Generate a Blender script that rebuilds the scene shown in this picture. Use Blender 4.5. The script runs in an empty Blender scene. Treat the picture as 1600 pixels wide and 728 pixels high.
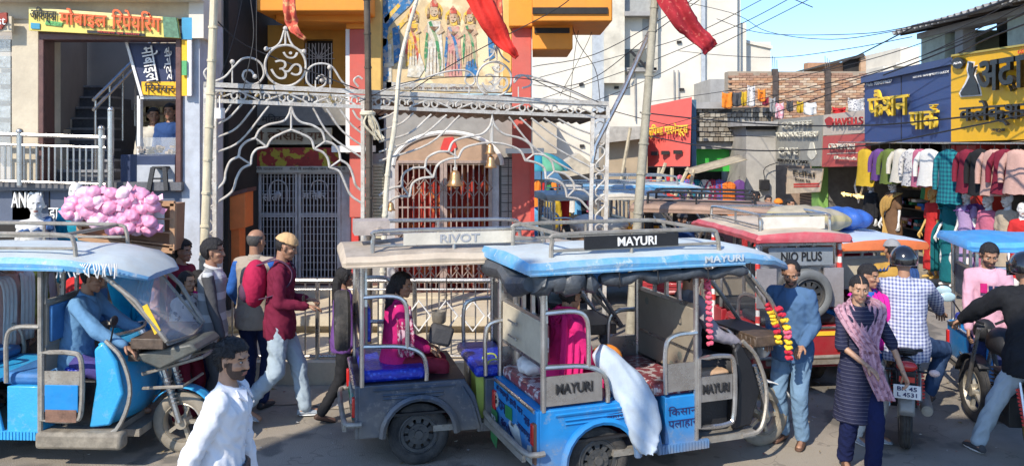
import bpy, bmesh, math, random, re
import numpy as np
from math import radians as rad, sin, cos, pi, sqrt, atan2
from mathutils import Vector, Matrix, noise
S = bpy.context.scene; COL = S.collection
RN = random.Random(7)
F, HC, HY = 1300.0, 2.7, 220.0      # focal length in photo pixels, eye height, horizon row
# ---------------- camera
cam = bpy.data.objects.new('camera', bpy.data.cameras.new('camera')); COL.objects.link(cam); S.camera = cam
cam.location = (0, 0, HC); cam.rotation_euler = (pi/2, 0, 0)
cam.data.sensor_width = 36; cam.data.lens = 36*F/1600; cam.data.shift_y = -(364-HY)/1600; cam.data.clip_end = 2000; cam.data.clip_start = .05
# ---------------- sky, sun, exposure
SUN_EL, SUN_AZ = rad(40), rad(212)   # azimuth of the sun from +Y, clockwise: behind the camera, to the left
wd = bpy.data.worlds.new('World'); S.world = wd; wd.use_nodes = True
nt = wd.node_tree; bgn = nt.nodes['Background']
sky = nt.nodes.new('ShaderNodeTexSky'); sky.sky_type = 'NISHITA'; sky.sun_disc = False
sky.sun_elevation = SUN_EL; sky.sun_rotation = SUN_AZ; sky.dust_density = .4; sky.air_density = 1.0; sky.ozone_density = 3.0
tint = nt.nodes.new('ShaderNodeMix'); tint.data_type = 'RGBA'; tint.blend_type = 'MULTIPLY'; tint.inputs[0].default_value = 1; tint.inputs[7].default_value = (.70, .83, 1, 1)
nt.links.new(sky.outputs[0], tint.inputs[6]); nt.links.new(tint.outputs[2], bgn.inputs[0]); bgn.inputs[1].default_value = .15
sl = bpy.data.lights.new('sun', 'SUN'); sl.energy = 3.4; sl.angle = rad(.5); sl.color = (1, .91, .78)
sun = bpy.data.objects.new('sun', sl); COL.objects.link(sun)
_sd = Vector((sin(SUN_AZ)*cos(SUN_EL), cos(SUN_AZ)*cos(SUN_EL), sin(SUN_EL)))
sun.rotation_euler = _sd.to_track_quat('Z', 'Y').to_euler(); sun.location = (0, 0, 20)
S.view_settings.view_transform = 'Standard'; S.view_settings.look = 'None'; S.view_settings.gamma = 1
S.view_settings.exposure = .74
S.cycles.max_bounces = 8; S.cycles.transparent_max_bounces = 16

def W(px, py, Y): return Vector(((px-800)*Y/F, Y, HC-(py-HY)*Y/F))
def PL(a, b):      # vertical plane through ground points a, b: returns pixel -> point
    ax, ay = a; bx, by = b; nx, ny = by-ay, -(bx-ax)
    def f(px, py, off=0):
        dx = (px-800)/F; t = (nx*ax+ny*ay)/(nx*dx+ny)
        l = sqrt(nx*nx+ny*ny); s = 1 if ny < 0 else -1
        p = W(px, py, t); return p + Vector((nx/l*off*s, ny/l*off*s, 0))
    return f
# ---------------- materials
MATS = {}
def mat(name, col, rough=.65, metal=0., var=.18, scale=6., bump=.15, bscale=60., dirt=0., dcol=(.16, .13, .1), alpha=1., emit=0., spec=.5, wear=0., wcol=(.35, .3, .25), coat=0., trans=0., sat=None, mud=None):
    if name in MATS: return MATS[name]
    m = bpy.data.materials.new(name); m.use_nodes = True; MATS[name] = m
    N = m.node_tree.nodes; L = m.node_tree.links; b = N['Principled BSDF']
    tc = N.new('ShaderNodeTexCoord')
    n1 = N.new('ShaderNodeTexNoise'); n1.inputs['Scale'].default_value = scale; n1.inputs['Detail'].default_value = 6; n1.inputs['Roughness'].default_value = .65
    L.new(tc.outputs['Object'], n1.inputs['Vector'])
    mr = N.new('ShaderNodeMapRange'); mr.inputs[1].default_value = .3; mr.inputs[2].default_value = .7
    mr.inputs[3].default_value = 1-var; mr.inputs[4].default_value = 1+var*.6
    L.new(n1.outputs[0], mr.inputs[0])
    mx = N.new('ShaderNodeMix'); mx.data_type = 'RGBA'; mx.blend_type = 'MULTIPLY'; mx.inputs[0].default_value = 1
    mx.inputs[6].default_value = (*col, 1); L.new(mr.outputs[0], mx.inputs[7])
    out = mx.outputs[2]
    def layer(out, amt, c, sc, lo, hi):
        n2 = N.new('ShaderNodeTexNoise'); n2.inputs['Scale'].default_value = sc; n2.inputs['Detail'].default_value = 8; n2.inputs['Roughness'].default_value = .75
        L.new(tc.outputs['Object'], n2.inputs['Vector'])
        r = N.new('ShaderNodeMapRange'); r.inputs[1].default_value = lo; r.inputs[2].default_value = hi; r.inputs[3].default_value = 0; r.inputs[4].default_value = amt
        L.new(n2.outputs[0], r.inputs[0])
        k = N.new('ShaderNodeMix'); k.data_type = 'RGBA'; L.new(r.outputs[0], k.inputs[0]); L.new(out, k.inputs[6]); k.inputs[7].default_value = (*c, 1)
        return k.outputs[2], r.outputs[0]
    if dirt > 0: out, _ = layer(out, dirt, dcol, scale*.6, .42, .72)
    if wear > 0: out, _ = layer(out, wear, wcol, scale*3.1, .56, .62)
    if mud:      # road dust caked on the lowest part of a body
        sx = N.new('ShaderNodeSeparateXYZ'); L.new(tc.outputs['Object'], sx.inputs[0])
        r = N.new('ShaderNodeMapRange'); r.inputs[1].default_value = mud[1]; r.inputs[2].default_value = mud[0]; L.new(sx.outputs[2], r.inputs[0])
        n4 = N.new('ShaderNodeTexNoise'); n4.inputs['Scale'].default_value = 7; n4.inputs['Detail'].default_value = 8; L.new(tc.outputs['Object'], n4.inputs['Vector'])
        a4 = N.new('ShaderNodeMath'); a4.operation = 'MULTIPLY'; L.new(r.outputs[0], a4.inputs[0]); L.new(n4.outputs[0], a4.inputs[1])
        b4 = N.new('ShaderNodeMath'); b4.operation = 'MULTIPLY'; b4.inputs[1].default_value = mud[2]*2; b4.use_clamp = True; L.new(a4.outputs[0], b4.inputs[0])
        k4 = N.new('ShaderNodeMix'); k4.data_type = 'RGBA'; L.new(b4.outputs[0], k4.inputs[0]); L.new(out, k4.inputs[6]); k4.inputs[7].default_value = (.26, .22, .17, 1); out = k4.outputs[2]
    L.new(out, b.inputs['Base Color'])
    rr = N.new('ShaderNodeMapRange'); rr.inputs[3].default_value = max(.03, rough-.12); rr.inputs[4].default_value = min(1, rough+.14)
    L.new(n1.outputs[0], rr.inputs[0]); L.new(rr.outputs[0], b.inputs['Roughness'])
    b.inputs['Metallic'].default_value = metal; b.inputs['Specular IOR Level'].default_value = spec
    if coat: b.inputs['Coat Weight'].default_value = coat; b.inputs['Coat Roughness'].default_value = .12
    if bump:
        n3 = N.new('ShaderNodeTexNoise'); n3.inputs['Scale'].default_value = bscale; n3.inputs['Detail'].default_value = 5
        L.new(tc.outputs['Object'], n3.inputs['Vector'])
        bp = N.new('ShaderNodeBump'); bp.inputs['Strength'].default_value = bump; bp.inputs['Distance'].default_value = .02
        L.new(n3.outputs[0], bp.inputs['Height']); L.new(bp.outputs[0], b.inputs['Normal'])
    if alpha < 1: b.inputs['Alpha'].default_value = alpha
    if trans: b.inputs['Transmission Weight'].default_value = trans
    if emit: b.inputs['Emission Color'].default_value = (*col, 1); b.inputs['Emission Strength'].default_value = emit
    m['out'] = 0
    return m
def overlay(m, kind, c2, scale=20., amt=1., thr=.5, rot=(0, 0, 0), w=.5, stretch=(1, 1, 1)):
    """lays a printed pattern (check, stripes, spots, blotches) over a material's colour"""
    N = m.node_tree.nodes; L = m.node_tree.links; b = N['Principled BSDF']
    src = b.inputs['Base Color'].links[0].from_socket
    tc = N.new('ShaderNodeTexCoord'); mp = N.new('ShaderNodeMapping'); mp.inputs['Rotation'].default_value = rot; mp.inputs['Scale'].default_value = stretch
    L.new(tc.outputs['Object'], mp.inputs['Vector'])
    def stripes(ax):
        t = N.new('ShaderNodeSeparateXYZ'); L.new(mp.outputs[0], t.inputs[0])
        a = N.new('ShaderNodeMath'); a.operation = 'MULTIPLY'; a.inputs[1].default_value = scale; L.new(t.outputs[ax], a.inputs[0])
        f = N.new('ShaderNodeMath'); f.operation = 'FRACT'; L.new(a.outputs[0], f.inputs[0])
        g = N.new('ShaderNodeMath'); g.operation = 'LESS_THAN'; g.inputs[1].default_value = w; L.new(f.outputs[0], g.inputs[0]); return g.outputs[0]
    if kind in ('stripez', 'stripex', 'stripey'): fac = stripes({'stripex': 0, 'stripey': 1, 'stripez': 2}[kind])
    elif kind == 'check':
        a, c = stripes(1), stripes(2); k = N.new('ShaderNodeMath'); k.operation = 'ADD'; L.new(a, k.inputs[0]); L.new(c, k.inputs[1])
        h = N.new('ShaderNodeMath'); h.operation = 'MULTIPLY'; h.inputs[1].default_value = .5; L.new(k.outputs[0], h.inputs[0]); fac = h.outputs[0]
    elif kind == 'crack':
        nz = N.new('ShaderNodeTexNoise'); nz.inputs['Scale'].default_value = 3; L.new(mp.outputs[0], nz.inputs['Vector'])
        va = N.new('ShaderNodeVectorMath'); va.operation = 'ADD'; L.new(mp.outputs[0], va.inputs[0]); L.new(nz.outputs['Color'], va.inputs[1])
        v = N.new('ShaderNodeTexVoronoi'); v.feature = 'DISTANCE_TO_EDGE'; v.inputs['Scale'].default_value = scale; L.new(va.outputs[0], v.inputs['Vector'])
        g = N.new('ShaderNodeMath'); g.operation = 'LESS_THAN'; g.inputs[1].default_value = thr; L.new(v.outputs['Distance'], g.inputs[0]); fac = g.outputs[0]
    elif kind == 'spots':
        v = N.new('ShaderNodeTexVoronoi'); v.inputs['Scale'].default_value = scale; L.new(mp.outputs[0], v.inputs['Vector'])
        g = N.new('ShaderNodeMath'); g.operation = 'LESS_THAN'; g.inputs[1].default_value = thr; L.new(v.outputs['Distance'], g.inputs[0]); fac = g.outputs[0]
    else:
        n = N.new('ShaderNodeTexNoise'); n.inputs['Scale'].default_value = scale; n.inputs['Detail'].default_value = 4; L.new(mp.outputs[0], n.inputs['Vector'])
        g = N.new('ShaderNodeMapRange'); g.inputs[1].default_value = thr; g.inputs[2].default_value = thr+.04; L.new(n.outputs[0], g.inputs[0]); fac = g.outputs[0]
    if kind == 'weave': pass
    am = N.new('ShaderNodeMath'); am.operation = 'MULTIPLY'; am.inputs[1].default_value = amt; L.new(fac, am.inputs[0])
    k = N.new('ShaderNodeMix'); k.data_type = 'RGBA'; L.new(am.outputs[0], k.inputs[0]); L.new(src, k.inputs[6]); k.inputs[7].default_value = (*c2, 1)
    L.new(k.outputs[2], b.inputs['Base Color']); return m
def cloth(name, col, **k): return mat(name, col, rough=.9, spec=.2, var=k.pop('var', .12), bump=k.pop('bump', .35), bscale=k.pop('bscale', 26), **k)
# ---------------- mesh builder
class MB:
    def __init__(s): s.v = []; s.f = []; s.m = []; s.k = 0
    def mi(s, k): s.k = k; return s
    def add(s, vs, fs):
        n = len(s.v); s.v += [tuple(v) for v in vs]; s.f += [tuple(i+n for i in f) for f in fs]; s.m += [s.k]*len(fs); return s
    def box(s, c, d, rz=0, mtx=None, taper=1.):
        x, y, z = d[0]/2, d[1]/2, d[2]/2
        vs = [Vector((a*x*(taper if e > 0 else 1), b*y*(taper if e > 0 else 1), e*z)) for a, b, e in ((-1,-1,-1),(1,-1,-1),(1,1,-1),(-1,1,-1),(-1,-1,1),(1,-1,1),(1,1,1),(-1,1,1))]
        M_ = mtx if mtx is not None else Matrix.Rotation(rz, 4, 'Z')
        return s.add([M_ @ v + Vector(c) for v in vs], [(3,2,1,0),(4,5,6,7),(0,1,5,4),(1,2,6,5),(2,3,7,6),(3,0,4,7)])
    def bar(s, p, q, w=.04, h=None, up=(0, 0, 1)):
        p, q = Vector(p), Vector(q); h = h or w; d = (q-p)
        if d.length < 1e-6: return s
        d.normalize(); u = Vector(up)
        if abs(d.dot(u)) > .98: u = Vector((0, 1, 0))
        a = d.cross(u).normalized()*w/2; b = a.cross(d).normalized()*h/2
        vs = [p-a-b, p+a-b, p+a+b, p-a+b, q-a-b, q+a-b, q+a+b, q-a+b]
        return s.add(vs, [(3,2,1,0),(4,5,6,7),(0,1,5,4),(1,2,6,5),(2,3,7,6),(3,0,4,7)])
    def tube(s, pts, r=.02, n=8, closed=False, flat=1.):
        P = [Vector(p) for p in pts]; m = len(P)
        rs = r if isinstance(r, (list, tuple)) else [r]*m
        T = []
        for i in range(m):
            a = P[(i-1) % m] if (closed or i) else P[0]; b = P[(i+1) % m] if (closed or i < m-1) else P[-1]
            t = b-a; T.append(t.normalized() if t.length > 1e-9 else Vector((0, 0, 1)))
        u = Vector((0, 0, 1)) if abs(T[0].z) < .95 else Vector((0, 1, 0))
        u = (u - T[0]*u.dot(T[0])).normalized(); vs = []
        for i in range(m):
            u = u - T[i]*u.dot(T[i])
            if u.length < 1e-6: u = Vector((1, 0, 0)).cross(T[i])
            u.normalize(); w = T[i].cross(u)
            for k in range(n): an = 2*pi*k/n; vs.append(P[i]+u*(cos(an)*rs[i]*flat)+w*(sin(an)*rs[i]))
        fs = []
        for i in range(m if closed else m-1):
            j = (i+1) % m
            for k in range(n): l = (k+1) % n; fs.append((i*n+k, i*n+l, j*n+l, j*n+k))
        if not closed: fs += [tuple(range(n))[::-1], tuple((m-1)*n+k for k in range(n))]
        return s.add(vs, fs)
    def rings(s, R, cap=True):     # R: list of rings (lists of points, same length)
        n = len(R[0]); vs = [p for r in R for p in r]; fs = []
        for i in range(len(R)-1):
            for k in range(n): l = (k+1) % n; fs.append((i*n+k, i*n+l, (i+1)*n+l, (i+1)*n+k))
        if cap: fs += [tuple(range(n))[::-1], tuple((len(R)-1)*n+k for k in range(n))]
        return s.add(vs, fs)
    def lathe(s, prof, c=(0, 0, 0), n=16, mtx=None, cap=True):   # prof (r, z)
        M_ = mtx or Matrix(); c = Vector(c)
        return s.rings([[M_ @ Vector((r*cos(2*pi*k/n), r*sin(2*pi*k/n), z)) + c for k in range(n)] for r, z in prof], cap)
    def ell(s, c, r, n=10, m=7, mtx=None):
        M_ = mtx or Matrix(); c = Vector(c); prof = [(sin(pi*(i+.001)/(m)*.998+.001), -cos(pi*i/m)) for i in range(m+1)]
        return s.rings([[M_ @ Vector((r[0]*a*cos(2*pi*k/n), r[1]*a*sin(2*pi*k/n), r[2]*z)) + c for k in range(n)] for a, z in prof])
    def prism(s, pts, vec):       # pts polygon, extruded by vec
        n = len(pts); v = Vector(vec); P = [Vector(p) for p in pts]
        return s.add(P+[p+v for p in P], [tuple(range(n))[::-1], tuple(range(n, 2*n))]+[(i, (i+1) % n, n+(i+1) % n, n+i) for i in range(n)])
    def grid(s, fn, nu, nv):
        return s.add([fn(i/nu, j/nv) for j in range(nv+1) for i in range(nu+1)], [(j*(nu+1)+i, j*(nu+1)+i+1, (j+1)*(nu+1)+i+1, (j+1)*(nu+1)+i) for j in range(nv) for i in range(nu)])
    def build(s, name, m, parent=None, smooth=None, bevel=0, world=False, thick=0, sub=0, at=None):
        me = bpy.data.meshes.new(name); off = Vector((0, 0, 0))
        if parent is None:
            if at is not None: off = Vector(at)
            elif s.v:
                A = np.array(s.v); lo = A.min(0); hi = A.max(0); off = Vector(((lo[0]+hi[0])/2, (lo[1]+hi[1])/2, lo[2]))
        elif world:
            off = parent.location.copy(); p = parent.parent
            while p is not None: off += p.location; p = p.parent
        me.from_pydata([(v[0]-off.x, v[1]-off.y, v[2]-off.z) for v in s.v], [], s.f)
        bm = bmesh.new(); bm.from_mesh(me)
        for f, k in zip(bm.faces, s.m): f.material_index = k
        if not thick: bmesh.ops.recalc_face_normals(bm, faces=bm.faces)
        bm.to_mesh(me); bm.free()
        for q in (m if isinstance(m, (list, tuple)) else [m]): me.materials.append(q)
        o = bpy.data.objects.new(name, me); COL.objects.link(o)
        if parent is None: o.location = off
        else: o.parent = parent
        if smooth is None: smooth = 40
        if smooth:
            me.polygons.foreach_set('use_smooth', [True]*len(me.polygons))
            try: me.set_sharp_from_angle(angle=rad(smooth))
            except Exception: pass
        if thick: q = o.modifiers.new('t', 'SOLIDIFY'); q.thickness = thick; q.offset = 0
        if bevel: q = o.modifiers.new('b', 'BEVEL'); q.width = bevel; q.segments = 2; q.limit_method = 'ANGLE'; q.angle_limit = rad(40)
        if sub: q = o.modifiers.new('s', 'SUBSURF'); q.levels = sub; q.render_levels = sub
        return o
def tag(o, label=None, cat=None, group=None, kind=None):
    if label: o['label'] = label
    if cat: o['category'] = cat
    if group: o['group'] = group
    if kind: o['kind'] = kind
    return o
def thing(name, label, cat, loc=(0, 0, 0), rz=0, group=None):
    o = bpy.data.objects.new(name, None); COL.objects.link(o); o.empty_display_size = .1
    o.location = loc; o.rotation_euler = (0, 0, rz); return tag(o, label, cat, group)
KIDS = {}
def dup(o, parent=None, loc=None, rz=None, label=None, group=None, top=True):
    kids = [c for c in bpy.data.objects if c.parent == o]
    c = o.copy(); COL.objects.link(c); c.parent = parent
    if top:
        if loc is not None: c.location = loc
        if rz is not None: c.rotation_euler = (0, 0, rz)
        if label: c['label'] = label
        if group: c['group'] = group
    for k in kids: dup(k, c, top=False)
    return c
def bez(p0, p1, p2, p3, n=8):
    p0, p1, p2, p3 = map(Vector, (p0, p1, p2, p3)); return [p0*(1-t)**3+p1*3*t*(1-t)**2+p2*3*t*t*(1-t)+p3*t**3 for t in [i/n for i in range(n+1)]]
def spline(P, n=5):      # Catmull-Rom through points
    P = [Vector(p) for p in P]; Q = [P[0]*2-P[1]]+P+[P[-1]*2-P[-2]]; out = []
    for i in range(1, len(Q)-2):
        a, b, c, d = Q[i-1:i+3]
        for k in range(n): t = k/n; out.append(.5*((2*b)+(c-a)*t+(2*a-5*b+4*c-d)*t*t+(3*b-a-3*c+d)*t**3))
    out.append(P[-1]); return out
def text(body, m, origin, ux, uy, width=None, height=.3, parent=None, depth=.01, bold=.0, world=True, name='lettering', spacing=1., res=3, flip=False, fit=True):
    body = re.sub("((?:[\u0915-\u0939]\u094d)*[\u0915-\u0939]\u093c?)\u093f", "\u093f\\1", body)
    """lettering laid in the plane of ux (writing direction) and uy (up), centred on origin, fitted to width x height"""
    c = bpy.data.curves.new('t', 'FONT'); c.body = body; c.size = 1; c.align_x = 'CENTER'; c.align_y = 'CENTER'; c.resolution_u = res; c.offset = bold; c.space_character = spacing
    c.extrude = .5; t = bpy.data.objects.new('t', c); COL.objects.link(t)
    dg = bpy.context.evaluated_depsgraph_get(); dg.update(); me = bpy.data.meshes.new_from_object(t.evaluated_get(dg)); bpy.data.objects.remove(t); bpy.data.curves.remove(c)
    n = len(me.vertices); a = np.empty(n*3); me.vertices.foreach_get('co', a); a = a.reshape(-1, 3)
    if n == 0: return None
    lo, hi = a.min(0), a.max(0); a -= (lo+hi)/2; sy = height/(hi[1]-lo[1]); sx = width/(hi[0]-lo[0]) if width else sy
    ux = Vector(ux).normalized(); uy = Vector(uy).normalized(); w = ux.cross(uy)
    if flip: ux = -ux
    off = Vector(origin)
    if parent is not None and world:
        off = off-parent.location; p = parent.parent
        while p is not None: off -= p.location; p = p.parent
    M_ = np.array([list(ux*sx), list(uy*sy), list(w*depth)]); a = a @ M_ + np.array(list(off)) + np.array(list(w))*depth/2
    me.vertices.foreach_set('co', a.ravel().astype(np.float32)); me.update()
    me.materials.clear(); me.materials.append(m); o = bpy.data.objects.new(name, me); COL.objects.link(o)
    if parent is not None: o.parent = parent
    return o
# ======================= people =======================
def V3(*a): return Vector(a)
def ik(a, b, l1, l2, hint):
    a, b = Vector(a), Vector(b); d = b-a; L = d.length; mx = (l1+l2)*.998
    if L > mx: b = a+d*(mx/L); d = b-a; L = mx
    x = (l1*l1-l2*l2+L*L)/(2*L); h = sqrt(max(l1*l1-x*x, 0)); u = d/L; hh = Vector(hint); hh = hh-u*hh.dot(u)
    if hh.length < 1e-5: hh = Vector((1, 0, 0))
    return a+u*x+hh.normalized()*h, b
def cap(mb, p, q, r0, r1, n=10, m=4):
    p, q = Vector(p), Vector(q); d = (q-p)
    if d.length < 1e-5: d = Vector((0, 0, 1e-3))
    d.normalize(); P = []; R_ = []
    for i in range(m): a = pi/2*(1-i/m)*.96; P.append(p-d*r0*sin(a)); R_.append(r0*cos(a))
    P.append(p); R_.append(r0); P.append(q); R_.append(r1)
    for i in range(m-1, -1, -1): a = pi/2*(1-i/m)*.96; P.append(q+d*r1*sin(a)); R_.append(r1*cos(a))
    mb.tube(P, R_, n)
def loft(mb, secs, side, n=18):   # secs: (centre, half width along side, half depth, tilt normal)
    R_ = []
    for c, rw, rd, fw in secs:
        R_.append([Vector(c)+side*(rw*cos(2*pi*k/n))+fw*(rd*sin(2*pi*k/n)) for k in range(n)])
    mb.rings(R_)
_rm = {}
def remesh(mb, vox, smooth=3, it=None):
    me = bpy.data.meshes.new('r'); me.from_pydata(mb.v, [], mb.f); bm = bmesh.new(); bm.from_mesh(me); bmesh.ops.recalc_face_normals(bm, faces=bm.faces); bm.to_mesh(me); bm.free()
    o = bpy.data.objects.new('r', me); COL.objects.link(o)
    q = o.modifiers.new('r', 'REMESH'); q.mode = 'VOXEL'; q.voxel_size = vox; q.use_smooth_shade = True
    if smooth: q = o.modifiers.new('s', 'SMOOTH'); q.factor = .5; q.iterations = smooth
    dg = bpy.context.evaluated_depsgraph_get(); dg.update(); r = bpy.data.meshes.new_from_object(o.evaluated_get(dg)); bpy.data.objects.remove(o); bpy.data.meshes.remove(me)
    n = len(r.vertices); a = np.empty(n*3, np.float32); r.vertices.foreach_get('co', a); nn = np.empty(n*3, np.float32); r.vertices.foreach_get('normal', nn)
    f = [tuple(p.vertices) for p in r.polygons]; bpy.data.meshes.remove(r); return a.reshape(-1, 3).astype(float), nn.reshape(-1, 3).astype(float), f
def mesh_obj(name, v, f, mats, parent, midx=None, thick=0, smooth=True):
    me = bpy.data.meshes.new(name); me.from_pydata([tuple(x) for x in v], [], f)
    for m in (mats if isinstance(mats, (list, tuple)) else [mats]): me.materials.append(m)
    if midx is not None: me.polygons.foreach_set('material_index', midx)
    if smooth: me.polygons.foreach_set('use_smooth', [True]*len(f))
    o = bpy.data.objects.new(name, me); COL.objects.link(o); o.parent = parent
    if thick: q = o.modifiers.new('t', 'SOLIDIFY'); q.thickness = thick
    return o
# head template: origin at the head's centre, x forward, z up; crown at z=.115, chin at z=-.115
def head_template(vs=.0052):
    mb = MB()
    mb.ell((-.012, 0, .028), (.093, .074, .088), 24, 16); mb.ell((.012, 0, -.02), (.072, .064, .078), 20, 12)
    mb.ell((.03, 0, -.065), (.05, .05, .045), 16, 10); cap(mb, (.05, 0, -.088), (.06, 0, -.09), .024, .022)
    cap(mb, (.083, 0, .012), (.097, 0, -.03), .008, .0115); mb.ell((.091, 0, -.033), (.012, .0165, .009), 12, 8)
    cap(mb, (.074, -.028, .026), (.074, .028, .026), .013, .013)
    for s in (-1, 1):
        cap(mb, (.066, s*.036, -.018), (.05, s*.05, -.022), .017, .016)
        mb.ell((-.006, s*.076, -.004), (.017, .008, .030), 12, 8, Matrix.Rotation(-s*.35, 4, 'Z'))
    cap(mb, (.078, -.018, -.0575), (.078, .018, -.0575), .0085, .0085); cap(mb, (.077, -.014, -.068), (.077, .014, -.068), .009, .009)
    v, n, f = remesh(mb, vs, 2)
    for s in (-1, 1):       # eye sockets
        d = ((v-np.array([.083, s*.031, .004]))**2).sum(1); v -= n*(.011*np.exp(-d/(2*.013**2)))[:, None]
    return v, n, f
HV, HN, HF = head_template()
HC_ = np.array([HV[list(q)].mean(0) for q in HF])
def hmask(kind):
    x, y, z = HC_.T; ay = abs(y)
    if kind == 'short': return (z > .062+.0*x) & (x > -.2) | ((x < .045) & (z > .028)) | ((x < .012) & (z > -.012) & ~((ay > .066) & (z < .03))) | ((x < -.03) & (z > -.062))
    if kind == 'receding': return ((x < .022) & (z > .03)) | ((x < .012) & (z > -.012) & ~((ay > .066) & (z < .03))) | ((x < -.03) & (z > -.06)) | ((x < .05) & (z > .05) & (ay > .035))
    if kind == 'parted': return ((z > .062) | ((x < .048) & (z > .028)) | ((x < .012) & (z > -.04) & ~((ay > .066) & (z < .03) & (x > -.02))) | ((x < -.03) & (z > -.075))) & ~((ay < .0035) & (x > .0))
    if kind == 'bald': return ((x < .0) & (z > -.01) & (z < .055) & ~((ay > .068) & (z < .03))) | ((x < -.04) & (z > -.06) & (z < .06))
    if kind == 'long': return (z > .07) | ((x < .04) & (z > .02)) | ((x < .02) & (z > -.10) & (ay > .0)) & ~((x > .0) & (z < -.02))
    if kind == 'cap': return (z > .040-.10*x)
    if kind == 'helmet': return (z > .060) | ((x < .055) & (z > -.085))
    if kind == 'scarf': return (z > .055) | (x < .045) | (z < -.09)
    if kind == 'beard': return (z < -.045) & (x > .0) & (z > -.125) & ~((abs(z+.062) < .012) & (ay < .022) & (x > .06)) | ((x > -.005) & (x < .035) & (z < -.0) & (ay > .055))
    if kind == 'mous': return (abs(z+.047) < .0065) & (ay < .03) & (x > .07)
def shell(kind, off, jitter=0., seed=0, freq=60):
    idx = np.nonzero(hmask(kind))[0]; fs = [HF[i] for i in idx]; used = sorted({k for q in fs for k in q}); mp = {k: i for i, k in enumerate(used)}
    v = HV[used]; n = HN[used]
    o = np.full(len(used), off)
    if jitter:
        o = o+np.array([jitter*noise.noise(Vector((p[0]*freq+seed, p[1]*freq, p[2]*freq*.45))) for p in v])
    # sink the rim into the head
    cnt = {}
    for q in fs:
        for a, b in zip(q, q[1:]+q[:1]): e = (min(a, b), max(a, b)); cnt[e] = cnt.get(e, 0)+1
    rim = {k for e, c in cnt.items() if c == 1 for k in e}
    o = np.array([(-.003 if used[i] in rim else o[i]) for i in range(len(used))])
    return v+n*o[:, None], [tuple(mp[k] for k in q) for q in fs]
SKIN = mat('skin', (.36, .19, .115), .5, var=.12, scale=20, bump=.08, bscale=160)
SKIN2 = mat('skin_fair', (.42, .24, .15), .5, var=.1, scale=20, bump=.08, bscale=160)
SKIN3 = mat('skin_dark', (.17, .085, .05), .5, var=.12, scale=20, bump=.08, bscale=160)
LIP = mat('lip', (.30, .12, .09), .5); EYEW = mat('eye_white', (.42, .38, .34), .5, bump=0, spec=.1); STUB = mat('stubble_skin', (.075, .045, .032), .75, var=.35, scale=90, bump=.3, bscale=300); IRIS = mat('iris', (.015, .01, .008), .2, bump=0)
HAIR = mat('hair_black', (.012, .010, .010), .55, var=.3, scale=40, bump=.6, bscale=180); BROW = HAIR
HAIRG = mat('hair_grey', (.08, .075, .07), .6, var=.4, scale=60, bump=.6, bscale=180)
NAIL = SKIN2
def face_mats():
    x, y, z = HC_.T; ay = abs(y); k = np.zeros(len(HC_), int)
    k[(abs(z+.063) < .0095) & (ay < .022) & (x > .068)] = 1
    k[(abs(z-.0255-.004*np.cos(ay*60)) < .0042) & (ay > .013) & (ay < .047) & (x > .045)] = 2
    return k
HK = face_mats(); _fine = (HV, HN, HF, HC_, HK)
HV, HN, HF = head_template(.0095); HC_ = np.array([HV[list(q)].mean(0) for q in HF]); HK = face_mats(); _coarse = (HV, HN, HF, HC_, HK)
HV, HN, HF, HC_, HK = _fine
def hand_mesh(mb, wrist, d, palm_n, s, curl=.5, spread=.12, right=True):
    """wrist point, d = direction of the fingers, palm_n = direction the palm faces"""
    d = Vector(d).normalized(); pn = Vector(palm_n); pn = (pn-d*pn.dot(d)).normalized(); sd = d.cross(pn)
    if right: sd = -sd     # sd points to the thumb side
    w = Vector(wrist)
    R_ = []
    for t, rw, rt in ((-.02, .026, .022), (.0, .027, .020), (.03, .034, .017), (.06, .041, .015), (.085, .042, .013), (.098, .036, .010)):
        c = w+d*t*s; R_.append([c+sd*(rw*s*cos(2*pi*k/10))+pn*(rt*s*sin(2*pi*k/10)) for k in range(10)])
    mb.rings(R_)
    for i, (o, L, r) in enumerate(((.031, .070, .0090), (.011, .080, .0093), (-.010, .074, .0090), (-.030, .058, .0080))):
        p = w+d*.088*s+sd*o*s; dr = (d+sd*(o*spread*10)).normalized(); P = [p]; c = curl*(1+.15*i)
        a = 0
        for seg in (.45, .32, .23): a += c*.55; q = dr*cos(a)+pn*sin(a); p = p+q*L*seg*s; P.append(p)
        mb.tube(P, [r*s*1.1, r*s*1.05, r*s*.95, r*s*.7], 7)
    p = w+d*.03*s+sd*.028*s; a = (sd*.8+d*.7+pn*.35).normalized(); q = p+a*.042*s; b = (d*.8+sd*(.35-.3*curl)+pn*(.25+.4*curl)).normalized()
    mb.tube([p-a*.01, p+a*.02*s, q, q+b*.032*s], [.014*s, .0125*s, .0105*s, .008*s], 7)
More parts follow.
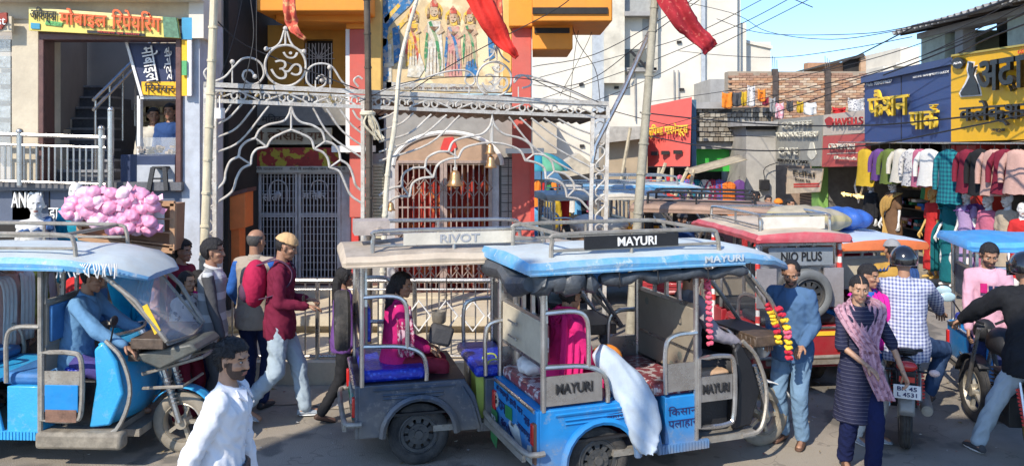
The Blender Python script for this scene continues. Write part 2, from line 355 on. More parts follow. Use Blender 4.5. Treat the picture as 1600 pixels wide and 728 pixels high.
def person(label, loc, face, H=1.68, pose=None, top=None, bot=None, hair='short', skin=None, hairm=None, beard=False, mous=False, sleeve=1., build=1., cat='person', head=(0, 0), group=None, vox=.015,
           shoe=None, kurta=0., eyes=True, collar=True, extra=None, topr=.018, botr=.02, feet=True, seed=None, hoffset=.013, foldamp=.009, sleevem=None, hands=(.6, .6), ghost=None, name='person', strands=0):
    """pose (in the standing frame of a 1.7 m figure, x forward, y left, z up): P pelvis, lean, side, twist, hl/hr hands, fl/fr ankles, el/er elbow hints, kl/kr knee hints, hdl/hdr hand directions"""
    p = dict(P=(0, 0, .92), lean=.03, side=0, twist=0, hl=(.05, .24, .80), hr=(.05, -.24, .80), fl=(.03, .10, .085), fr=(-.03, -.10, .085), el=(-1, .3, 0), er=(-1, -.3, 0), kl=(1, .08, 0), kr=(1, -.08, 0),
             hdl=None, hdr=None, pl=None, pr=None, footl=(1, .15, 0), footr=(1, -.15, 0)); p.update(pose or {})
    global HV, HN, HF, HC_, HK
    HV, HN, HF, HC_, HK = _coarse if vox > .018 else _fine
    root = thing(name, label, cat, loc, rad(face), group); s = H/1.7; B = build; seed = seed if seed is not None else (hash(label) % 97 if False else sum(map(ord, label)) % 97)
    skin = skin or SKIN; hairm = hairm or HAIR
    Pv = Vector(p['P']); Rt = Matrix.Rotation(p['twist'], 3, 'Z') @ Matrix.Rotation(p['side'], 3, 'X') @ Matrix.Rotation(p['lean'], 3, 'Y')
    Rh = Matrix.Rotation(p['twist']*.3, 3, 'Z')
    up = Rt @ V3(0, 0, 1); fw = Rt @ V3(1, 0, 0); sd = Rt @ V3(0, 1, 0); sdh = Rh @ V3(0, 1, 0); fwh = Rh @ V3(1, 0, 0)
    C = Pv+V3(0, 0, .10)+up*.34; Nk = C+up*.105+fw*(-.01); 
    hipL, hipR = Pv+sdh*.088-V3(0, 0, .02), Pv-sdh*.088-V3(0, 0, .02)
    shL, shR = C+sd*.158*B+up*.045, C-sd*.158*B+up*.045
    eL, wL = ik(shL, p['hl'], .285, .255, p['el']); eR, wR = ik(shR, p['hr'], .285, .255, p['er'])
    kL, aL = ik(hipL, p['fl'], .425, .415, p['kl']); kR, aR = ik(hipR, p['fr'], .425, .415, p['kr'])
    Hm = Matrix.Rotation(p['twist']+head[0], 3, 'Z') @ Matrix.Rotation(p['lean']*.35+head[1], 3, 'Y')
    Hcn = Nk+up*.035+Hm @ V3(.018, 0, .12)
    # ---- bare body
    mb = MB()
    def torso(mb, g, lo=0., B=B, neck=True):
        mid = Pv+V3(0, 0, .12)+up*.06
        secs = [(Pv+V3(0, 0, -.09-lo), .145*B+g*1.9, .108*B+g*2.1, fwh), (Pv, .158*B+g*1.7, .115*B+g*1.9, fwh), (Pv+V3(0, 0, .09), .142*B+g*1.3, .105*B+g*1.5, fwh), (mid+up*.05, .132*B+g*1.2, .100*B+g*1.3, fw), (C-up*.06, .148*B+g, .110*B+g, fw), (C+up*.0, .160*B+g, .115*B+g, fw), (C+up*.05, .135*B+g, .095+g*.8, fw), (C+up*.085, .085*B+g*.5, .065+g*.5, fw), (C+up*.105, .06*B+g*.5, .055+g*.5, fw)]
        loft(mb, secs, sd)
    torso(mb, 0)
    cap(mb, C+up*.06-fw*.01, Hcn-Hm @ V3(.03, 0, .04), .058, .050)
    for sh, e, w in ((shL, eL, wL), (shR, eR, wR)):
        cap(mb, sh, e, .046*B, .036*B); cap(mb, e, w, .037*B, .025)
    for h, k, a in ((hipL, kL, aL), (hipR, kR, aR)):
        cap(mb, h, k, .083*B, .052); cap(mb, k, k+(a-k)*.3, .052, .053); cap(mb, k+(a-k)*.3, a, .053, .033)
    v, n, f = remesh(mb, .02 if vox < .02 else .026, 2)
    V_ = [v]; F_ = list(f); K = [0]*len(f)
    def app(v2, f2, k2):
        o = sum(len(q) for q in V_); V_.append(np.array(v2)); F_.extend(tuple(i+o for i in q) for q in f2); K.extend(k2)
    hm = np.array(Hm); hs = 1.0
    hk = HK.copy()
    if beard: hk[hmask('beard') & (hk == 0)] = 5
    if skin is SKIN2 or hair == 'long' or kurta: hk[(hk == 2) & (abs(HC_[:, 2]-.0285) > .0026)] = 0
    app(HV*hs @ hm.T + np.array(Hcn), HF, list(hk))
    if eyes:
        for q in (-1, 1):
            e = MB(); e.ell((0, 0, 0), (.0085, .0125, .0048), 10, 6); app(np.array(e.v) @ hm.T + np.array(Hcn+Hm @ V3(.0712, q*.031, .004)*1.0), e.f, [3]*len(e.f))
            e = MB(); e.ell((0, 0, 0), (.005, .0062, .0048), 8, 5); app(np.array(e.v) @ hm.T + np.array(Hcn+Hm @ V3(.0768, q*.031, .004)*1.0), e.f, [4]*len(e.f))
    for w, e, hd, pn, rt, cu in ((wL, eL, p['hdl'], p['pl'], False, hands[0]), (wR, eR, p['hdr'], p['pr'], True, hands[1])):
        m2 = MB(); hand_mesh(m2, w, hd or (w-e), pn or (V3(0, 0, -1) if abs((w-e).normalized().z) < .6 else (sd if rt else -sd)), .95, cu, right=rt); app(m2.v, m2.f, [0]*len(m2.f))
    fm = MB()
    FD = []
    for a, d in ((aL, p['footl']), (aR, p['footr'])):
        d = Vector(d).normalized(); FD.append(d); cap(fm, a-d*.03+V3(0, 0, -.045), a+d*.14+V3(0, 0, -.058), .034, .026)
    app(fm.v, fm.f, [0]*len(fm.f))
    allv = np.concatenate(V_)*s
    mesh_obj('body', allv, F_, [skin, LIP, BROW, EYEW, IRIS, STUB], root, K)
    def put(name, v, f, m, thick=0, world=False): return mesh_obj(name, np.array(v)*s, f, m, root, thick=thick)
    def folds(v, n, amp, fr=(9, 9, 7)):
        o = np.array([amp*(.45*noise.noise(Vector((q[0]*fr[0]+seed, q[1]*fr[1], q[2]*fr[2]*.6)))+.75*(.42-abs(noise.noise(Vector((q[0]*15+q[2]*9, q[1]*15+seed, q[2]*8+q[0]*6))))*2.2)+.15) for q in v]); return v+n*o[:, None]
    # ---- lower clothing
    if bot:
        mb = MB(); g = botr
        loft(mb, [(Pv+V3(0, 0, -.10), .145*B+g*.4, .108*B+g*.4, fwh), (Pv, .158*B+g*.3, .116*B+g*.3, fwh), (Pv+V3(0, 0, .10), .140*B+g*.2, .104*B+g*.3, fwh)], sdh)
        for h, k, a in ((hipL, kL, aL), (hipR, kR, aR)):
            cap(mb, h, k, .084*B+g*.4, .052+g*.9); cap(mb, k, a+V3(0, 0, .015), .052+g*.9, .040+g)
        v, n, f = remesh(mb, vox, 3); put('trousers', folds(v, n, foldamp*1.1, (8, 8, 12)), f, bot)
    # ---- upper clothing
    if top:
        mb = MB(); g = topr; torso(mb, g, .05 if not kurta else .02)
        for sh, e, w in ((shL, eL, wL), (shR, eR, wR)):
            cap(mb, C+(sh-C)*.35+up*.062, sh+up*.004, .035+g*.5, .046*B+g*.7)
            if sleevem is not None: continue
            if sleeve > .5: cap(mb, sh, e, .047*B+g*.8, .038*B+g); cap(mb, e, e+(w-e)*min(1, (sleeve-.5)*2)*.96, .038*B+g, .028+g*.7)
            elif sleeve > 0: cap(mb, sh, sh+(e-sh)*sleeve*2, .047*B+g*.8, .044*B+g)
        if kurta:
            sk = [(Pv+V3(0, 0, -.02), .172*B+g, .13*B+g, fwh), (Pv+V3(0, 0, -.2*min(1, kurta*2)), .19*B+g, .15*B+g, fwh), (Pv+V3(0, 0, -kurta), .215*B+g, .17*B+g, fwh)]
            loft(mb, sk, sdh)
        v, n, f = remesh(mb, vox, 3); put('shirt' if not kurta else 'tunic', folds(v, n, foldamp), f, top)
        if sleevem is not None:
            mb = MB()
            for sh, e, w in ((shL, eL, wL), (shR, eR, wR)):
                cap(mb, sh, e, .047*B+g*.7, .037*B+g*.7); cap(mb, e, w, .037*B+g*.7, .028+g*.7)
            v, n, f = remesh(mb, vox, 2); put('sleeves', folds(v, n, foldamp), f, sleevem)
        if collar:
            mb = MB(); c0 = C+up*.105; R_ = []
            for t, rr in ((-.03, .085), (.0, .074), (.022, .068), (.018, .062), (-.02, .066)):
                R_.append([c0+up*(t-.012*cos(2*pi*k/16))+fw*(rr*1.0*cos(2*pi*k/16)+.004)+sd*(rr*sin(2*pi*k/16)) for k in range(16)])
            mb.rings(R_, cap=False); put('collar', mb.v, mb.f, top)
    # ---- hair, headgear
    def on_head(name, v, f, m): return put(name, np.array(v) @ hm.T + np.array(Hcn), f, m)
    if hair in ('short', 'bald', 'long', 'receding', 'parted'):
        v, f = shell(hair, hoffset*(.5 if hair == 'bald' else 1), .005 if hair != 'bald' else .002, seed, 85);
        if strands:      # loose locks breaking the outline of the hair
            rr = random.Random(seed); q = MB(); cen = np.array([v[list(t)].mean(0) for t in f])
            for _ in range(strands):
                c = Vector(cen[rr.randrange(len(cen))]); n_ = c.normalized(); d = (V3(-.5, rr.uniform(-.5, .5), -.55)+n_*.5+V3(rr.uniform(-.4, .4), rr.uniform(-.4, .4), rr.uniform(-.3, .3))).normalized(); L_ = rr.uniform(.012, .026); w_ = d.cross(n_).normalized()*.0011
                c = c-n_*.004; q.add([c-w_, c+w_, c+d*L_*.6+w_+n_*.004, c+d*L_+n_*.002, c+d*L_*.6-w_+n_*.004], [(0, 1, 2, 3, 4)])
            o = sum([0]); v = np.concatenate([v, np.array([tuple(p) for p in q.v])]); f = list(f)+[tuple(i+len(v)-len(q.v) for i in t) for t in q.f]
        on_head('hair', v, f, hairm)
    if hair == 'long':
        mb = MB(); b0 = Hcn+Hm @ V3(-.07, 0, .0); mb.tube([b0+Hm @ V3(.02, 0, .02), b0+Hm @ V3(-.02, 0, -.06), b0-up*.18-fw*.02, b0-up*.34-fw*.05], [.06, .062, .055, .02], 12, flat=1.); v, n, f = remesh(mb, .012, 2); put('ponytail', folds(v, n, .01, (60, 60, 5)), f, hairm)
    if mous: v, f = shell('mous', .005, .002, seed, 120); on_head('moustache', v, f, hairm)
    # ---- shoes
    if shoe and feet:
        for a, d in ((aL, FD[0]), (aR, FD[1])):
            mb = MB(); mb.mi(0); sdf = V3(-d.y, d.x, 0).normalized(); R_ = []
            u = V3(0, 0, 1) - d*d.z; u.normalize()
            for t, hw, ht in ((-.075, .026, .05), (-.055, .036, .075), (0, .040, .085), (.05, .044, .062), (.12, .046, .048), (.165, .038, .036), (.185, .02, .022)):
                c = a+d*t+u*(-.085); R_.append([c+sdf*(hw*x)+u*(ht*y) for x, y in ((-1, .12), (-.92, .6), (-.5, 1), (.5, 1), (.92, .6), (1, .12))])
            mb.rings(R_)
            mb.mi(1); mb.prism([a+d*t+sdf*w_+u*(-.086) for t, w_ in ((-.08, -.028), (.05, -.046), (.13, -.05), (.19, -.02), (.19, .02), (.13, .05), (.05, .046), (-.08, .028))], u*.018)
            me = MB(); me.v, me.f, me.m = [tuple(Vector(q)*s) for q in mb.v], mb.f, mb.m; me.build('shoe', list(shoe) if isinstance(shoe, (list, tuple)) else [shoe, RUBBER], root, sub=1)
    J = dict(P=Pv, C=C, N=Nk, H=Hcn, Hm=Hm, up=up, fw=fw, sd=sd, shL=shL, shR=shR, eL=eL, eR=eR, wL=wL, wR=wR, kL=kL, kR=kR, aL=aL, aR=aR, hipL=hipL, hipR=hipR, s=s, root=root, put=put, on_head=on_head, folds=folds, fwh=fwh, sdh=sdh, hm=hm)
    if extra:
        for e in (extra if isinstance(extra, (list, tuple)) else [extra]): e(J)
    return root
RUBBER = mat('rubber', (.022, .022, .022), .75, var=.3, bump=.3, dirt=.35, dcol=(.12, .11, .10))
def sc(J, mb, name, m, **k):
    mb.v = [tuple(Vector(v)*J['s']) for v in mb.v]; return mb.build(name, m, J['root'], **k)
def helmet(m, visor=None):
    def f(J):
        Hm, H = J['Hm'], J['H']; mb = MB(); m4 = Hm.to_4x4()
        prof = []; N_ = 24
        for i in range(12):
            t = i/11; a = t*2.05; r = sin(a)*1.; z = cos(a); prof.append((r, z))
        Rr = []
        for r, z in prof:
            ring = []
            for k in range(N_):
                an = 2*pi*k/N_; x = .142*r*cos(an)-.012; y = .118*r*sin(an); zz = .128*z+.018
                if x > .05 and zz < .045: x = .05+(x-.05)*.35; 
                if zz < -.02 and x > .04: zz = -.02
                ring.append(H+Hm @ V3(x, y, zz))
            Rr.append(ring)
        mb.rings(Rr, cap=True); sc(J, mb, 'helmet', m, sub=1)
        vm = MB()
        def g(u, v): a = (u-.5)*2.3; return H+Hm @ V3(.006+.135*cos(a), .122*sin(a), .055-.115*v)
        vm.grid(g, 12, 4); sc(J, vm, 'visor', visor or mat('visor', (.01, .012, .015), .08, coat=1, bump=0), thick=.003)
    return f
def knitcap(m, off=.016):
    def f(J): v, ff = shell('cap', off, .004, 3, 40); J['on_head']('cap', v, ff, m)
    return f
def scarfhead(m, off=.02):
    def f(J): v, ff = shell('scarf', off, .012, 5, 25); J['on_head']('headscarf', v, ff, m)
    return f
def drape(path, w, m, name='dupatta', th=.004, fold=.012):
    """cloth band along a path in body frame given by function of joints -> list of (point, sideways vector)"""
    def f(J):
        P = path(J); mb = MB(); C_ = spline([q[0] for q in P], 4); D_ = spline([q[1] for q in P], 4)
        def g(u, v):
            k = v*(len(C_)-1); i = min(int(k), len(C_)-2); t = k-i; c = C_[i].lerp(C_[i+1], t); d = D_[i].lerp(D_[i+1], t)
            tn = (C_[i+1]-C_[i]).normalized(); nn = tn.cross(d).normalized()
            return c+d*(u-.5)*w+nn*fold*sin(u*22+1.3*sin(v*7))
        mb.grid(g, 14, len(C_)*2); sc(J, mb, name, m, thick=th)
    return f
def backpack(m, m2=None, z=0):
    def f(J):
        C, up, fw, sd = J['C'], J['up'], J['fw'], J['sd']; mb = MB(); c = C-fw*.235-up*.09
        mt = Matrix((fw, sd, up)).transposed().to_4x4()
        mb.ell(c, (.115, .155, .225), 16, 12, mt); v, n, ff = remesh(mb, .014, 1); o = J['put']('backpack', J['folds'](v, n, .006), ff, m)
        pk = MB(); pk.ell(c-fw*.07-up*.07, (.07, .12, .11), 14, 8, mt); sc(J, pk, 'backpack_pocket', m2 or m)
        for s_ in (1, -1):
            st = MB(); st.tube(spline([c+up*.17+sd*s_*.07, C+up*.145+sd*s_*.10-fw*.03, C+up*.06+sd*s_*.115+fw*.100, C-up*.06+sd*s_*.135+fw*.095, C-up*.16+sd*s_*.150-fw*.02, c-up*.13+sd*s_*.10+fw*.06], 4), .020, 6, flat=.35); sc(J, st, 'backpack_strap', m2 or m)
    return f
# ======================= setting materials =======================
ASPH = mat('asphalt', (.29, .26, .22), .9, var=.3, scale=1.2, bump=.5, bscale=90, dirt=.55, dcol=(.27, .23, .17))
overlay(ASPH, 'noise', (.36, .31, .24), .5, .6, .54); overlay(ASPH, 'noise', (.10, .095, .085), 1.3, .7, .58); overlay(ASPH, 'spots', (.40, .36, .30), 26, .5, .12); overlay(ASPH, 'crack', (.14, .12, .10), .7, .45, .006); overlay(ASPH, 'noise', (.08, .07, .065), .75, .55, .62)
DUST = mat('dusty_concrete', (.40, .34, .26), .9, var=.3, scale=2.5, bump=.4, bscale=40, dirt=.5, dcol=(.25, .2, .15))
CREAM = mat('cream_plaster', (.62, .54, .40), .85, var=.2, scale=2.2, bump=.2, bscale=30, dirt=.45, dcol=(.32, .26, .19))
WHITEP = mat('white_plaster', (.72, .665, .56), .9, var=.14, scale=.9, bump=.25, bscale=14, dirt=.35, dcol=(.45, .42, .36))
GREYP = mat('grey_plaster', (.36, .35, .33), .9, var=.25, scale=2, bump=.3, bscale=25, dirt=.5, dcol=(.2, .18, .16))
DARK = mat('dark_shade_and_detail', (.03, .027, .025), .9, var=.4)  # near-black: shade put into gaps, openings, under ledges; also joints and badges
IRONW = mat('white_iron', (.60, .58, .53), .55, var=.25, scale=9, bump=.3, dirt=.6, dcol=(.30, .22, .15), wear=.5, wcol=(.22, .13, .08))
GREYIRON = mat('grey_iron', (.50, .50, .52), .5, metal=.1, var=.2, scale=8, dirt=.3)
STEEL = mat('stainless_steel', (.62, .60, .57), .28, metal=.9, var=.18, scale=7, bump=.08, dirt=.35, dcol=(.30, .24, .18))
MAROON = mat('maroon_granite', (.13, .06, .05), .45, var=.3, scale=12)
ORANGE = mat('orange_paint', (.80, .29, .03), .7, var=.12, scale=3, dirt=.2, dcol=(.5, .25, .08))
REDP = mat('red_paint', (.55, .07, .07), .7, var=.15, scale=3, dirt=.25, dcol=(.35, .12, .1))
PINKR = mat('faded_red_paint', (.58, .11, .085), .75, var=.15, scale=3, dirt=.3, dcol=(.45, .2, .15))
BAMBOO = mat('bamboo', (.50, .42, .28), .7, var=.3, scale=9, bump=.3, dirt=.3)
BAMBOOD = mat('bamboo_dark', (.10, .08, .06), .8, var=.4, scale=9, bump=.3)
BLUESIGN = mat('navy_sign', (.035, .07, .20), .5, var=.1); YELSIGN = mat('yellow_sign', (.90, .48, .01), .5, var=.06)
YELLOW = mat('yellow_paint', (.85, .55, .04), .5, var=.08); BLACK = mat('black_paint', (.015, .015, .017), .5, var=.2); WHITE = mat('white_paint', (.80, .79, .76), .6, var=.08)
RED = mat('red_plain', (.62, .05, .04), .6, var=.12); GREENP = mat('green_paint', (.04, .42, .05), .6, var=.12)
GLASS = mat('clear_glass', (.9, .95, .95), .05, bump=0, var=0, alpha=.18, spec=.8); WIRE = mat('black_cable', (.02, .02, .022), .6)
GRAN = mat('grey_granite', (.13, .13, .14), .5, var=.35, scale=30); TIN = mat('tin_sheet', (.20, .17, .14), .6, metal=.5, var=.4, scale=5, dirt=.6, dcol=(.25, .16, .1))
struct = lambda n, mb, m, **k: tag(mb.build(n, m, None, **k), kind='structure')
# ---------------- ground
g = MB(); g.box((0, 120, -.3), (420, 560, .6)); struct('ground', g, ASPH)
g = MB(); g.box((-2.9, 60+9.6, .004), (.1, .1, .001))
# dusty verge along the plinth (a thin sheet over the road)
g = MB(); g.grid(lambda u, v: (-9+9.3*u, 8.55+.14*sin(u*31)+.09*sin(u*77+1)+v*(.62-.14*sin(u*31)-.09*sin(u*77+1)), .008), 60, 2); struct('dusty_verge', g, DUST)
LT = [mat('litter_'+n, c, .8) for n, c in (('paper', (.6, .57, .5)), ('foil', (.4, .42, .45)), ('red', (.4, .08, .06)), ('leaf', (.2, .15, .06)))]
g = MB()
for i in range(420):
    y = RN.uniform(6.9, 9.4) if i % 3 else RN.uniform(8.6, 9.3); x = RN.uniform(-5.5, 5.5); s_ = RN.uniform(.006, .028) if i % 9 else .05; c = V3(x, y, .012)
    if y > 9.1 and x < .6: continue
    g.mi(RN.choice((0, 0, 1, 2, 3, 3, 3))); g.add([c+V3(RN.uniform(-s_, s_), RN.uniform(-s_, s_), RN.uniform(0, s_*.6)) for _ in range(4)], [(0, 1, 2, 3)])
tag(g.build('litter', LT, None, smooth=0, at=(0, 0, 0)), 'scraps of paper and dry leaves scattered on the road', 'litter', kind='stuff')
# ---------------- temple plinth and floor
TY = 12.3
g = MB(); g.box((-2.35, 9.2+.75, .125), (5.5, 1.5, .25)); g.box((-2.35, 11.6, .235), (5.5, 1.8, .47)); g.box((-2.35, 10.62, .42), (5.5, .2, .12)); struct('plinth', g, CREAM)
T = thing('temple', 'orange and red temple with barred gates and a painted mural above', 'temple', (-1.5, TY, 0))
def TW(px, py, off=0): p = W(px, py, TY); p.y -= off; return p
def rect(mb, x0, y0, x1, y1, Y, d=.1, back=False):     # slab whose front face at depth Y fills the pixel rectangle
    a, b = W(x0, y1, Y), W(x1, y0, Y); mb.box(((a.x+b.x)/2, Y+d/2, (a.z+b.z)/2), (abs(b.x-a.x), d, abs(b.z-a.z))); return mb
def part(name, m, root, rects, Y, d=.1, **k):
    for r in rects: o = rect(MB(), *r[:4], r[4] if len(r) > 4 else Y, r[5] if len(r) > 5 else d).build(name, m, root, world=True, **k)
    return o
# back walls with openings
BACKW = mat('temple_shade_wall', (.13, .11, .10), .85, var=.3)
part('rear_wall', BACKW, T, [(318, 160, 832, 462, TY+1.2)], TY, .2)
part('side_wall', GREYP, T, [(548, 240, 602, 462), (775, 240, 832, 456)], TY, .25)
part('floor_slab', GREYP, T, [(330, 148, 832, 172, TY-.05, 1.2)], TY)
# upper porch wall
UW = mat('ochre_wall', (.62, .30, .05), .8, var=.15, scale=3, dirt=.25, dcol=(.3, .16, .06))
part('upper_wall', UW, T, [(398, 40, 475, 148), (520, 40, 552, 148), (475, 40, 520, 62), (475, 132, 520, 148)], TY+.4, .2)
part('upper_wall', UW, T, [(800, -20, 832, 150)], TY+.3, .3)
gr = MB()
for i in range(9): a = W(478+i*5, 68, TY+.38); b = W(478+i*5, 132, TY+.38); gr.bar(a, b, .012)
for i in range(9): an = pi*i/8; a = W(498, 92, TY+.38); gr.bar(a, a+V3(cos(an)*.24, 0, sin(an)*.24), .01)
gr.build('window_grille', GREYIRON, T, world=True)
part('window_recess', DARK, T, [(473, 60, 522, 134)], TY+.7, .05)
# left gap between the buildings: near-black panel with its shade painted in
part('gap_shade_panel', DARK, T, [(300, -30, 400, 262)], TY+.9, .1)
# eaves: stepped orange slabs
def eave(x0, x1, steps):
    mb = MB()
    for (a, b, y0, y1, Yf, dep) in steps: rect(mb, a, y0, b, y1, Yf, dep)
    return mb.build('eave', ORANGE, T, world=True, bevel=.02)
eave(0, 0, [(400, 575, -25, 18, TY-.9, 1.5), (430, 575, 18, 34, TY-.55, 1.0), (540, 576, -25, 46, TY-.35, .5)])
eave(0, 0, [(832, 957, -25, 34, TY-.9, 1.5), (832, 895, 34, 78, TY-.5, 1.1), (795, 835, -25, 42, TY-.5, .5)])
m_ = MB(); rect(m_, 832, 12, 950, 22, TY-.93, .03); rect(m_, 835, 44, 890, 52, TY-.53, .03); m_.build('eave_shadow_strip', DARK, T, world=True)  # dark strips on the eave fronts paint in shadow lines between the slabs
# fluted capital strips
m_ = MB()
for i in range(7): p = W(544+i*5, 10, TY-.36); m_.box((p.x, TY-.37, p.z), (.022, .03, .5))
m_.build('capital_fluting', ORANGE, T, world=True)
# pillars
part('pillar', PINKR, T, [(546, 46, 576, 340, TY-.35, .35)], TY, bevel=.01)
part('pillar', PINKR, T, [(800, 42, 830, 462, TY-.35, .35)], TY, bevel=.01)
part('pillar_edge', WHITE, T, [(540, 46, 546.5, 240, TY-.33, .3), (827, 42, 832, 240, TY-.33, .3)], TY)
part('pillar', RED, T, [(549, 245, 560, 462, TY-.1, .2), (829, 240, 835, 462, TY-.38, .2)], TY)
part('pillar_capital', WHITE, T, [(518, 228, 580, 238, TY-.45, .4), (790, 232, 850, 240, TY-.45, .4)], TY)
YP = mat('ochre_column', (.66, .42, .12), .7, var=.15)
part('mural_frame', YP, T, [(576, -20, 596, 145, TY-.3, .2), (786, -20, 800, 145, TY-.3, .2)], TY, bevel=.015)
# mural: generic painted figures on a panel
MURB = mat('mural_ground', (.62, .47, .26), .7, var=.25, scale=5); overlay(MURB, 'noise', (.78, .66, .42), 2.5, .7, .5)
mr_ = part('mural', MURB, T, [(590, -20, 790, 146)], TY-.15, .15)
def paint(name, m, polys, d=.012):
    for i, poly in enumerate(polys): mb = MB(); mb.prism([W(x, y, TY-.152-d*.3*(i % 3)) for x, y in poly], (0, -d, 0)); mb.build(name, m, T, world=True)
c_ = lambda n, c: overlay(mat('mural_'+n, c, .7, var=.45, scale=22), 'noise', (.55, .46, .30), 16, .45, .50)
def wob(cx, cy, rx, ry, n=12): return [(cx+rx*cos(2*pi*k/n), cy+ry*sin(2*pi*k/n)) for k in range(n)]
MBL, MPK, MGN, MYL, MSK, MWH, MRD, MBR = c_('blue', (.03, .16, .36)), c_('pink', (.55, .25, .22)), c_('green', (.05, .25, .10)), c_('gold', (.72, .45, .06)), c_('skin', (.50, .34, .22)), c_('white', (.62, .60, .52)), c_('red', (.5, .08, .05)), c_('brown', (.2, .1, .05))
paint('mural_curtain', MBL, [[(596, -5), (650, -5), (640, 10), (618, 30), (600, 52)], [(598, 60), (606, 62), (608, 125), (599, 128)], [(613, 45), (624, 40), (626, 95), (616, 100)], [(762, 55), (772, 52), (773, 90), (764, 95)], [(596, -5), (612, -5), (604, 70), (598, 75)]])
paint('mural_curtain_hem', MYL, [[(596, 66), (612, 50), (642, 18), (646, 22), (616, 56), (597, 74)], [(600, 30), (622, 6), (626, 10), (602, 38)]])
paint('mural_column', MWH, [[(604, 70), (612, 70), (612, 138), (604, 138)], [(772, 95), (780, 95), (780, 140), (772, 140)], [(600, 100), (615, 96), (616, 104), (601, 106)]])
for (x, y, s_, robe, sash, hd) in ((645, 26, .85, MYL, MRD, MSK), (678, 18, 1.1, MWH, MGN, MSK), (708, 28, 1.0, MPK, MBL, MSK), (734, 28, .85, MSK, MGN, MSK)):
    paint('mural_halo', MYL, [wob(x, y, 13*s_, 13*s_)], .004)
    paint('mural_robe', robe, [[(x-9*s_, y+14*s_), (x+9*s_, y+14*s_), (x+12*s_, y+45*s_), (x+14*s_, y+92*s_), (x-13*s_, y+92*s_), (x-11*s_, y+45*s_)]], .010)
    paint('mural_arm', MSK, [[(x-9*s_, y+17*s_), (x-15*s_, y+28*s_), (x-8*s_, y+42*s_), (x-4*s_, y+40*s_), (x-9*s_, y+29*s_)], [(x+9*s_, y+17*s_), (x+15*s_, y+28*s_), (x+7*s_, y+34*s_), (x+4*s_, y+31*s_), (x+9*s_, y+27*s_)]], .014)
    paint('mural_sash', sash, [[(x-8*s_, y+16*s_), (x-4*s_, y+14*s_), (x+6*s_, y+40*s_), (x+11*s_, y+70*s_), (x+9*s_, y+88*s_), (x+5*s_, y+60*s_), (x+1*s_, y+38*s_)], [(x-11*s_, y+30*s_), (x-8*s_, y+32*s_), (x-9*s_, y+60*s_), (x-12*s_, y+86*s_), (x-14*s_, y+60*s_)]], .014)
    paint('mural_fold', MBR, [[(x-6*s_+k*4.5*s_, y+52*s_), (x-5.5*s_+k*4.5*s_, y+52*s_), (x-6.5*s_+k*5*s_, y+90*s_), (x-7.2*s_+k*5*s_, y+90*s_)] for k in range(4)]+[[(x-7*s_, y+22*s_), (x+7*s_, y+22*s_), (x, y+30*s_), (x, y+29*s_)]], .0145)
    paint('mural_face_line', MBR, [[(x-3.5*s_, y-1*s_), (x-1.2*s_, y-1*s_), (x-1.2*s_, y), (x-3.5*s_, y)], [(x+1.2*s_, y-1*s_), (x+3.5*s_, y-1*s_), (x+3.5*s_, y), (x+1.2*s_, y)], [(x-1.5*s_, y+4*s_), (x+1.5*s_, y+4*s_), (x, y+5*s_)]], .018)
    paint('mural_head', hd, [wob(x, y, 6*s_, 8*s_)], .014)
    paint('mural_crown', MRD, [[(x-6*s_, y-6*s_), (x-5*s_, y-12*s_), (x, y-19*s_), (x+5*s_, y-12*s_), (x+6*s_, y-6*s_)]], .017)
    paint('mural_hair', MBR, [[(x-7*s_, y-5*s_), (x-6*s_, y+9*s_), (x-10*s_, y+10*s_), (x-9*s_, y-3*s_)], [(x+7*s_, y-5*s_), (x+6*s_, y+9*s_), (x+10*s_, y+10*s_), (x+9*s_, y-3*s_)]], .017)
paint('mural_robe', MWH, [[(640, 90), (656, 84), (664, 108), (655, 122), (636, 120)]]); paint('mural_robe', MBL, [[(728, 98), (742, 92), (748, 118), (726, 122)]]); paint('mural_head', MSK, [wob(648, 82, 5, 6), wob(734, 90, 5, 6)])
paint('mural_ground_strip', c_('grey', (.42, .42, .40)), [[(592, 128), (788, 134), (788, 145), (592, 140)]])
text('जय श्री राम दरबार मन्दिर समिति', MBR, W(690, 138, TY-.17), (1, 0, 0), (0, 0, 1), 1.1, .05, T, .004)
# arch panel between beam and right gate
part('arch_panel', mat('dull_panel', (.30, .29, .27), .8), T, [(600, 150, 800, 252, TY-.02, .1)], TY)
m_ = MB(); C0 = W(700, 258, TY-.05)
m_.prism([C0+V3(.78*cos(pi*k/16), 0, .46*sin(pi*k/16)) for k in range(17)], (0, -.03, 0)); m_.build('arch_field', mat('pale_orange_field', (.42, .28, .19), .7, var=.25, scale=4), T, world=True)
m_ = MB(); m_.tube([C0+V3(.8*cos(pi*k/20), -.04, .48*sin(pi*k/20)) for k in range(21)], .035, 6); m_.build('arch_rim', WHITE, T, world=True)
paint2 = MB(); paint2.prism([W(x, y, TY-.09) for x, y in [(694, 216), (708, 214), (714, 230), (703, 240), (688, 233)]], (0, -.02, 0)); paint2.build('arch_emblem', RED, T, world=True)
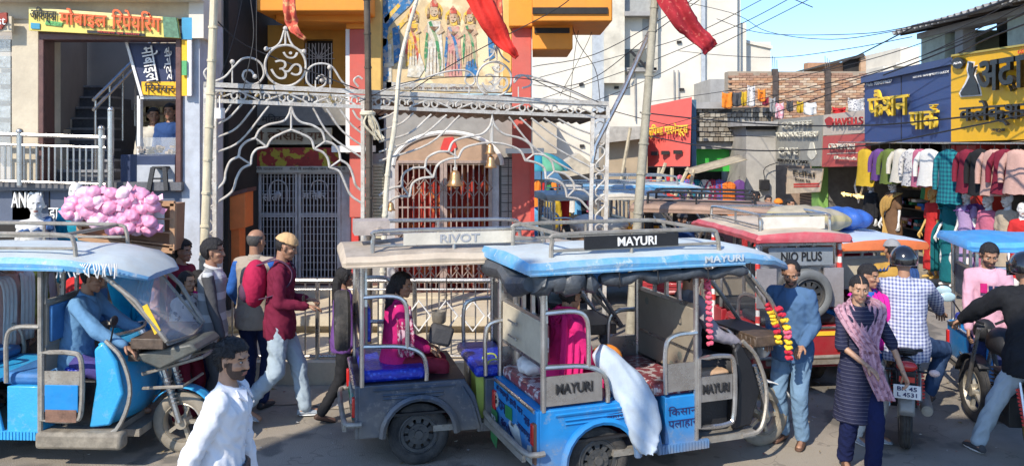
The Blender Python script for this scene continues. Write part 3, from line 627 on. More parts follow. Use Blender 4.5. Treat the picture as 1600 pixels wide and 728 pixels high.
# signs over left gate
part('sign_board', mat('grey_board', (.22, .21, .19), .7, var=.3), T, [(366, 158, 545, 196, TY-.12, .05)], TY)
part('sign_board', mat('ivory_board', (.48, .42, .30), .7, var=.2), T, [(364, 200, 518, 226, TY-.14, .05)], TY)
text('मन्दिर', BLACK, W(428, 187, TY-.15), (1, 0, 0), (0, 0, 1), .36, .16, T, .01)
text('श्री कोसाई राम', mat('brown_print', (.12, .05, .02), .6), W(446, 213, TY-.16), (1, 0, 0), (0, 0, 1), 1.2, .2, T, .01, bold=.015)
GAR = mat('garland_print', (.30, .035, .03), .8, var=.3); overlay(GAR, 'noise', (.42, .36, .04), 7, .9, .52); overlay(GAR, 'spots', (.02, .05, .02), 16, .8, .16)
part('garland_banner', GAR, T, [(348, 231, 532, 262, TY-.13, .05)], TY)
part('inscription_strip', mat('pale_strip', (.45, .43, .38), .7), T, [(345, 260, 550, 270, TY-.16, .06)], TY)
for k, tx in enumerate(('श्री मन्दिर समिति दाऊदनगर', 'सेवा मे समर्पित जन सहयोग से')): text(tx, BLACK, W(398+k*98, 264, TY-.17), (1, 0, 0), (0, 0, 1), .82, .055, T, .004)
# gates
def gate(x0, x1, y0, y1, Y, leaves, bars, m, diamond=False, words=()):
    G = []
    n = len(leaves)
    for (a, b) in leaves:
        fr = MB(); A, B_ = W(a, y0, Y), W(b, y1, Y)
        for p, q in (((A.x, A.z), (B_.x, A.z)), ((A.x, B_.z), (B_.x, B_.z)), ((A.x, A.z), (A.x, B_.z)), ((B_.x, A.z), (B_.x, B_.z))): fr.bar((p[0], Y, p[1]), (q[0], Y, q[1]), .05, .04)
        for f_ in ((.38, .40) if not diamond else (.35, .44)) : z = A.z+(B_.z-A.z)*f_; fr.bar((A.x, Y+.003, z), (B_.x, Y+.003, z), .03, .025)
        o = fr.build('gate_leaf', m, T, world=True); bars_n = int(bars*(b-a)/50)
        base = None
        for i in range(1, bars_n):
            x = A.x+(B_.x-A.x)*i/bars_n
            if base is None:
                bb = MB(); bb.bar((0, 0, 0), (0, 0, A.z-B_.z-.05), .014 if not diamond else .018); base = bb.build('bar', m, o); base.location = (0, 0, 0); cur = base
            else: cur = base.copy(); COL.objects.link(cur)
            cur.location = V3(x, Y, B_.z+.025)-T.location
        dd = MB()
        if diamond:
            for i in range(1, bars_n, 2):
                x = A.x+(B_.x-A.x)*i/bars_n
                for f_ in (.2, .62, .82):
                    z = A.z+(B_.z-A.z)*f_; r = .11; P = [(x-r, Y-.02, z), (x, Y-.02, z+r*1.2), (x+r, Y-.02, z), (x, Y-.02, z-r*1.2)]; dd.tube(P, .012, 4, closed=True)
                    dd.ell((x, Y-.02, z+r*1.35), (.022, .022, .022), 6, 4); dd.ell((x, Y-.02, z-r*1.35), (.022, .022, .022), 6, 4)
        else:
            xm = (A.x+B_.x)/2; z = A.z-.42; r = .13
            dd.tube([(xm-r, Y-.02, z)]+[(xm+r*cos(pi-pi*k/10), Y-.02, z+.18+r*sin(pi*k/10)) for k in range(11)]+[(xm+r, Y-.02, z)], .011, 4)
            dd.ell((xm, Y-.02, z+.1), (.05, .02, .05), 8, 5)
            for k in range(int((A.z-B_.z)/.1)):
                z = A.z-.06-k*.105; dd.bar((A.x, Y+.012, z), (B_.x, Y+.012, z), .007)
        dd.build('gate_ornament', m, o)  .location = -T.location
    return
gate(340, 548, 270, 440, TY-.06, [(341, 402), (406, 464), (468, 530)], 9, GREYIRON)
text('सीता', GREYIRON, W(424, 306, TY-.1), (1, 0, 0), (0, 0, 1), .26, .15, T, .01, bold=.01); text('मन्दिर', GREYIRON, W(492, 306, TY-.1), (1, 0, 0), (0, 0, 1), .34, .15, T, .01, bold=.01)
part('gate_jamb', GREYIRON, T, [(530, 268, 548, 452, TY-.05, .1), (604, 250, 618, 456, TY-.06, .14), (768, 250, 780, 456, TY-.06, .14), (604, 243, 780, 253, TY-.07, .16)], TY, bevel=.008)
part('louver_panel', mat('beige_louver', (.50, .46, .33), .7), T, [(562, 256, 600, 372, TY-.05, .06)], TY)
lv = None
for i in range(22):
    if lv is None: b_ = MB(); b_.box((0, 0, 0), (.34, .03, .028)); lv = b_.build('louver', mat('beige_louver', (.5, .46, .33)), T); o = lv
    else: o = lv.copy(); COL.objects.link(o)
    o.location = W(581, 259+i*5, TY-.07)-T.location
IRONL = mat('gate_silver', (.40, .31, .27), .5, metal=.2, var=.2, scale=9, dirt=.35, dcol=(.3, .15, .1))
gate(618, 768, 253, 456, TY-.08, [(620, 690), (696, 766)], 6, IRONL, True)
CURT = cloth('red_curtain', (.42, .05, .035), var=.3, scale=6); overlay(CURT, 'noise', (.62, .22, .08), 4, .8, .55)
cu = MB(); a0, b0 = W(620, 256, TY+.15), W(766, 456, TY+.15)
cu.grid(lambda u, v: (a0.x+(b0.x-a0.x)*u, TY+.22+.05*sin(u*60)+.02*sin(u*23+v*4), a0.z+(b0.z-a0.z)*v), 90, 6); cu.build('curtain', CURT, T, world=True, thick=.004)
cu = MB(); a1, b1 = W(341, 270, TY+.5), W(530, 440, TY+.5)
cu.grid(lambda u, v: (a1.x+(b1.x-a1.x)*u, TY+.5+.02*sin(u*50), a1.z+(b1.z-a1.z)*v), 60, 3); cu.build('inner_screen', mat('inner_dark', (.09, .06, .055), .8, var=.5, scale=3), T, world=True, thick=.01)
part('step', MAROON, T, [(600, 456, 835, 463, TY-.2, .4), (335, 440, 600, 452, TY-.15, .3)], TY)
part('step', CREAM, T, [(600, 463, 835, 475, TY-.5, .5), (335, 452, 600, 470, TY-.45, .4)], TY)
# inscription tiles: recessed joints
til = part('tile_wall', mat('tile_grout', (.10, .10, .10), .8), T, [(781, 246, 829, 372, TY-.03, .05)], TY)
TILE = mat('inscribed_tile', (.34, .34, .33), .5, var=.12); overlay(TILE, 'stripez', (.08, .08, .08), 38, .55, w=.35)
tb = None; a = W(783, 248, TY); b = W(828, 371, TY); nx_, nz_ = 4, 9
for i in range(nx_):
    for j in range(nz_):
        w_ = (b.x-a.x)/nx_; h_ = (a.z-b.z)/nz_
        if tb is None: q = MB(); q.box((0, 0, 0), (w_-.012, .02, h_-.012)); tb = q.build('tile', TILE, T); o = tb
        else: o = tb.copy(); COL.objects.link(o)
        o.location = V3(a.x+w_*(i+.5), TY-.04, b.z+h_*(j+.5))-T.location
part('side_wall', GREYP, T, [(781, 372, 829, 456, TY-.04, .06)], TY)
# orange notice boxes left of gate
ob = thing('donation_box', 'orange slant-topped donation box beside the left temple gate', 'box', W(362, 445, 11.2))
q = MB(); q.prism([W(345, 312, 11.0), W(383, 300, 11.0), W(383, 356, 11.0), W(345, 362, 11.0)], (0, .35, 0)); q.build('box_panel', mat('orange_board', (.75, .2, .05), .6, var=.15), ob, world=True, bevel=.01)
q = MB(); rect(q, 352, 356, 374, 440, 11.05, .25); q.build('pedestal', mat('orange_board', (.7, .2, .05)), ob, world=True); q = MB(); q.prism([W(340, 306, 10.98), W(386, 294, 10.98), W(386, 300, 10.98), W(340, 313, 10.98)], (0, .4, 0)); q.build('lid', MAROON, ob, world=True)
# ---------------- plinth fence
FY = 9.35
fz = lambda py: HC-(py-HY)*FY/F
FN = thing('railing', 'steel bar railing along the cream temple plinth', 'railing', (-2, FY, .25))
q = MB(); XA, XB = (344-800)/F*FY, (800-800)/F*FY
for z, r in ((fz(438), .028), (fz(452), .012), (fz(556), .02)): q.tube([(XA, FY, z), (XB, FY, z)], r, 8)
q.build('rail', STEEL, FN, world=True)
bs = None; n_ = int((XB-XA)/.135)
for i in range(n_+1):
    x = XA+(XB-XA)*i/n_; big = i % 8 == 0
    if big: q = MB(); q.tube([(x, FY, .25), (x, FY, 1.16)], .026, 8); q.build('post', STEEL, FN, world=True)
    else:
        if bs is None: q = MB(); q.tube([(0, 0, 0), (0, 0, .83)], .010, 6); bs = q.build('baluster', STEEL, FN); o = bs
        else: o = bs.copy(); COL.objects.link(o)
        o.location = V3(x, FY, .29)-FN.location
q = MB()
for i in range(4):
    x = (655+i*42-800)/F*FY; z = .74; r = .13; P = [(x-r, FY-.03, z), (x, FY-.03, z+r*1.3), (x+r, FY-.03, z), (x, FY-.03, z-r*1.3)]; q.tube(P, .012, 5, closed=True)
q.build('diamond_ornament', WHITE, FN, world=True)
# ---------------- iron portal
G1 = ((318-800)/F*9.5, 9.5); G2 = ((948-800)/F*11.3, 11.3); PP = PL(G1, G2)
PT = thing('iron_portal', 'white wrought iron portal with two scalloped arches and scrollwork', 'gateway', (G1[0], G1[1], 0))
def ptube(name, lists, r, m=IRONW, off=0, n=7):
    for l in lists: q = MB(); q.tube(spline([PP(x, y, off) for x, y in l], 5), r*.88, n); o = q.build(name, m, PT, world=True)
    return o
def pline(name, lists, w, m=IRONW, off=0):
    for a, b in lists: q = MB(); q.bar(PP(*a, off), PP(*b, off), w*.9); o = q.build(name, m, PT, world=True)
    return o
pline('beam_rail', [((318, 132), (950, 162))], .06); pline('beam_rail', [((318, 157), (950, 183))], .05)
pline('beam_rail', [((322, 141), (950, 166))], .03)
def scroll(xa, xb, f0, f1, flip=False):
    # S scroll between the two rails, from x=xa to x=xb
    def yy(x, t): top = 141+(x-322)*.0415; bot = 155+(x-318)*.0415; return top+(bot-top)*t
    w = xb-xa; P = []
    for k in range(9): a = -pi*.2+k*pi*.22; P.append((xa+w*.16-cos(a)*w*.13, (.5-.38*sin(a))))
    P2 = [(xa+(xb-x), 1-t) for x, t in P][::-1]
    return [(x, yy(x, t)) for x, t in (P+[(xa+w*.5, .5)]+P2)] if not flip else [(x, yy(x, 1-t)) for x, t in (P+[(xa+w*.5, .5)]+P2)]
xs = [336+i*37.5 for i in range(17)]
for i, x in enumerate(xs[:-1]):
    ptube('scroll', [scroll(x, x+36, 0, 1, i % 2)], .013)
PXM, PYM = .0, .0
# posts
pline('post', [((322, 132), (318, 562)), ((336, 150), (336, 548))], .05); pline('post', [((567, 152), (567, 520)), ((579, 152), (579, 520))], .05)
pline('post', [((926, 178), (920, 528)), ((950, 165), (943, 528))], .055)
def vscroll(x0, x1, y0, y1, fl):
    P = []; h = y1-y0; w = x1-x0; top = [(.2, .25), (.15, .1), (.5, .0), (.85, .1), (.85, .3), (.5, .5)]; P = top+[(1-x, 1-y) for x, y in top[:-1]][::-1]
    return [(x0+w*(x if not fl else 1-x), y0+h*y) for x, y in P]
ptube('post_scroll', [vscroll(928, 947, 190+i*40, 228+i*40, 0) for i in range(5)], .014); ptube('post_scroll', [vscroll(322, 335, 165+i*40, 203+i*40, 1) for i in range(9)], .012); ptube('post_scroll', [vscroll(568, 579, 190+i*36, 224+i*36, 1) for i in range(7)], .012)
# left arch, traced
LO = [[(455, 166), (451, 180), (442, 190), (420, 195), (406, 203), (399, 216)], [(399, 216), (386, 221), (376, 231), (373, 245)], [(373, 245), (360, 252), (353, 268), (350, 284), (337, 298)],
      [(455, 166), (460, 181), (470, 191), (488, 196), (503, 206), (508, 221)], [(508, 221), (520, 225), (529, 235), (532, 250)], [(532, 250), (544, 258), (551, 273), (556, 290), (568, 300)]]
LI = [[(455, 203), (440, 209), (425, 217), (417, 230)], [(417, 230), (402, 233), (394, 243), (392, 257)], [(392, 257), (378, 264), (370, 278), (362, 300), (337, 318)],
      [(455, 203), (472, 210), (486, 218), (491, 233)], [(491, 233), (504, 238), (512, 248), (515, 262)], [(515, 262), (530, 268), (538, 284), (548, 305), (566, 318)]]
CUS = [[(399, 216), (417, 230)], [(373, 245), (392, 257)], [(508, 221), (491, 233)], [(532, 250), (515, 262)], [(455, 160), (455, 203)]]
ptube('arch', LO+LI, .017); ptube('arch_tie', CUS, .014)
ptube('ray', [[(337, 186), (352, 176), (362, 162)], [(337, 196), (358, 184), (378, 163)], [(337, 216), (370, 200), (399, 165)], [(337, 239), (376, 220), (420, 166)], [(489, 169), (516, 212), (566, 247)], [(510, 170), (534, 204), (567, 229)], [(531, 171), (548, 194), (567, 210)], [(551, 172), (558, 184), (567, 190)]], .014)
# right arch
RO = [[(769, 184), (765, 198), (752, 210), (725, 215), (708, 222), (701, 237)], [(701, 237), (684, 238), (668, 247), (664, 262)], [(664, 262), (645, 263), (630, 273), (628, 291)], [(628, 291), (612, 294), (600, 300), (592, 306)],
      [(769, 184), (774, 198), (788, 210), (812, 216), (828, 226), (834, 241)], [(834, 241), (850, 243), (862, 253), (866, 268)], [(866, 268), (882, 272), (895, 284), (898, 296)], [(898, 296), (912, 298), (921, 305), (925, 312)]]
RI = [[(769, 223), (748, 225), (725, 232), (716, 247)], [(716, 247), (700, 249), (684, 258), (677, 277)], [(677, 277), (658, 279), (644, 288), (640, 307)], [(640, 307), (620, 308), (600, 320), (592, 326)],
      [(769, 223), (790, 226), (812, 235), (821, 251)], [(821, 251), (836, 254), (850, 262), (853, 279)], [(853, 279), (870, 282), (882, 292), (886, 308)], [(886, 308), (905, 312), (918, 325), (924, 330)]]
ptube('arch', RO+RI, .018); ptube('arch_tie', [[(701, 237), (716, 247)], [(664, 262), (677, 277)], [(628, 291), (640, 307)], [(834, 241), (821, 251)], [(866, 268), (853, 279)], [(898, 296), (886, 308)], [(769, 178), (769, 223)]], .015)
ptube('ray', [[(592, 186), (608, 181), (620, 173)], [(592, 205), (625, 194), (646, 177)], [(592, 222), (640, 208), (674, 179)], [(592, 238), (655, 215), (698, 180)], [(592, 252), (670, 225), (718, 181)],
              [(812, 184), (860, 226), (924, 262)], [(830, 185), (872, 216), (924, 244)], [(850, 185), (885, 208), (925, 226)], [(872, 186), (898, 200), (925, 210)], [(795, 183), (840, 235), (922, 282)]], .015)
# crest ornaments
def ring(cx, cy, r, n=24): return [(cx+r*cos(2*pi*k/n), cy+r*sin(2*pi*k/n)) for k in range(n+1)]
ptube('crest_ring', [ring(446, 103, 32)], .017); ptube('crest_ring', [ring(772, 124, 27)], .017)
ptube('crest_spire', [[(446, 44), (446, 71)], [(444, 48), (438, 66), (428, 75), (416, 77)], [(448, 48), (454, 66), (463, 76), (475, 81)]], .014)
ptube('crest_spire', [[(777, 0), (776, 95)], [(776, 72), (770, 86), (756, 97)], [(777, 72), (784, 88), (796, 98)]], .013)
q = MB()
for x, y in ((416, 77), (475, 81), (446, 45), (398, 120), (503, 126), (363, 97), (515, 106)): q.ell(PP(x, y), (.03, .03, .03), 8, 6)
q.build('finial_ball', IRONW, PT, world=True)
ptube('crest_scroll', [[(335, 128), (352, 120), (366, 104), (380, 92), (396, 92), (409, 102), (412, 118), (403, 130), (390, 131), (380, 122), (382, 112), (392, 111), (398, 120)],
                       [(323, 124), (319, 114), (325, 107), (333, 110), (336, 118)], [(546, 140), (533, 126), (520, 106), (506, 100), (490, 102), (480, 112), (480, 128), (492, 138), (506, 134), (509, 124), (502, 118), (494, 124)],
                       [(560, 136), (553, 126), (560, 120), (566, 124)]], .015)
ptube('crest_scroll', [[(594, 143), (640, 130), (690, 114), (722, 110), (738, 116), (742, 128), (735, 134), (727, 128), (728, 120)], [(803, 128), (806, 120), (818, 118), (830, 126), (828, 134), (816, 138)], [(803, 130), (815, 119), (840, 122), (880, 138), (930, 160)]], .014)
ptube('crest_stem', [[(493, 126), (493, 139)], [(733, 132), (733, 150)], [(810, 136), (810, 153)], [(363, 98), (363, 134)], [(516, 107), (516, 140)]], .01)
uxv = (PP(900, 200)-PP(400, 200)); uxv.z = 0; uxv.normalize()
text('ॐ', IRONW, PP(447, 103, .01), uxv, (0, 0, 1), .36, .33, PT, .03, bold=-.01, name='om_emblem', res=6); text('ॐ', IRONW, PP(772, 124, .01), uxv, (0, 0, 1), .36, .34, PT, .03, bold=-.01, name='om_emblem', res=6)
# tin awning on the portal's right half
q = MB(); A_, B_ = PP(590, 150), PP(955, 170)
nb = V3(-uxv.y, uxv.x, 0)
q.grid(lambda u, v: A_.lerp(B_, u)+nb*(.02+v*.95)+V3(0, 0, -.06-.12*v+.018*sin(u*150)+.03*noise.noise(V3(u*9, v*5, 1))), 180, 5); q.build('awning_sheet', TIN, PT, world=True, thick=.006)
# leaves and rags caught in the beam
LEAF = mat('dry_marigold', (.28, .20, .07), .9, var=.5, scale=20)
q = MB()
for i in range(150):
    x = RN.uniform(338, 545); c = PP(x, 147+(x-318)*.04+RN.gauss(0, 5), RN.uniform(-.03, .05)); s_ = RN.uniform(.015, .035); q.add([c+V3(*[RN.uniform(-s_, s_) for _ in range(3)]) for _ in range(3)], [(0, 1, 2)])
tag(q.build('marigold_garland', LEAF, None, smooth=0), 'withered marigold garland wound through the left portal beam', 'garland')
# bells
BRASS = mat('brass', (.62, .36, .16), .35, metal=.75, var=.25, scale=8, dirt=.3)
def bell(px, py, r, lab, Lr=.25):
    c = PP(px, py); t = thing('bell', lab, 'bell', c, 0)
    q = MB(); q.lathe([(r*.98, -r*1.05), (r*1.04, -r*1.0), (r*.85, -r*.8), (r*.66, -r*.3), (r*.6, r*.3), (r*.5, r*.62), (r*.25, r*.8), (.01, r*.85)], n=20); q.build('bell_body', BRASS, t)
    q = MB(); q.ell((0, 0, -r*1.1), (r*.22, r*.22, r*.25), 8, 6); q.tube([(0, 0, -r*.9), (0, 0, 0)], r*.08); q.build('clapper', BRASS, t)
    q = MB(); q.tube([(0, 0, r*.8), (0, 0, r*.8+Lr)], r*.1, 6); q.tube([(r*.2*cos(a), 0, r*1.0+r*.2*sin(a)) for a in [k*pi/5 for k in range(11)]], r*.07, 5); q.build('hanger', IRONW, t)
bell(711, 277, .105, 'large brass bell hanging low from the right arch', .28); bell(767, 252, .08, 'dark brass bell cluster hanging under the right arch tip', .3); bell(611, 322, .055, 'smallest brass bell hanging by the middle bamboo pole', .1); bell(766, 232, .07, 'upper brass bell hanging at the right arch tip', .2)
q = MB(); q.box((0, 0, 0), (.09, .09, .12)); q.bar((0, 0, .06), (0, 0, .2), .01); o = q.build('lamp', WHITE, None); o.location = PP(343, 186, .1); tag(o, 'small white square lamp tied to the left portal post', 'lamp')
# ---------------- bamboo poles
def pole(pts, r0, r1, m, lab, nodes=True, cat='pole', name='bamboo_pole'):
    P = spline(pts, 6); n = len(P); rs = [r0+(r1-r0)*i/(n-1) for i in range(n)]
    q = MB(); q.tube(P, rs, 9)
    L = 0; acc = 0
    if nodes:
        for i in range(1, n):
            acc += (P[i]-P[i-1]).length
            if acc > .3: acc = 0; d = (P[i]-P[i-1]).normalized()*.012; q.tube([P[i]-d, P[i]+d], rs[i]*1.18, 9)
    return tag(q.build(name, m, None, at=P[0]), lab, cat)
pb = lambda x, y, Y: W(x, y, Y)
q0 = pb(337, -60, 9.25); base = pb(312, 560, 9.25); pole([base, pb(325, 250, 9.25), q0], .05, .045, mat('cream_pole', (.66, .58, .40), .7, var=.15, dirt=.3), 'thick cream pole rising by the left portal post', cat='pole')
q1 = PP(572, 540, .1); pole([q1, PP(574, 260, .1), PP(570, -50, .1)], .045, .038, BAMBOOD, 'dark bamboo pole with rags tied at the middle portal post')
pole([PP(588, 560, .2), PP(598, 300, .2), PP(612, 190, .2), PP(622, 90, .2), PP(655, -30, .2)], .036, .022, mat('peeled_stick', (.68, .62, .48), .7, var=.2, bump=.3), 'crooked pale stick leaning before the painted mural')
pole([W(985, 520, 11), W(1000, 300, 11), W(1012, 150, 11), W(1028, -60, 11)], .07, .05, mat('weathered_bamboo', (.36, .33, .25), .7, var=.3, scale=9, bump=.3), 'tall thick weathered bamboo pole right of the portal')
q = MB(); q.tube([PP(1025, 28), PP(975, 140), PP(930, 228), PP(925, 255)], .035, 8); tag(q.build('steel_pipe', STEEL, None), 'slanting steel pipe lashed to the portal right corner', 'pipe')
RAG = cloth('rag', (.62, .56, .42)); q = MB()
for i in range(9):
    a = PP(572+RN.uniform(-4, 6), 178+RN.uniform(-4, 4), .15); q.tube(spline([a, a+V3(RN.uniform(-.03, .1), -.02, -.12), a+V3(RN.uniform(-.03, .18), -.03, -.3)], 3), [.03-.0015*k for k in range(7)], 5, flat=.4)
q.tube(ring(0, 0, 0)[:0]+[PP(572, 178, .1)+V3(.07*cos(a), .07*sin(a), 0) for a in [k*pi/6 for k in range(12)]], .03, 6, closed=True)
tag(q.build('rag_knot', RAG, None), 'bundle of cream rags knotted round the dark bamboo pole', 'rag')
# ---------------- flags
def flag(pts, ws, m, lab, Yo, Yd=.25):
    P = spline([W(x, y, Yo) for x, y in pts], 4); n = len(P)
    q = MB(); wv = lambda t: ws[0]+(ws[1]-ws[0])*t if t < .5 else ws[1]+(ws[2]-ws[1])*(t-.5)*2
    def f_(u, v):
        k = min(int(v*(n-1)), n-2); t = v*(n-1)-k; c = P[k].lerp(P[k+1], t); d = (P[k+1]-P[k]).normalized(); s_ = d.cross(V3(0, 1, 0)).normalized(); w_ = wv(v)
        return c+s_*(u-.5)*w_+V3(0, .5*Yd*w_*sin(u*11+v*5)+.03*sin(v*14), 0)+s_*.02*noise.noise(V3(u*3, v*8, Yo))
    q.grid(f_, 16, 30); return tag(q.build('flag', m, None, thick=.003), lab, 'flag')
FRED = cloth('red_flag', (.62, .04, .03), var=.2); FM = cloth('maroon_flag', (.38, .03, .04), var=.25); overlay(FM, 'noise', (.62, .2, .15), 18, .5, .6); FO = cloth('faded_red_flag', (.62, .12, .08), var=.3)
overlay(FO, 'noise', (.75, .45, .2), 14, .6, .55)
flag([(450, -45), (453, 15), (457, 42), (476, 62)], (.16, .16, .04), FO, 'small faded red flag over the left om emblem', 9.8)
flag([(735, -25), (765, 30), (790, 70), (808, 90)], (.30, .25, .05), FRED, 'bright red flag drooping in front of the mural', 10.4)
flag([(776, -40), (778, 30), (790, 62), (797, 78)], (.14, .14, .04), FO, 'narrow red pennant on the right crest spire', 10.6)
flag([(1030, -40), (1062, 22), (1096, 60), (1112, 78)], (.35, .26, .22), FM, 'maroon printed flag blowing beside the tall bamboo pole', 10.8)
# ---------------- left building
LY = 10.0
LB = thing('shop_building', 'cream building with a granite stairway and mobile repair sign', 'building', (-5, LY, 0))
def lp(name, m, rects, d=.2, Y=LY, **k): return part(name, m, LB, rects, Y, d, **k)
lp('pillar', CREAM, [(18, 10, 60, 345)], .5, bevel=.01); lp('beam', CREAM, [(-60, -40, 318, 30)], .6, LY-.02); lp('beam', WHITEP, [(-60, -12, 312, 0)], .2, LY-.25)
lp('door_frame', MAROON, [(60, 60, 68, 290), (274, 60, 283, 300), (60, 52, 283, 63)], .25, LY-.05, bevel=.01)
lp('pillar', mat('bluewash_plaster', (.50, .54, .60), .85, var=.15, dirt=.3), [(284, 30, 312, 520)], .8)
lp('wall', WHITEP, [(295, -40, 318, 60)], .4, LY-.1)
lp('poster', YELSIGN, [(284, 60, 292, 150, LY-.08, .03)]); lp('poster', mat('poster_blue', (.05, .3, .5), .6), [(284, 28, 300, 62, LY-.1, .03)]); lp('poster', WHITE, [(292.5, 30, 299, 150, LY-.09, .03)])
lp('poster', mat('poster_green', (.1, .4, .15), .6), [(284, 95, 291.5, 118, LY-.12, .02)])
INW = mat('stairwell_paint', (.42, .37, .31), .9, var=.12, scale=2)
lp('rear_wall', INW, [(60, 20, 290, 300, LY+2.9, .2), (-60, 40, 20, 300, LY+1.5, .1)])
q = MB(); a_, b_ = W(66, 0, LY+.1), W(136, 0, LY+2.8); q.prism([(a_.x, a_.y, 2.2), (b_.x, b_.y, 2.2), (b_.x, b_.y, 5.2), (a_.x, a_.y, 5.2)], (-.1, .05, 0)); q.build('side_wall', mat('stair_side_paint', (.30, .265, .23), .9, var=.15, scale=2), LB, world=True); q = MB(); q.box((W(284, 0, LY).x+.12, LY+2.4, 3.1), (.1, 4.2, 3.4)); q.build('side_wall', INW, LB, world=True); q = MB(); q.box((W(284, 0, LY).x+.21, LY+2.9, 3.6), (.06, 3.9, 7.2)); q.build('outer_wall', DARK, LB, world=True)  # outer wall near-black: the shade of the gap is put into its colour
# lower storey
lp('floor_slab', GRAN, [(-60, 285, 283, 298)], 5.0, LY-.1); lp('fascia', mat('slate_blue', (.10, .12, .17), .5, var=.1), [(-60, 298, 284, 346)], .2)
lp('fascia_joint', DARK, [(76, 299, 77, 345), (168, 299, 169, 345)], .02, LY-.012)
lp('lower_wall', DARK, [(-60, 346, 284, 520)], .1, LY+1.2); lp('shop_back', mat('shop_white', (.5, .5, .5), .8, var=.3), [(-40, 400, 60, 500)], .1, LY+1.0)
text('ANGEL', WHITE, W(47, 312, LY-.03), (1, 0, 0), (0, 0, 1), .40, .19, LB, .05, bold=.008); text('डा', WHITE, W(86, 333, LY-.03), (1, 0, 0), (0, 0, 1), .12, .13, LB, .04)
# stairs
nS = 9; STT = mat('tread_stone', (.30, .30, .31), .5, var=.3, scale=24)
for i in range(nS):
    t = i/(nS-1); y_ = LY+.35+t*2.2; z_ = HC-(283-148*((i+1)/nS)-HY)*y_/F; xa = W(84+22*t, 0, y_).x; xb = W(172+3*t, 0, y_).x
    q = MB(); q.box(((xa+xb)/2, y_+.35, z_-.14), (xb-xa, .7, .25)); q.build('stair_step', GRAN, LB, world=True); q = MB(); q.box(((xa+xb)/2, y_+.12, z_-.008), (xb-xa+.02, .30, .03)); q.build('stair_tread', STT, LB, world=True)
    if i < 6: q = MB(); q.box((xa+.01, y_+.1, z_+.03), (.05, .26, .20)); q.build('skirting_step', CREAM, LB, world=True)
xb = W(176, 0, LY+.9).x
# stair rail
q = MB(); xr = xb+.05
for dz in (.9, .78): q.tube([(xr, LY+.3, 2.3+dz), (xr, LY+3.0, 3.8+dz)], .022, 6)
for i in range(8): q.tube([(xr, LY+.35+i*.36, 2.3+i*.2), (xr, LY+.35+i*.36, 3.2+i*.2)], .014, 6)
q.build('stair_rail', STEEL, LB, world=True)
# slanted poster board beside the counter
def board(name, pts, Y, d, m, root): q = MB(); q.prism([W(x, y, Y) for x, y in pts], (0, d, 0)); return q.build(name, m, root, world=True)
bd = board('slanted_signboard', [(198, 68), (275, 68), (275, 151), (221, 148)], LY+.2, .05, mat('dark_blue_board', (.02, .03, .09), .5, var=.1), LB)
board('board_stripe', [(221, 128), (275, 128), (275, 151), (222, 148)], LY+.195, .02, YELSIGN, LB); board('board_frame', [(195, 66), (199, 66), (223, 150), (219, 152)], LY+.18, .05, WHITE, LB)
text('मोबाइल', WHITE, W(236, 100, LY+.17), (.18, 0, -1), (1, 0, .18), .43, .22, LB, .01, bold=.012); text('सेन्टर', WHITE, W(263, 100, LY+.17), (.1, 0, -1), (1, 0, .1), .4, .11, LB, .01, bold=.008); text('रिपेयर', BLACK, W(249, 137, LY+.17), (1, 0, -.03), (0, 0, 1), .36, .12, LB, .01, bold=.008)
lp('inner_lintel', WHITE, [(217, 150, 275, 155, LY+.25, .08), (214, 150, 219, 250, LY+.25, .08)])
lp('shop_shelf', mat('shelf_wood', (.30, .20, .12), .6, var=.4, scale=9), [(219, 158, 275, 215, LY+1.5, .05)])
q = MB()
for i in range(26): x = 222+RN.random()*48; y = RN.choice((172, 186, 200)); p = W(x, y, LY+1.42); q.box(p, (.05, .05, RN.uniform(.05, .1)))
q.build('stock_boxes', mat('stock_gold', (.5, .35, .15), .5, var=.5, scale=20), LB, world=True)
CN = thing('shop_counter', 'glass topped shop counter with navy front beside the stairs', 'counter', W(244, 298, LY+.1))
q = MB(); rect(q, 188, 242, 274, 299, LY+.05, .5); q.build('counter_front', mat('navy_laminate', (.03, .045, .10), .4), CN, world=True, bevel=.01)
q = MB(); rect(q, 214, 258, 273, 290, LY+.03, .02); q.build('white_panel', mat('dull_white', (.45, .47, .5), .5), CN, world=True)
q = MB(); rect(q, 216, 215, 275, 242, LY+.15, .35); q.build('glass_case', GLASS, CN, world=True)
q = MB()
for i in range(30): p = W(218+RN.random()*54, RN.uniform(229, 240), LY+.2+RN.random()*.2); q.box(p, (.05, .06, .03), RN.random()*3)
q.build('goods', mat('goods', (.5, .4, .3), .5, var=.8, scale=30), CN, world=True)
# stool
ST = thing('plastic_stool', 'black plastic stool standing before the shop counter', 'stool', W(252, 297, LY-.02))
q = MB(); q.box((0, 0, .27), (.17, .17, .03)); q.build('seat', BLACK, ST, bevel=.01)
for a in (-1, 1):
    for b in (-1, 1): q = MB(); q.bar((a*.07, b*.07, .27), (a*.105, b*.105, 0), .05, .03); q.build('leg', BLACK, ST)
q = MB()
for a in (-1, 1): q.bar((-.08, a*.08, .14), (.08, a*.08, .14), .03, .02)
q.build('rung', BLACK, ST)
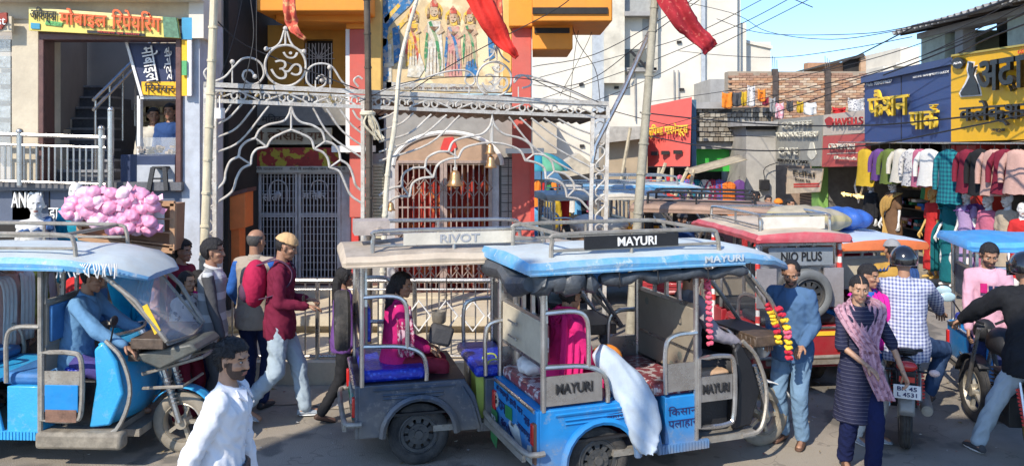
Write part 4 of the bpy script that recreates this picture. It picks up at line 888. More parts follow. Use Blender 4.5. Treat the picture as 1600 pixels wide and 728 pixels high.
# sign over stair door
SG = thing('shop_sign', 'yellow mobile repair signboard over the stairway door', 'sign', W(160, 60, LY-.2))
sg = board('sign_panel', [(45, 12), (275, 28), (280, 60), (45, 48)], LY-.15, .06, mat('sign_yellow', (.72, .58, .14), .5, var=.08), SG)
board('sign_strip', [(45, 12), (253, 26.5), (253, 36), (45, 22)], LY-.153, .01, mat('sign_paleyellow', (.78, .68, .3), .5), SG); board('sign_end', [(254, 26.5), (275, 28), (280, 60), (256, 58)], LY-.156, .02, mat('sign_green', (.10, .22, .13), .5, var=.5, scale=20), SG)
sd_ = V3(1, 0, -.07)
text('अविज्ञा', BLACK, W(68, 24, LY-.17), sd_, (0, 0, 1), .31, .19, SG, .01, bold=.008); text('मोबाइल', mat('sign_orange', (.85, .13, .03), .5), W(130, 29.5, LY-.17), sd_, (0, 0, 1), .56, .22, SG, .012, bold=.012); text('रिपेयरिंग', mat('sign_orange', (.85, .13, .03)), W(213, 33, LY-.17), sd_, (0, 0, 1), .58, .24, SG, .012, bold=.012)
text('यहाँ सभी प्रकार के मोबाइल की रिपेयरिंग की जाती है', BLACK, W(180, 43.5, LY-.17), sd_, (0, 0, 1), .85, .05, SG, .006); board('sign_pill', [(136, 47.5), (226, 53), (226, 57), (136, 52)], LY-.165, .01, BLACK, SG)
board('sign_blob', [(48, 36), (62, 37), (62, 46), (48, 45)], LY-.165, .01, mat('sign_cyan', (.05, .3, .45), .5), SG); board('sign_blob', [(72, 32), (98, 36), (96, 42), (70, 39)], LY-.165, .01, mat('sign_leaf', (.1, .35, .1), .5, var=.8, scale=30), SG)
text('मोबाइल एवं सामान', RED, W(185, 52, LY-.18), sd_, (0, 0, 1), .5, .035, SG, .004)
S2 = thing('shop_sign', 'maroon shield shop sign cut by the left edge', 'sign', W(0, 45, LY-.2)); board('sign_panel', [(-40, 22), (18, 26), (18, 50), (-40, 50)], LY-.15, .05, CREAM, S2); board('sign_shield', [(-20, 22), (10, 20), (11, 34), (2, 46), (-10, 48)], LY-.17, .03, mat('brown_red', (.3, .04, .02), .5), S2); text('st', WHITE, W(3, 34, LY-.2), (1, 0, 0), (0, 0, 1), .09, .08, S2, .01)
# left shop goods behind glass
q = MB(); rect(q, -60, 58, 16, 190, LY+.4, .02); 
sh = lp('shelf_goods', mat('shelf_goods', (.22, .25, .26), .6, var=.9, scale=18), [(-60, 62+i*26, 16, 80+i*26, LY+1.0+.01*i, .15) for i in range(6)])
lp('glass_pane', GLASS, [(-60, 56, 16, 285, LY+.3, .02)])
# balcony railing
BR = thing('railing', 'steel balcony railing above the slate blue shop fascia', 'railing', W(80, 288, LY-.1))
by = LY-.2; q = MB()
for y in (211, 227, 284): q.tube([W(-60, y-3, by), W(165, y+4, by)], .025 if y == 211 else .016, 8)
q.build('rail', STEEL, BR, world=True)
bs = None
for i in range(21):
    x = -40+i*9.7
    if bs is None: q = MB(); q.tube([(0, 0, 0), (0, 0, .43)], .011, 6); bs = q.build('baluster', STEEL, BR); o = bs
    else: o = bs.copy(); COL.objects.link(o)
    o.location = W(x, 284, by)-BR.location
for x, y0, y1 in ((158, 203, 298), (173, 174, 296), (31, 208, 290)): q = MB(); q.tube([W(x, y1, by), W(x, y0, by)], .036, 10); q.ell(W(x, y0-2, by), (.04, .04, .04), 10, 6); q.build('post', STEEL, BR, world=True)
# ---------------- right side row of shops, facade on X = 8
R8 = PL((8, 13), (8, 30)); UX = V3(0, -1, 0)
def RY(px): return 8*F/(px-800)
def rz(px, py): return HC-(py-HY)*RY(px)/F
def slab8(root, name, m, pts, out=.1, d=.15, **k):     # polygon on the facade plane by pixels, standing out by `out`
    q = MB(); P = [W(x, y, (8-out)*F/(x-800)) for x, y in pts]; q.prism(P, (d, 0, 0)); return q.build(name, m, root, world=True, **k)
RB = thing('shop_row', 'row of open fronted clothes shops under painted signs', 'building', (8.6, 18, 0))
q = MB(); q.box((11.2, 17, 4.15-1.2), (6, 12.5, .15)); q.box((9.0, 17.2, 4.15-1.2), (1.9, 12.6, .12)); q.build('roof_slab', GREYP, RB, world=True)
q = MB(); q.box((11, 16.5, 1.3), (.15, 13, 2.7)); q.build('rear_wall', mat('shop_dark', (.05, .04, .04), .9, var=.4, scale=2), RB, world=True)
for y_ in (10.9, 15.6, 21.8): q = MB(); q.box((9.6, y_, 1.4), (3.0, .15, 2.8)); q.build('party_wall', mat('party_grey', (.16, .15, .14), .9, var=.3), RB, world=True)
q = MB(); q.box((8.5, 15.1, 1.32), (1.0, .12, 2.6)); q.box((8.08, 14.72, 1.32), (.12, .65, 2.6)); q.build('red_partition', mat('red_panel', (.50, .04, .03), .5, var=.12), RB, world=True)
q = MB(); q.box((9.5, 16.5, .08), (3.0, 12.5, .16)); q.build('shop_floor', DUST, RB, world=True)
q = MB(); q.box((8.1, 21.9, 1.35), (.25, .5, 2.7)); q.build('green_post', mat('lime_paint', (.22, .42, .10), .6), RB, world=True)
# upper house with tin roof, set back
UH = thing('house', 'upper storey house with corrugated roof above the yellow sign', 'house', (10, 13.5, 3))
GW = mat('pale_green_wall', (.42, .47, .38), .85, var=.2, dirt=.4)
def up(name, m, x0, x1, y0, y1, z0, z1): q = MB(); q.box(((x0+x1)/2, (y0+y1)/2, (z0+z1)/2), (x1-x0, y1-y0, z1-z0)); return q.build(name, m, UH, world=True)
up('wall', GREYP, 9.2, 9.4, 10, 18.0, 3.02, 4.15); up('wall', DARK, 10.6, 10.7, 9, 18.2, 3.0, 5.3); up('pillar', GW, 9.0, 9.3, 17.3, 18.3, 3.02, 5.02); up('pillar', GW, 9.05, 9.35, 14.6, 15.2, 4.15, 5.02); up('pillar', GW, 9.05, 9.35, 11.6, 12.2, 4.15, 5.02); up('wall', GW, 9.35, 10.6, 18.1, 18.25, 3.0, 5.1); up('pillar', GREYP, 9.05, 9.3, 16.7, 17.0, 3.02, 5.02)
up('beam', GREYP, 8.95, 9.3, 9, 18.4, 4.94, 5.06)
q = MB(); q.grid(lambda u, v: (8.45+2.6*v, 9.6+8.9*u, 5.08+.50*v+.05*sin(u*8.9*2*pi/.24)+.03*noise.noise(V3(u*6, v*3, 0))), 380, 3); q.build('corrugated_roof', mat('asbestos_sheet', (.34, .33, .31), .85, var=.3, scale=3, dirt=.5, dcol=(.14, .13, .12)), UH, world=True, thick=.015)
q = MB()
for i in range(7): q.bar((8.55, 10.2+i*1.35, 5.03), (10.6, 10.2+i*1.35, 5.42), .06)
q.build('rafter', mat('old_timber', (.10, .07, .05), .8), UH, world=True)
# signs
def sign8(lab, m, pts, cat='sign', d=.12, out=.25): r = thing('shop_sign', lab, cat, (8-out, RY((pts[0][0]+pts[2][0])/2), rz(pts[3][0], pts[3][1]))); slab8(r, 'sign_panel', m, pts, out, d); return r
def t8(root, s_, m, px, py, pw, ph, out=.27, d=.03, bold=.008, **k):
    k_ = (8-out-d)/8; y0 = RY(px-pw/2)*k_; y1 = RY(px+pw/2)*k_; yc = (y0+y1)/2; return text(s_, m, (8-out-d, yc, HC-(py-HY)*RY(px)*k_/F), UX, (0, 0, 1), abs(y0-y1), ph*RY(px)*k_/F, root, d, bold=bold, **k)
NV = sign8('navy blue fashion shop sign with yellow raised letters', BLUESIGN, [(1351, 118), (1486, 92), (1486, 223), (1351, 223)]); slab8(NV, 'sign_hood', mat('navy_hood', (.05, .085, .2), .5), [(1345, 120), (1485, 90), (1485, 101), (1345, 131)], .34, .2)
slab8(NV, 'panel_joint', DARK, [(1407.5, 108), (1408.5, 108), (1408.5, 223), (1407.5, 223)], .255, .02)
t8(NV, 'फैशन', YELLOW, 1390, 160, 62, 44, d=.05, bold=.01); t8(NV, 'पाक', YELLOW, 1446, 188, 44, 28, d=.05, bold=.01); t8(NV, 'र', YELLOW, 1462, 168, 9, 9, d=.07, bold=.012)
t8(NV, 'Mob: 7004319637', WHITE, 1374, 130, 40, 5, d=.01, bold=.01); t8(NV, 'GSTIN: 10AHJPK1234R1ZX', WHITE, 1455, 117, 56, 4.6, d=.01, bold=.01)
YS = sign8('large yellow clothing collection sign with black letters', YELSIGN, [(1486, 88), (1660, 62), (1660, 216), (1486, 222)], out=.3)
slab8(YS, 'sign_edge', mat('sign_rim', (.5, .4, .1), .6), [(1486, 86), (1660, 60), (1660, 63), (1486, 89)], .33, .16)
BK = mat('black_letter', (.012, .012, .014), .3)
t8(YS, 'अदा', BK, 1568, 118, 76, 54, out=.32, d=.06, bold=.018); t8(YS, 'कलेक्शन', BK, 1561, 176, 116, 42, out=.32, d=.05, bold=.012); t8(YS, 'अब्दुला', BK, 1560, 204, 22, 6, out=.32, d=.01, bold=.01); t8(YS, 'GST', RED, 1597, 81, 12, 6, out=.32, d=.01)
slab8(YS, 'dress_emblem', BK, [(1514, 98), (1519, 99), (1518, 108), (1524, 104), (1520, 118), (1526, 130), (1530, 148), (1502, 150), (1500, 146), (1509, 132), (1515, 120), (1512, 110)], .34, .04)
slab8(YS, 'dress_outline', WHITE, [(1512, 96), (1522, 97), (1520, 106), (1526, 102), (1523, 118), (1529, 130), (1533, 150), (1501, 152), (1498, 146), (1507, 131), (1512, 119), (1510, 108)], .32, .02)
slab8(YS, 'round_logo', BK, [(1496+9*cos(a), 99+9*sin(a)) for a in [k*pi/8 for k in range(16)]], .36, .05); t8(YS, 'ADA', WHITE, 1496, 99, 13, 3.5, out=.37, d=.01)
GB = sign8('grey bakery sign with raised cream letters', mat('grey_green_sign', (.30, .29, .25), .6, var=.15), [(1209, 188), (1286, 180), (1282, 260), (1207, 258)], out=.2)
CR_ = mat('cream_letter', (.66, .62, .50), .5); t8(GB, 'COFFEE', CR_, 1245, 194, 46, 9, out=.22); t8(GB, 'YOUR CHOICE BAKERY', CR_, 1246, 210, 66, 8, out=.22, bold=.01); t8(GB, 'CAFE', CR_, 1232, 236, 30, 11, out=.22)
slab8(GB, 'sign_figure', CR_, [(1268+6*cos(a)*(1+.3*sin(3*a)), 236+14*sin(a)) for a in [k*pi/8 for k in range(16)]], .215, .02); t8(GB, 'BREAD & CAKE', BK, 1240, 252, 48, 5, out=.22, bold=0)
HV_ = sign8('electrical shop sign, cream above and red below', mat('havells_cream', (.55, .47, .38), .6, var=.1), [(1287, 180), (1352, 172), (1352, 208), (1286, 212)], out=.2)
slab8(HV_, 'lower_panel', mat('sign_red', (.50, .09, .08), .5, var=.1), [(1286, 213), (1352, 209), (1352, 260), (1284, 261)], .2, .12)
t8(HV_, 'HAVELLS', mat('dark_red_letter', (.42, .03, .03), .5), 1325, 190, 48, 12, out=.22, bold=.008); slab8(HV_, 'emblem', mat('dark_red_letter', (.42, .03, .03)), [(1295+6*cos(a)*(1+.25*sin(4*a)), 191+8*sin(a)) for a in [k*pi/8 for k in range(16)]], .22, .02)
t8(HV_, 'CROMPTON', CR_, 1316, 229, 40, 9, out=.22, bold=.01); slab8(HV_, 'underline', CR_, [(1292, 240), (1346, 238), (1346, 239), (1292, 241)], .21, .01); t8(HV_, 'Electricals', CR_, 1322, 247, 34, 5, out=.22, bold=0)
ED = sign8('cream printed banner with black and red lines by the green post', mat('banner_cream', (.62, .50, .36), .7, var=.15), [(1230, 264), (1286, 263), (1280, 300), (1228, 303)], out=.12, cat='banner', d=.03)
t8(ED, 'Edlai', BK, 1256, 271, 34, 8, out=.14, d=.01, bold=.012); t8(ED, 'from to', BK, 1254, 281, 24, 5, out=.14, d=.01); slab8(ED, 'red_stripe', RED, [(1240, 287), (1280, 286), (1280, 288.5), (1240, 289.5)], .13, .02); slab8(ED, 'red_stripe', RED, [(1240, 291), (1280, 290), (1280, 292), (1240, 293)], .13, .02)
NE = thing('shop_sign', 'glowing gold lettering in the dark jewellery doorway', 'sign', (8.4, RY(1315), 1.6)); NEM = mat('gold_glow', (1, .72, .25), .5, emit=1.6, bump=0, var=0)
text('शृंगार ज्वेलर्स', NEM, (8.3, (RY(1293)+RY(1345))/2, rz(1318, 306)), UX, (0, 0, 1), 1.7, .12, NE, .02, bold=.008)
q = MB()
for s_ in (1, .78): q.tube([V3(8.35, RY(1319)+s_*a, rz(1319, 292)+s_*b) for a, b in ((0, .38), (.25, 0), (0, -.38), (-.25, 0))], .015, 5, closed=True)
q.build('diamond_frame', mat('silver_trim', (.7, .66, .6), .4), NE, world=True)
sh8 = thing('roller_shutter', 'half closed brown roller shutter below the bakery banner', 'shutter', (8.5, RY(1250), .2))
s0 = None
for i in range(14):
    if s0 is None: q = MB(); q.box((0, 0, 0), (.04, 1.1, .07)); s0 = q.build('slat', mat('shutter_brown', (.14, .10, .08), .6, var=.3), sh8); o = s0
    else: o = s0.copy(); COL.objects.link(o)
    o.location = (-.3, 0, .2+i*.082)
# green grey pillar building and its neighbours
def fb(root, name, m, x0, y0, x1, y1, Y, d=.3, **k): return part(name, m, root, [(x0, y0, x1, y1)], Y, d, **k)
GPB = thing('building', 'narrow grey plastered building with bare left corner', 'building', (7.4, 25, 0))
fb(GPB, 'wall', mat('sunlit_grey_plaster', (.42, .40, .36), .9, var=.25, scale=1.5, dirt=.4), 1166, 196, 1212, 420, 24.6, 3); fb(GPB, 'roof_slab', GREYP, 1160, 190, 1216, 197, 24.3, 3.2); fb(GPB, 'soffit_shade_strip', DARK, 1166, 197, 1212, 203, 24.5, .05)  # dark strip below the slab paints the roof edge's shade on the wall
mt = thing('electric_meter', 'black electric meter box hanging on the grey wall', 'meter', W(1195, 290, 24.5)); q = MB(); rect(q, 1188, 281, 1203, 297, 24.4, .15); q.build('meter_box', BLACK, mt, world=True, bevel=.02); q = MB(); q.tube(spline([W(1195, 281, 24.4), W(1196, 262, 24.4), W(1230, 250, 24.4)], 4), .014, 5); q.tube(spline([W(1190, 297, 24.4), W(1178, 300, 24.4), W(1140, 292, 24.4)], 4), .014, 5); q.build('meter_cable', WIRE, mt, world=True)
GS = thing('building', 'green painted shop behind the hanging checked shirts', 'building', (6.3, 27, 0))
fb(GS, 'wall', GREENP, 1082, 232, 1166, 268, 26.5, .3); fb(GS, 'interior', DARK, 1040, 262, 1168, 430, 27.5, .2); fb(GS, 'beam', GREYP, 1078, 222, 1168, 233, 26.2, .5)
fb(GS, 'side_post', GREENP, 1158, 262, 1168, 400, 26.3, .3)
# latticed block parapet over the green shop
BP = thing('block_parapet', 'unfinished parapet of grey concrete blocks above the green shop', 'wall', (6.5, 26, 3))
fb(BP, 'backing', mat('mortar_dark', (.10, .095, .085), .95), 1089, 168, 1205, 222, 26.15, .2)
fb(BP, 'coping', GREYP, 1084, 160, 1140, 170, 25.9, .5)
BLK = [mat('block_%s' % c, v_, .95, var=.3, scale=4, bump=.5, bscale=20) for c, v_ in (('grey', (.27, .245, .20)), ('pale', (.36, .33, .27)), ('brown', (.20, .17, .13)))]
bl = {}
for r_ in range(7):
    for c_i in range(14):
        if r_ > 5 and 3 < c_i < 9: continue
        m_k = RN.randrange(3)
        if m_k not in bl: q = MB(); q.box((0, 0, 0), (.15, .12, .125)); o = q.build('block', BLK[m_k], BP, bevel=.008); bl[m_k] = o
        else: o = bl[m_k].copy(); COL.objects.link(o)
        o.location = W(1093+c_i*8.3+(r_ % 2)*3.5, 218-r_*7.6, 26.1)-BP.location+V3(0, RN.uniform(-.03, .02), 0); o.rotation_euler = (0, RN.uniform(-.04, .04), 0)
# brick building
BB = thing('brick_building', 'raw brick building with a ragged unfinished parapet', 'building', (9, 28, 0))
BYY = 27.5; fb(BB, 'mortar', mat('mortar', (.34, .28, .21), .95, var=.2), 1138, 112, 1352, 192, BYY+.06, .5)
fb(BB, 'lower_wall', mat('lower_brick_plaster', (.32, .22, .15), .95, var=.3), 1137, 190, 1352, 420, BYY+.1, .5)
BRK = [mat('brick_%s' % c, v_, .92, var=.25, scale=6, bump=.4, bscale=30) for c, v_ in (('orange', (.46, .25, .14)), ('tan', (.52, .34, .21)), ('dull', (.36, .21, .14)), ('pale', (.58, .44, .31)))]
a = W(1138, 112, BYY); b = W(1352, 192, BYY); bw, bh = .235, .082; nr = int((a.z-b.z)/bh); ncol = int((b.x-a.x)/bw)
allb = [(r_, c_i) for r_ in range(nr) for c_i in range(ncol)]; pick = set(RN.sample(allb, 296)); bl = {}; stf = MB()
for r_, c_i in allb:
    x = a.x+bw*(c_i+.5+.5*(r_ % 2)); z = b.z+bh*(r_+.5); dy = RN.uniform(-.012, .012)
    if r_ >= nr-1 and RN.random() < .35: continue
    k = RN.choices(range(4), (4, 4, 2, 2))[0]
    if r_ >= nr-2: k = 2
    if (r_, c_i) in pick:
        if k not in bl: q = MB(); q.box((0, 0, 0), (.222, .10, .07)); o = q.build('brick', BRK[k], BB, smooth=0); bl[k] = o
        else: o = bl[k].copy(); COL.objects.link(o)
        o.location = V3(x, BYY+.03+dy, z)-BB.location
    else: stf.mi(k).box((x, BYY+.03+dy, z), (.222, .10, .07))
tag(stf.build('brick_rest', BRK, BB, world=True, smooth=0), kind='stuff')
for x in (1212, 1294): q = MB(); rect(q, x-4, 108, x+4, 192, BYY-.1, .2); q.build('raw_column', mat('raw_column', (.09, .07, .06), .9, var=.5, scale=5), BB, world=True); q = MB(); [q.tube([W(x-4+i*3, 112, BYY), W(x-5+i*3.4, 88+i*3, BYY)], .012, 4) for i in range(3)]; q.build('rebar', TIN, BB, world=True)
fb(BB, 'shed_wall', BRK[0], 1262, 98, 1320, 114, BYY+.5, .4); q = MB(); q.prism([W(1245, 112, BYY+.2), W(1350, 84, BYY+.2), W(1352, 88, BYY+.2), W(1245, 114, BYY+.2)], (0, 1.5, 0)); q.build('shed_roof', mat('dark_sheet', (.06, .055, .05), .8), BB, world=True); fb(BB, 'shed_opening', DARK, 1318, 92, 1345, 114, BYY+.45, .1); fb(BB, 'shed_pier', BRK[1], 1345, 88, 1353, 116, BYY+.3, .5)
# pale far building behind
PB = thing('building', 'pale plastered building half seen between brick house and blue sign', 'building', (16, 36, 0)); fb(PB, 'wall', WHITEP, 1407, 74, 1436, 240, 36, 5); fb(PB, 'roof_slab', WHITEP, 1400, 98, 1424, 104, 35.5, 4); fb(PB, 'lower_wall', WHITEP, 1380, 104, 1440, 240, 35.8, 4)
# big white building
WB = thing('white_building', 'tall white plastered building with a stepped right side', 'building', (5, 40, 0)); WY = 36
fb(WB, 'wall', WHITEP, 800, -120, 1152, 420, WY, 8); fb(WB, 'wall', WHITEP, 1150, -40, 1157, 420, WY+.3, 7); fb(WB, 'wall', WHITEP, 1150, 36, 1166, 420, WY+.6, 7); fb(WB, 'wall', WHITEP, 1160, 66, 1204, 420, WY+1.2, 6)
q = MB(); q.prism([W(1163, 62, WY+1.1), W(1207, 72, WY+1.1), W(1207, 77, WY+1.1), W(1163, 67, WY+1.1)], (0, 6, 0)); q.build('roof_edge', WHITEP, WB, world=True)
part('drain_pipe', mat('pvc_grey', (.42, .45, .47), .6), WB, [(926, -60, 944, 250, WY-.4, .35), (1096, -60, 1102, 160, WY-.2, .15)], WY)
part('column', mat('flaking_plaster', (.62, .57, .46), .95, var=.3, scale=1.5, bump=.5), WB, [(944, -60, 976, 130, WY-.5, .5), (1020, -60, 1028, 110, WY-.3, .3)], WY)
part('window_ledge', GREYP, WB, [(976, 18, 1024, 25, WY-.6, .6), (972, 106, 1026, 112, WY-.3, .3)], WY)
part('window', mat('dim_window', (.12, .13, .12), .6), WB, [(974, 77, 1010, 106, WY-.05, .1)], WY); part('window_shade', mat('shade_grey', (.34, .34, .32), .9), WB, [(1004, 30, 1024, 106, WY-.04, .1), (976, -60, 1022, 18, WY-.04, .1)], WY)
q = MB(); q.tube([W(985, 80, WY-.4), W(1012, 108, WY-.4)], .06, 5); q.tube([W(1003, 84, WY-.4), W(980, 118, WY-.4)], .04, 5); q.build('window_strut', WIRE, WB, world=True)
q = MB()
for x, y in ((905, 130), (960, 135), (1008, 55), (1058, 64), (1062, 138), (906, 226)): rect(q, x, y, x+7, y+4, WY-.1, .15)
q.build('vent_slot', DARK, WB, world=True); q = MB()
for x in (992, 1053, 1060): q.tube([W(x, 110, WY-.1), W(x+1, 190, WY-.1)], .03, 5)
q.build('conduit', GREYP, WB, world=True)
fb(WB, 'lower_mass', mat('beige_plaster', (.50, .42, .31), .9, var=.25, scale=.8, dirt=.4), 832, 190, 870, 240, WY-2, 2)
fb(WB, 'grey_mass', GREYP, 1110, 124, 1140, 200, 33, 3)
SKB = thing('building', 'tan market building behind the portal right post', 'building', (2.5, 24, 0)); fb(SKB, 'wall', mat('tan_plaster', (.42, .33, .22), .9, var=.3, scale=.9), 944, 216, 1012, 345, 24.5, 1.5); q = MB(); q.prism([W(935, 222, 24), W(955, 198, 24), W(1012, 198, 24), W(1012, 216, 24), W(940, 224, 24)], (0, 1, 0)); q.build('roof_sheet', mat('tan_sheet', (.40, .37, .32), .8, var=.3), SKB, world=True)
fb(SKB, 'interior', DARK, 832, 262, 945, 420, 25.5, .3)
# red sign building
RS = thing('shop_sign', 'coral red garment shop sign with raised yellow letters', 'sign', W(1046, 260, 25)); q = MB(); q.prism([W(1013, 166, 25), W(1081, 152, 24), W(1078, 260, 24), W(1010, 260, 25)], (0, .3, 0)); q.build('sign_panel', mat('coral_sign', (.66, .10, .08), .6, var=.1), RS, world=True)
text('कृपिणा गारमेन्ट्स', YELLOW, W(1043, 204, 24.3), (1, -.7, .08), (0, 0, 1), 1.3, .42, RS, .05, bold=.014); part('square_badge', DARK, RS, [(1018, 237, 1028, 243, 24.6, .1), (1034, 236, 1046, 242, 24.4, .1), (1053, 235, 1066, 241, 24.1, .1)], 24)
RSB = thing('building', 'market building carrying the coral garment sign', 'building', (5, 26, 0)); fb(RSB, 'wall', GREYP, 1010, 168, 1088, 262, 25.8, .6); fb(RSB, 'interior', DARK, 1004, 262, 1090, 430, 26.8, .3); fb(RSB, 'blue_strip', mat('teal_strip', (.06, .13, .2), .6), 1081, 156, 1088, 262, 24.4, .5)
# ======================= vehicles =======================
VBLUE = mat('vehicle_blue', (.012, .225, .56), .5, var=.14, scale=3, bump=.3, bscale=6, dirt=.25, dcol=(.08, .16, .3), wear=.4, wcol=(.22, .28, .33), coat=.08, spec=.35, mud=(.22, .5, .6))
VBLUE2 = mat('roof_blue', (.07, .33, .60), .45, var=.25, scale=3, dirt=.6, dcol=(.50, .52, .50), wear=.5, wcol=(.62, .62, .58))
VDARK = mat('worn_dark_blue', (.035, .06, .10), .45, var=.4, scale=4, dirt=.5, dcol=(.16, .15, .14), wear=.5, wcol=(.22, .22, .22), coat=.2, mud=(.22, .6, .6))
VCREAM = mat('dusty_cream_roof', (.56, .47, .36), .7, var=.25, scale=3, dirt=.6, dcol=(.34, .26, .19))
VPALE = mat('pale_roof_top', (.52, .60, .62), .55, var=.2, scale=3, dirt=.5, dcol=(.5, .45, .36))
VRED = mat('vehicle_red', (.34, .02, .03), .4, var=.12, dirt=.25, coat=.3)
VGREY = mat('worn_steel', (.34, .32, .28), .5, metal=.4, var=.3, scale=9, dirt=.5, dcol=(.28, .21, .14), wear=.5, wcol=(.14, .11, .09))
TARP = mat('black_tarp', (.055, .065, .078), .45, var=.4, scale=6, bump=.7, bscale=16, dirt=.4, dcol=(.10, .10, .10))
LUGG = mat('cream_board', (.52, .46, .34), .6, var=.18, scale=4, dirt=.35, dcol=(.3, .24, .16)); BOARDB = mat('brown_board', (.30, .26, .20), .6, var=.2, scale=4, dirt=.3); overlay(BOARDB, 'spots', (.10, .15, .14), 5, .55, .22)
RIM = mat('wheel_rim', (.06, .065, .07), .5, metal=.3, var=.3, dirt=.5, dcol=(.22, .19, .15)); TYRE = mat('tyre', (.025, .025, .025), .85, var=.3, bump=.3, dirt=.6, dcol=(.15, .13, .11)); TYRED = mat('dusty_tyre', (.30, .26, .20), .95, var=.3, dirt=.5, dcol=(.1, .09, .08))
TAIL = mat('tail_lens', (.55, .02, .015), .2, bump=0, coat=.5); AMB = mat('amber_lens', (.75, .22, .02), .25, bump=0, coat=.5); LENS = mat('headlamp_glass', (.6, .6, .6), .1, bump=0, metal=.3)
PLG = mat('plate_green', (.02, .22, .06), .5, var=.3, dirt=.3); INK = mat('dark_ink', (.02, .02, .10), .6)
SEATB = mat('seat_blue', (.01, .03, .42), .35, var=.3, scale=20, bump=.5, bscale=40, coat=.2); overlay(SEATB, 'spots', (.05, .12, .65), 26, .7, .3)
SEATP = mat('seat_floral', (.25, .05, .06), .5, var=.2, scale=10, bump=.3, coat=.2); overlay(SEATP, 'noise', (.55, .50, .50), 14, .9, .52); overlay(SEATP, 'stripex', (.05, .04, .05), 60, .5, w=.35)
SEATK = mat('seat_black', (.02, .02, .022), .5, bump=.3)
def wheel(par, c, r=.255, w=.10, spokes=False, tm=None, rz=0, name='wheel'):
    """a wheel standing on the ground at c (its centre), its axle along local y"""
    o = bpy.data.objects.new(name, None); COL.objects.link(o); o.parent = par; o.location = c; o.rotation_euler = (0, 0, rz)
    Mx = Matrix.Rotation(pi/2, 4, 'X')
    prof = [(r*.66, -w*.40), (r*.74, -w*.5), (r*.9, -w*.5), (r*.965, -w*.38)]
    for i in range(6): prof += [(r*(1. if i % 2 else .985), w*(-.3+.12*i))]
    prof += [(r*.965, w*.38), (r*.9, w*.5), (r*.74, w*.5), (r*.66, w*.40), (r*.64, 0)]
    q = MB(); n = 36; q.rings([[Mx @ Vector((a*cos(2*pi*k/n), a*sin(2*pi*k/n), z)) for k in range(n)] for a, z in prof+[prof[0]]], cap=False); q.build('tyre', tm or TYRE, o)
    q = MB(); q.lathe([(r*.68, -w*.34), (r*.62, -w*.42), (r*.58, -w*.2), (r*.58, w*.2), (r*.62, w*.42), (r*.68, w*.34)], n=32, mtx=Mx, cap=False)
    if spokes:
        q.lathe([(r*.2, -w*.6), (r*.2, w*.6)], n=12, mtx=Mx)
        for k in range(5):
            a = 2*pi*k/5; q.bar((r*.15*cos(a), 0, r*.15*sin(a)), (r*.62*cos(a), 0, r*.62*sin(a)), .035, .03)
    else:
        m = 10
        for s_ in (-1, 1):     # pressed disc with slots: a ring of wedges
            y = s_*w*.22
            q.lathe([(r*.01, -s_*.0), (r*.34, 0), (r*.34, .012)], c=(0, y, 0), n=20, mtx=Mx)
            for k in range(m):
                a0, a1 = 2*pi*(k+.18)/m, 2*pi*(k+.82)/m
                P = [(r*.33*cos(a0), y, r*.33*sin(a0)), (r*.59*cos(a0), y-s_*.01, r*.59*sin(a0)), (r*.59*cos(a1), y-s_*.01, r*.59*sin(a1)), (r*.33*cos(a1), y, r*.33*sin(a1))]; q.prism(P, (0, -s_*.012, 0))
            q.lathe([(r*.60, 0), (r*.5, .0), (r*.5, .012), (r*.60, .012)], c=(0, y, 0), n=24, mtx=Mx, cap=False)
        for k in range(5): a = 2*pi*k/5; q.lathe([(.012, -w*.42), (.012, w*.42)], c=(r*.23*cos(a), 0, r*.23*sin(a)), n=6, mtx=Mx)
        q.lathe([(r*.13, -w*.5), (r*.15, -w*.3), (r*.15, w*.3), (r*.13, w*.5)], n=14, mtx=Mx)
    q.build('rim', RIM if not spokes else mat('alloy', (.5, .45, .36), .4, metal=.5, dirt=.5), o); return o
def place(theta, lx, ly, X, Y): c, s_ = cos(rad(theta)), sin(rad(theta)); return (X-(lx*c-ly*s_), Y-(lx*s_+ly*c), 0)
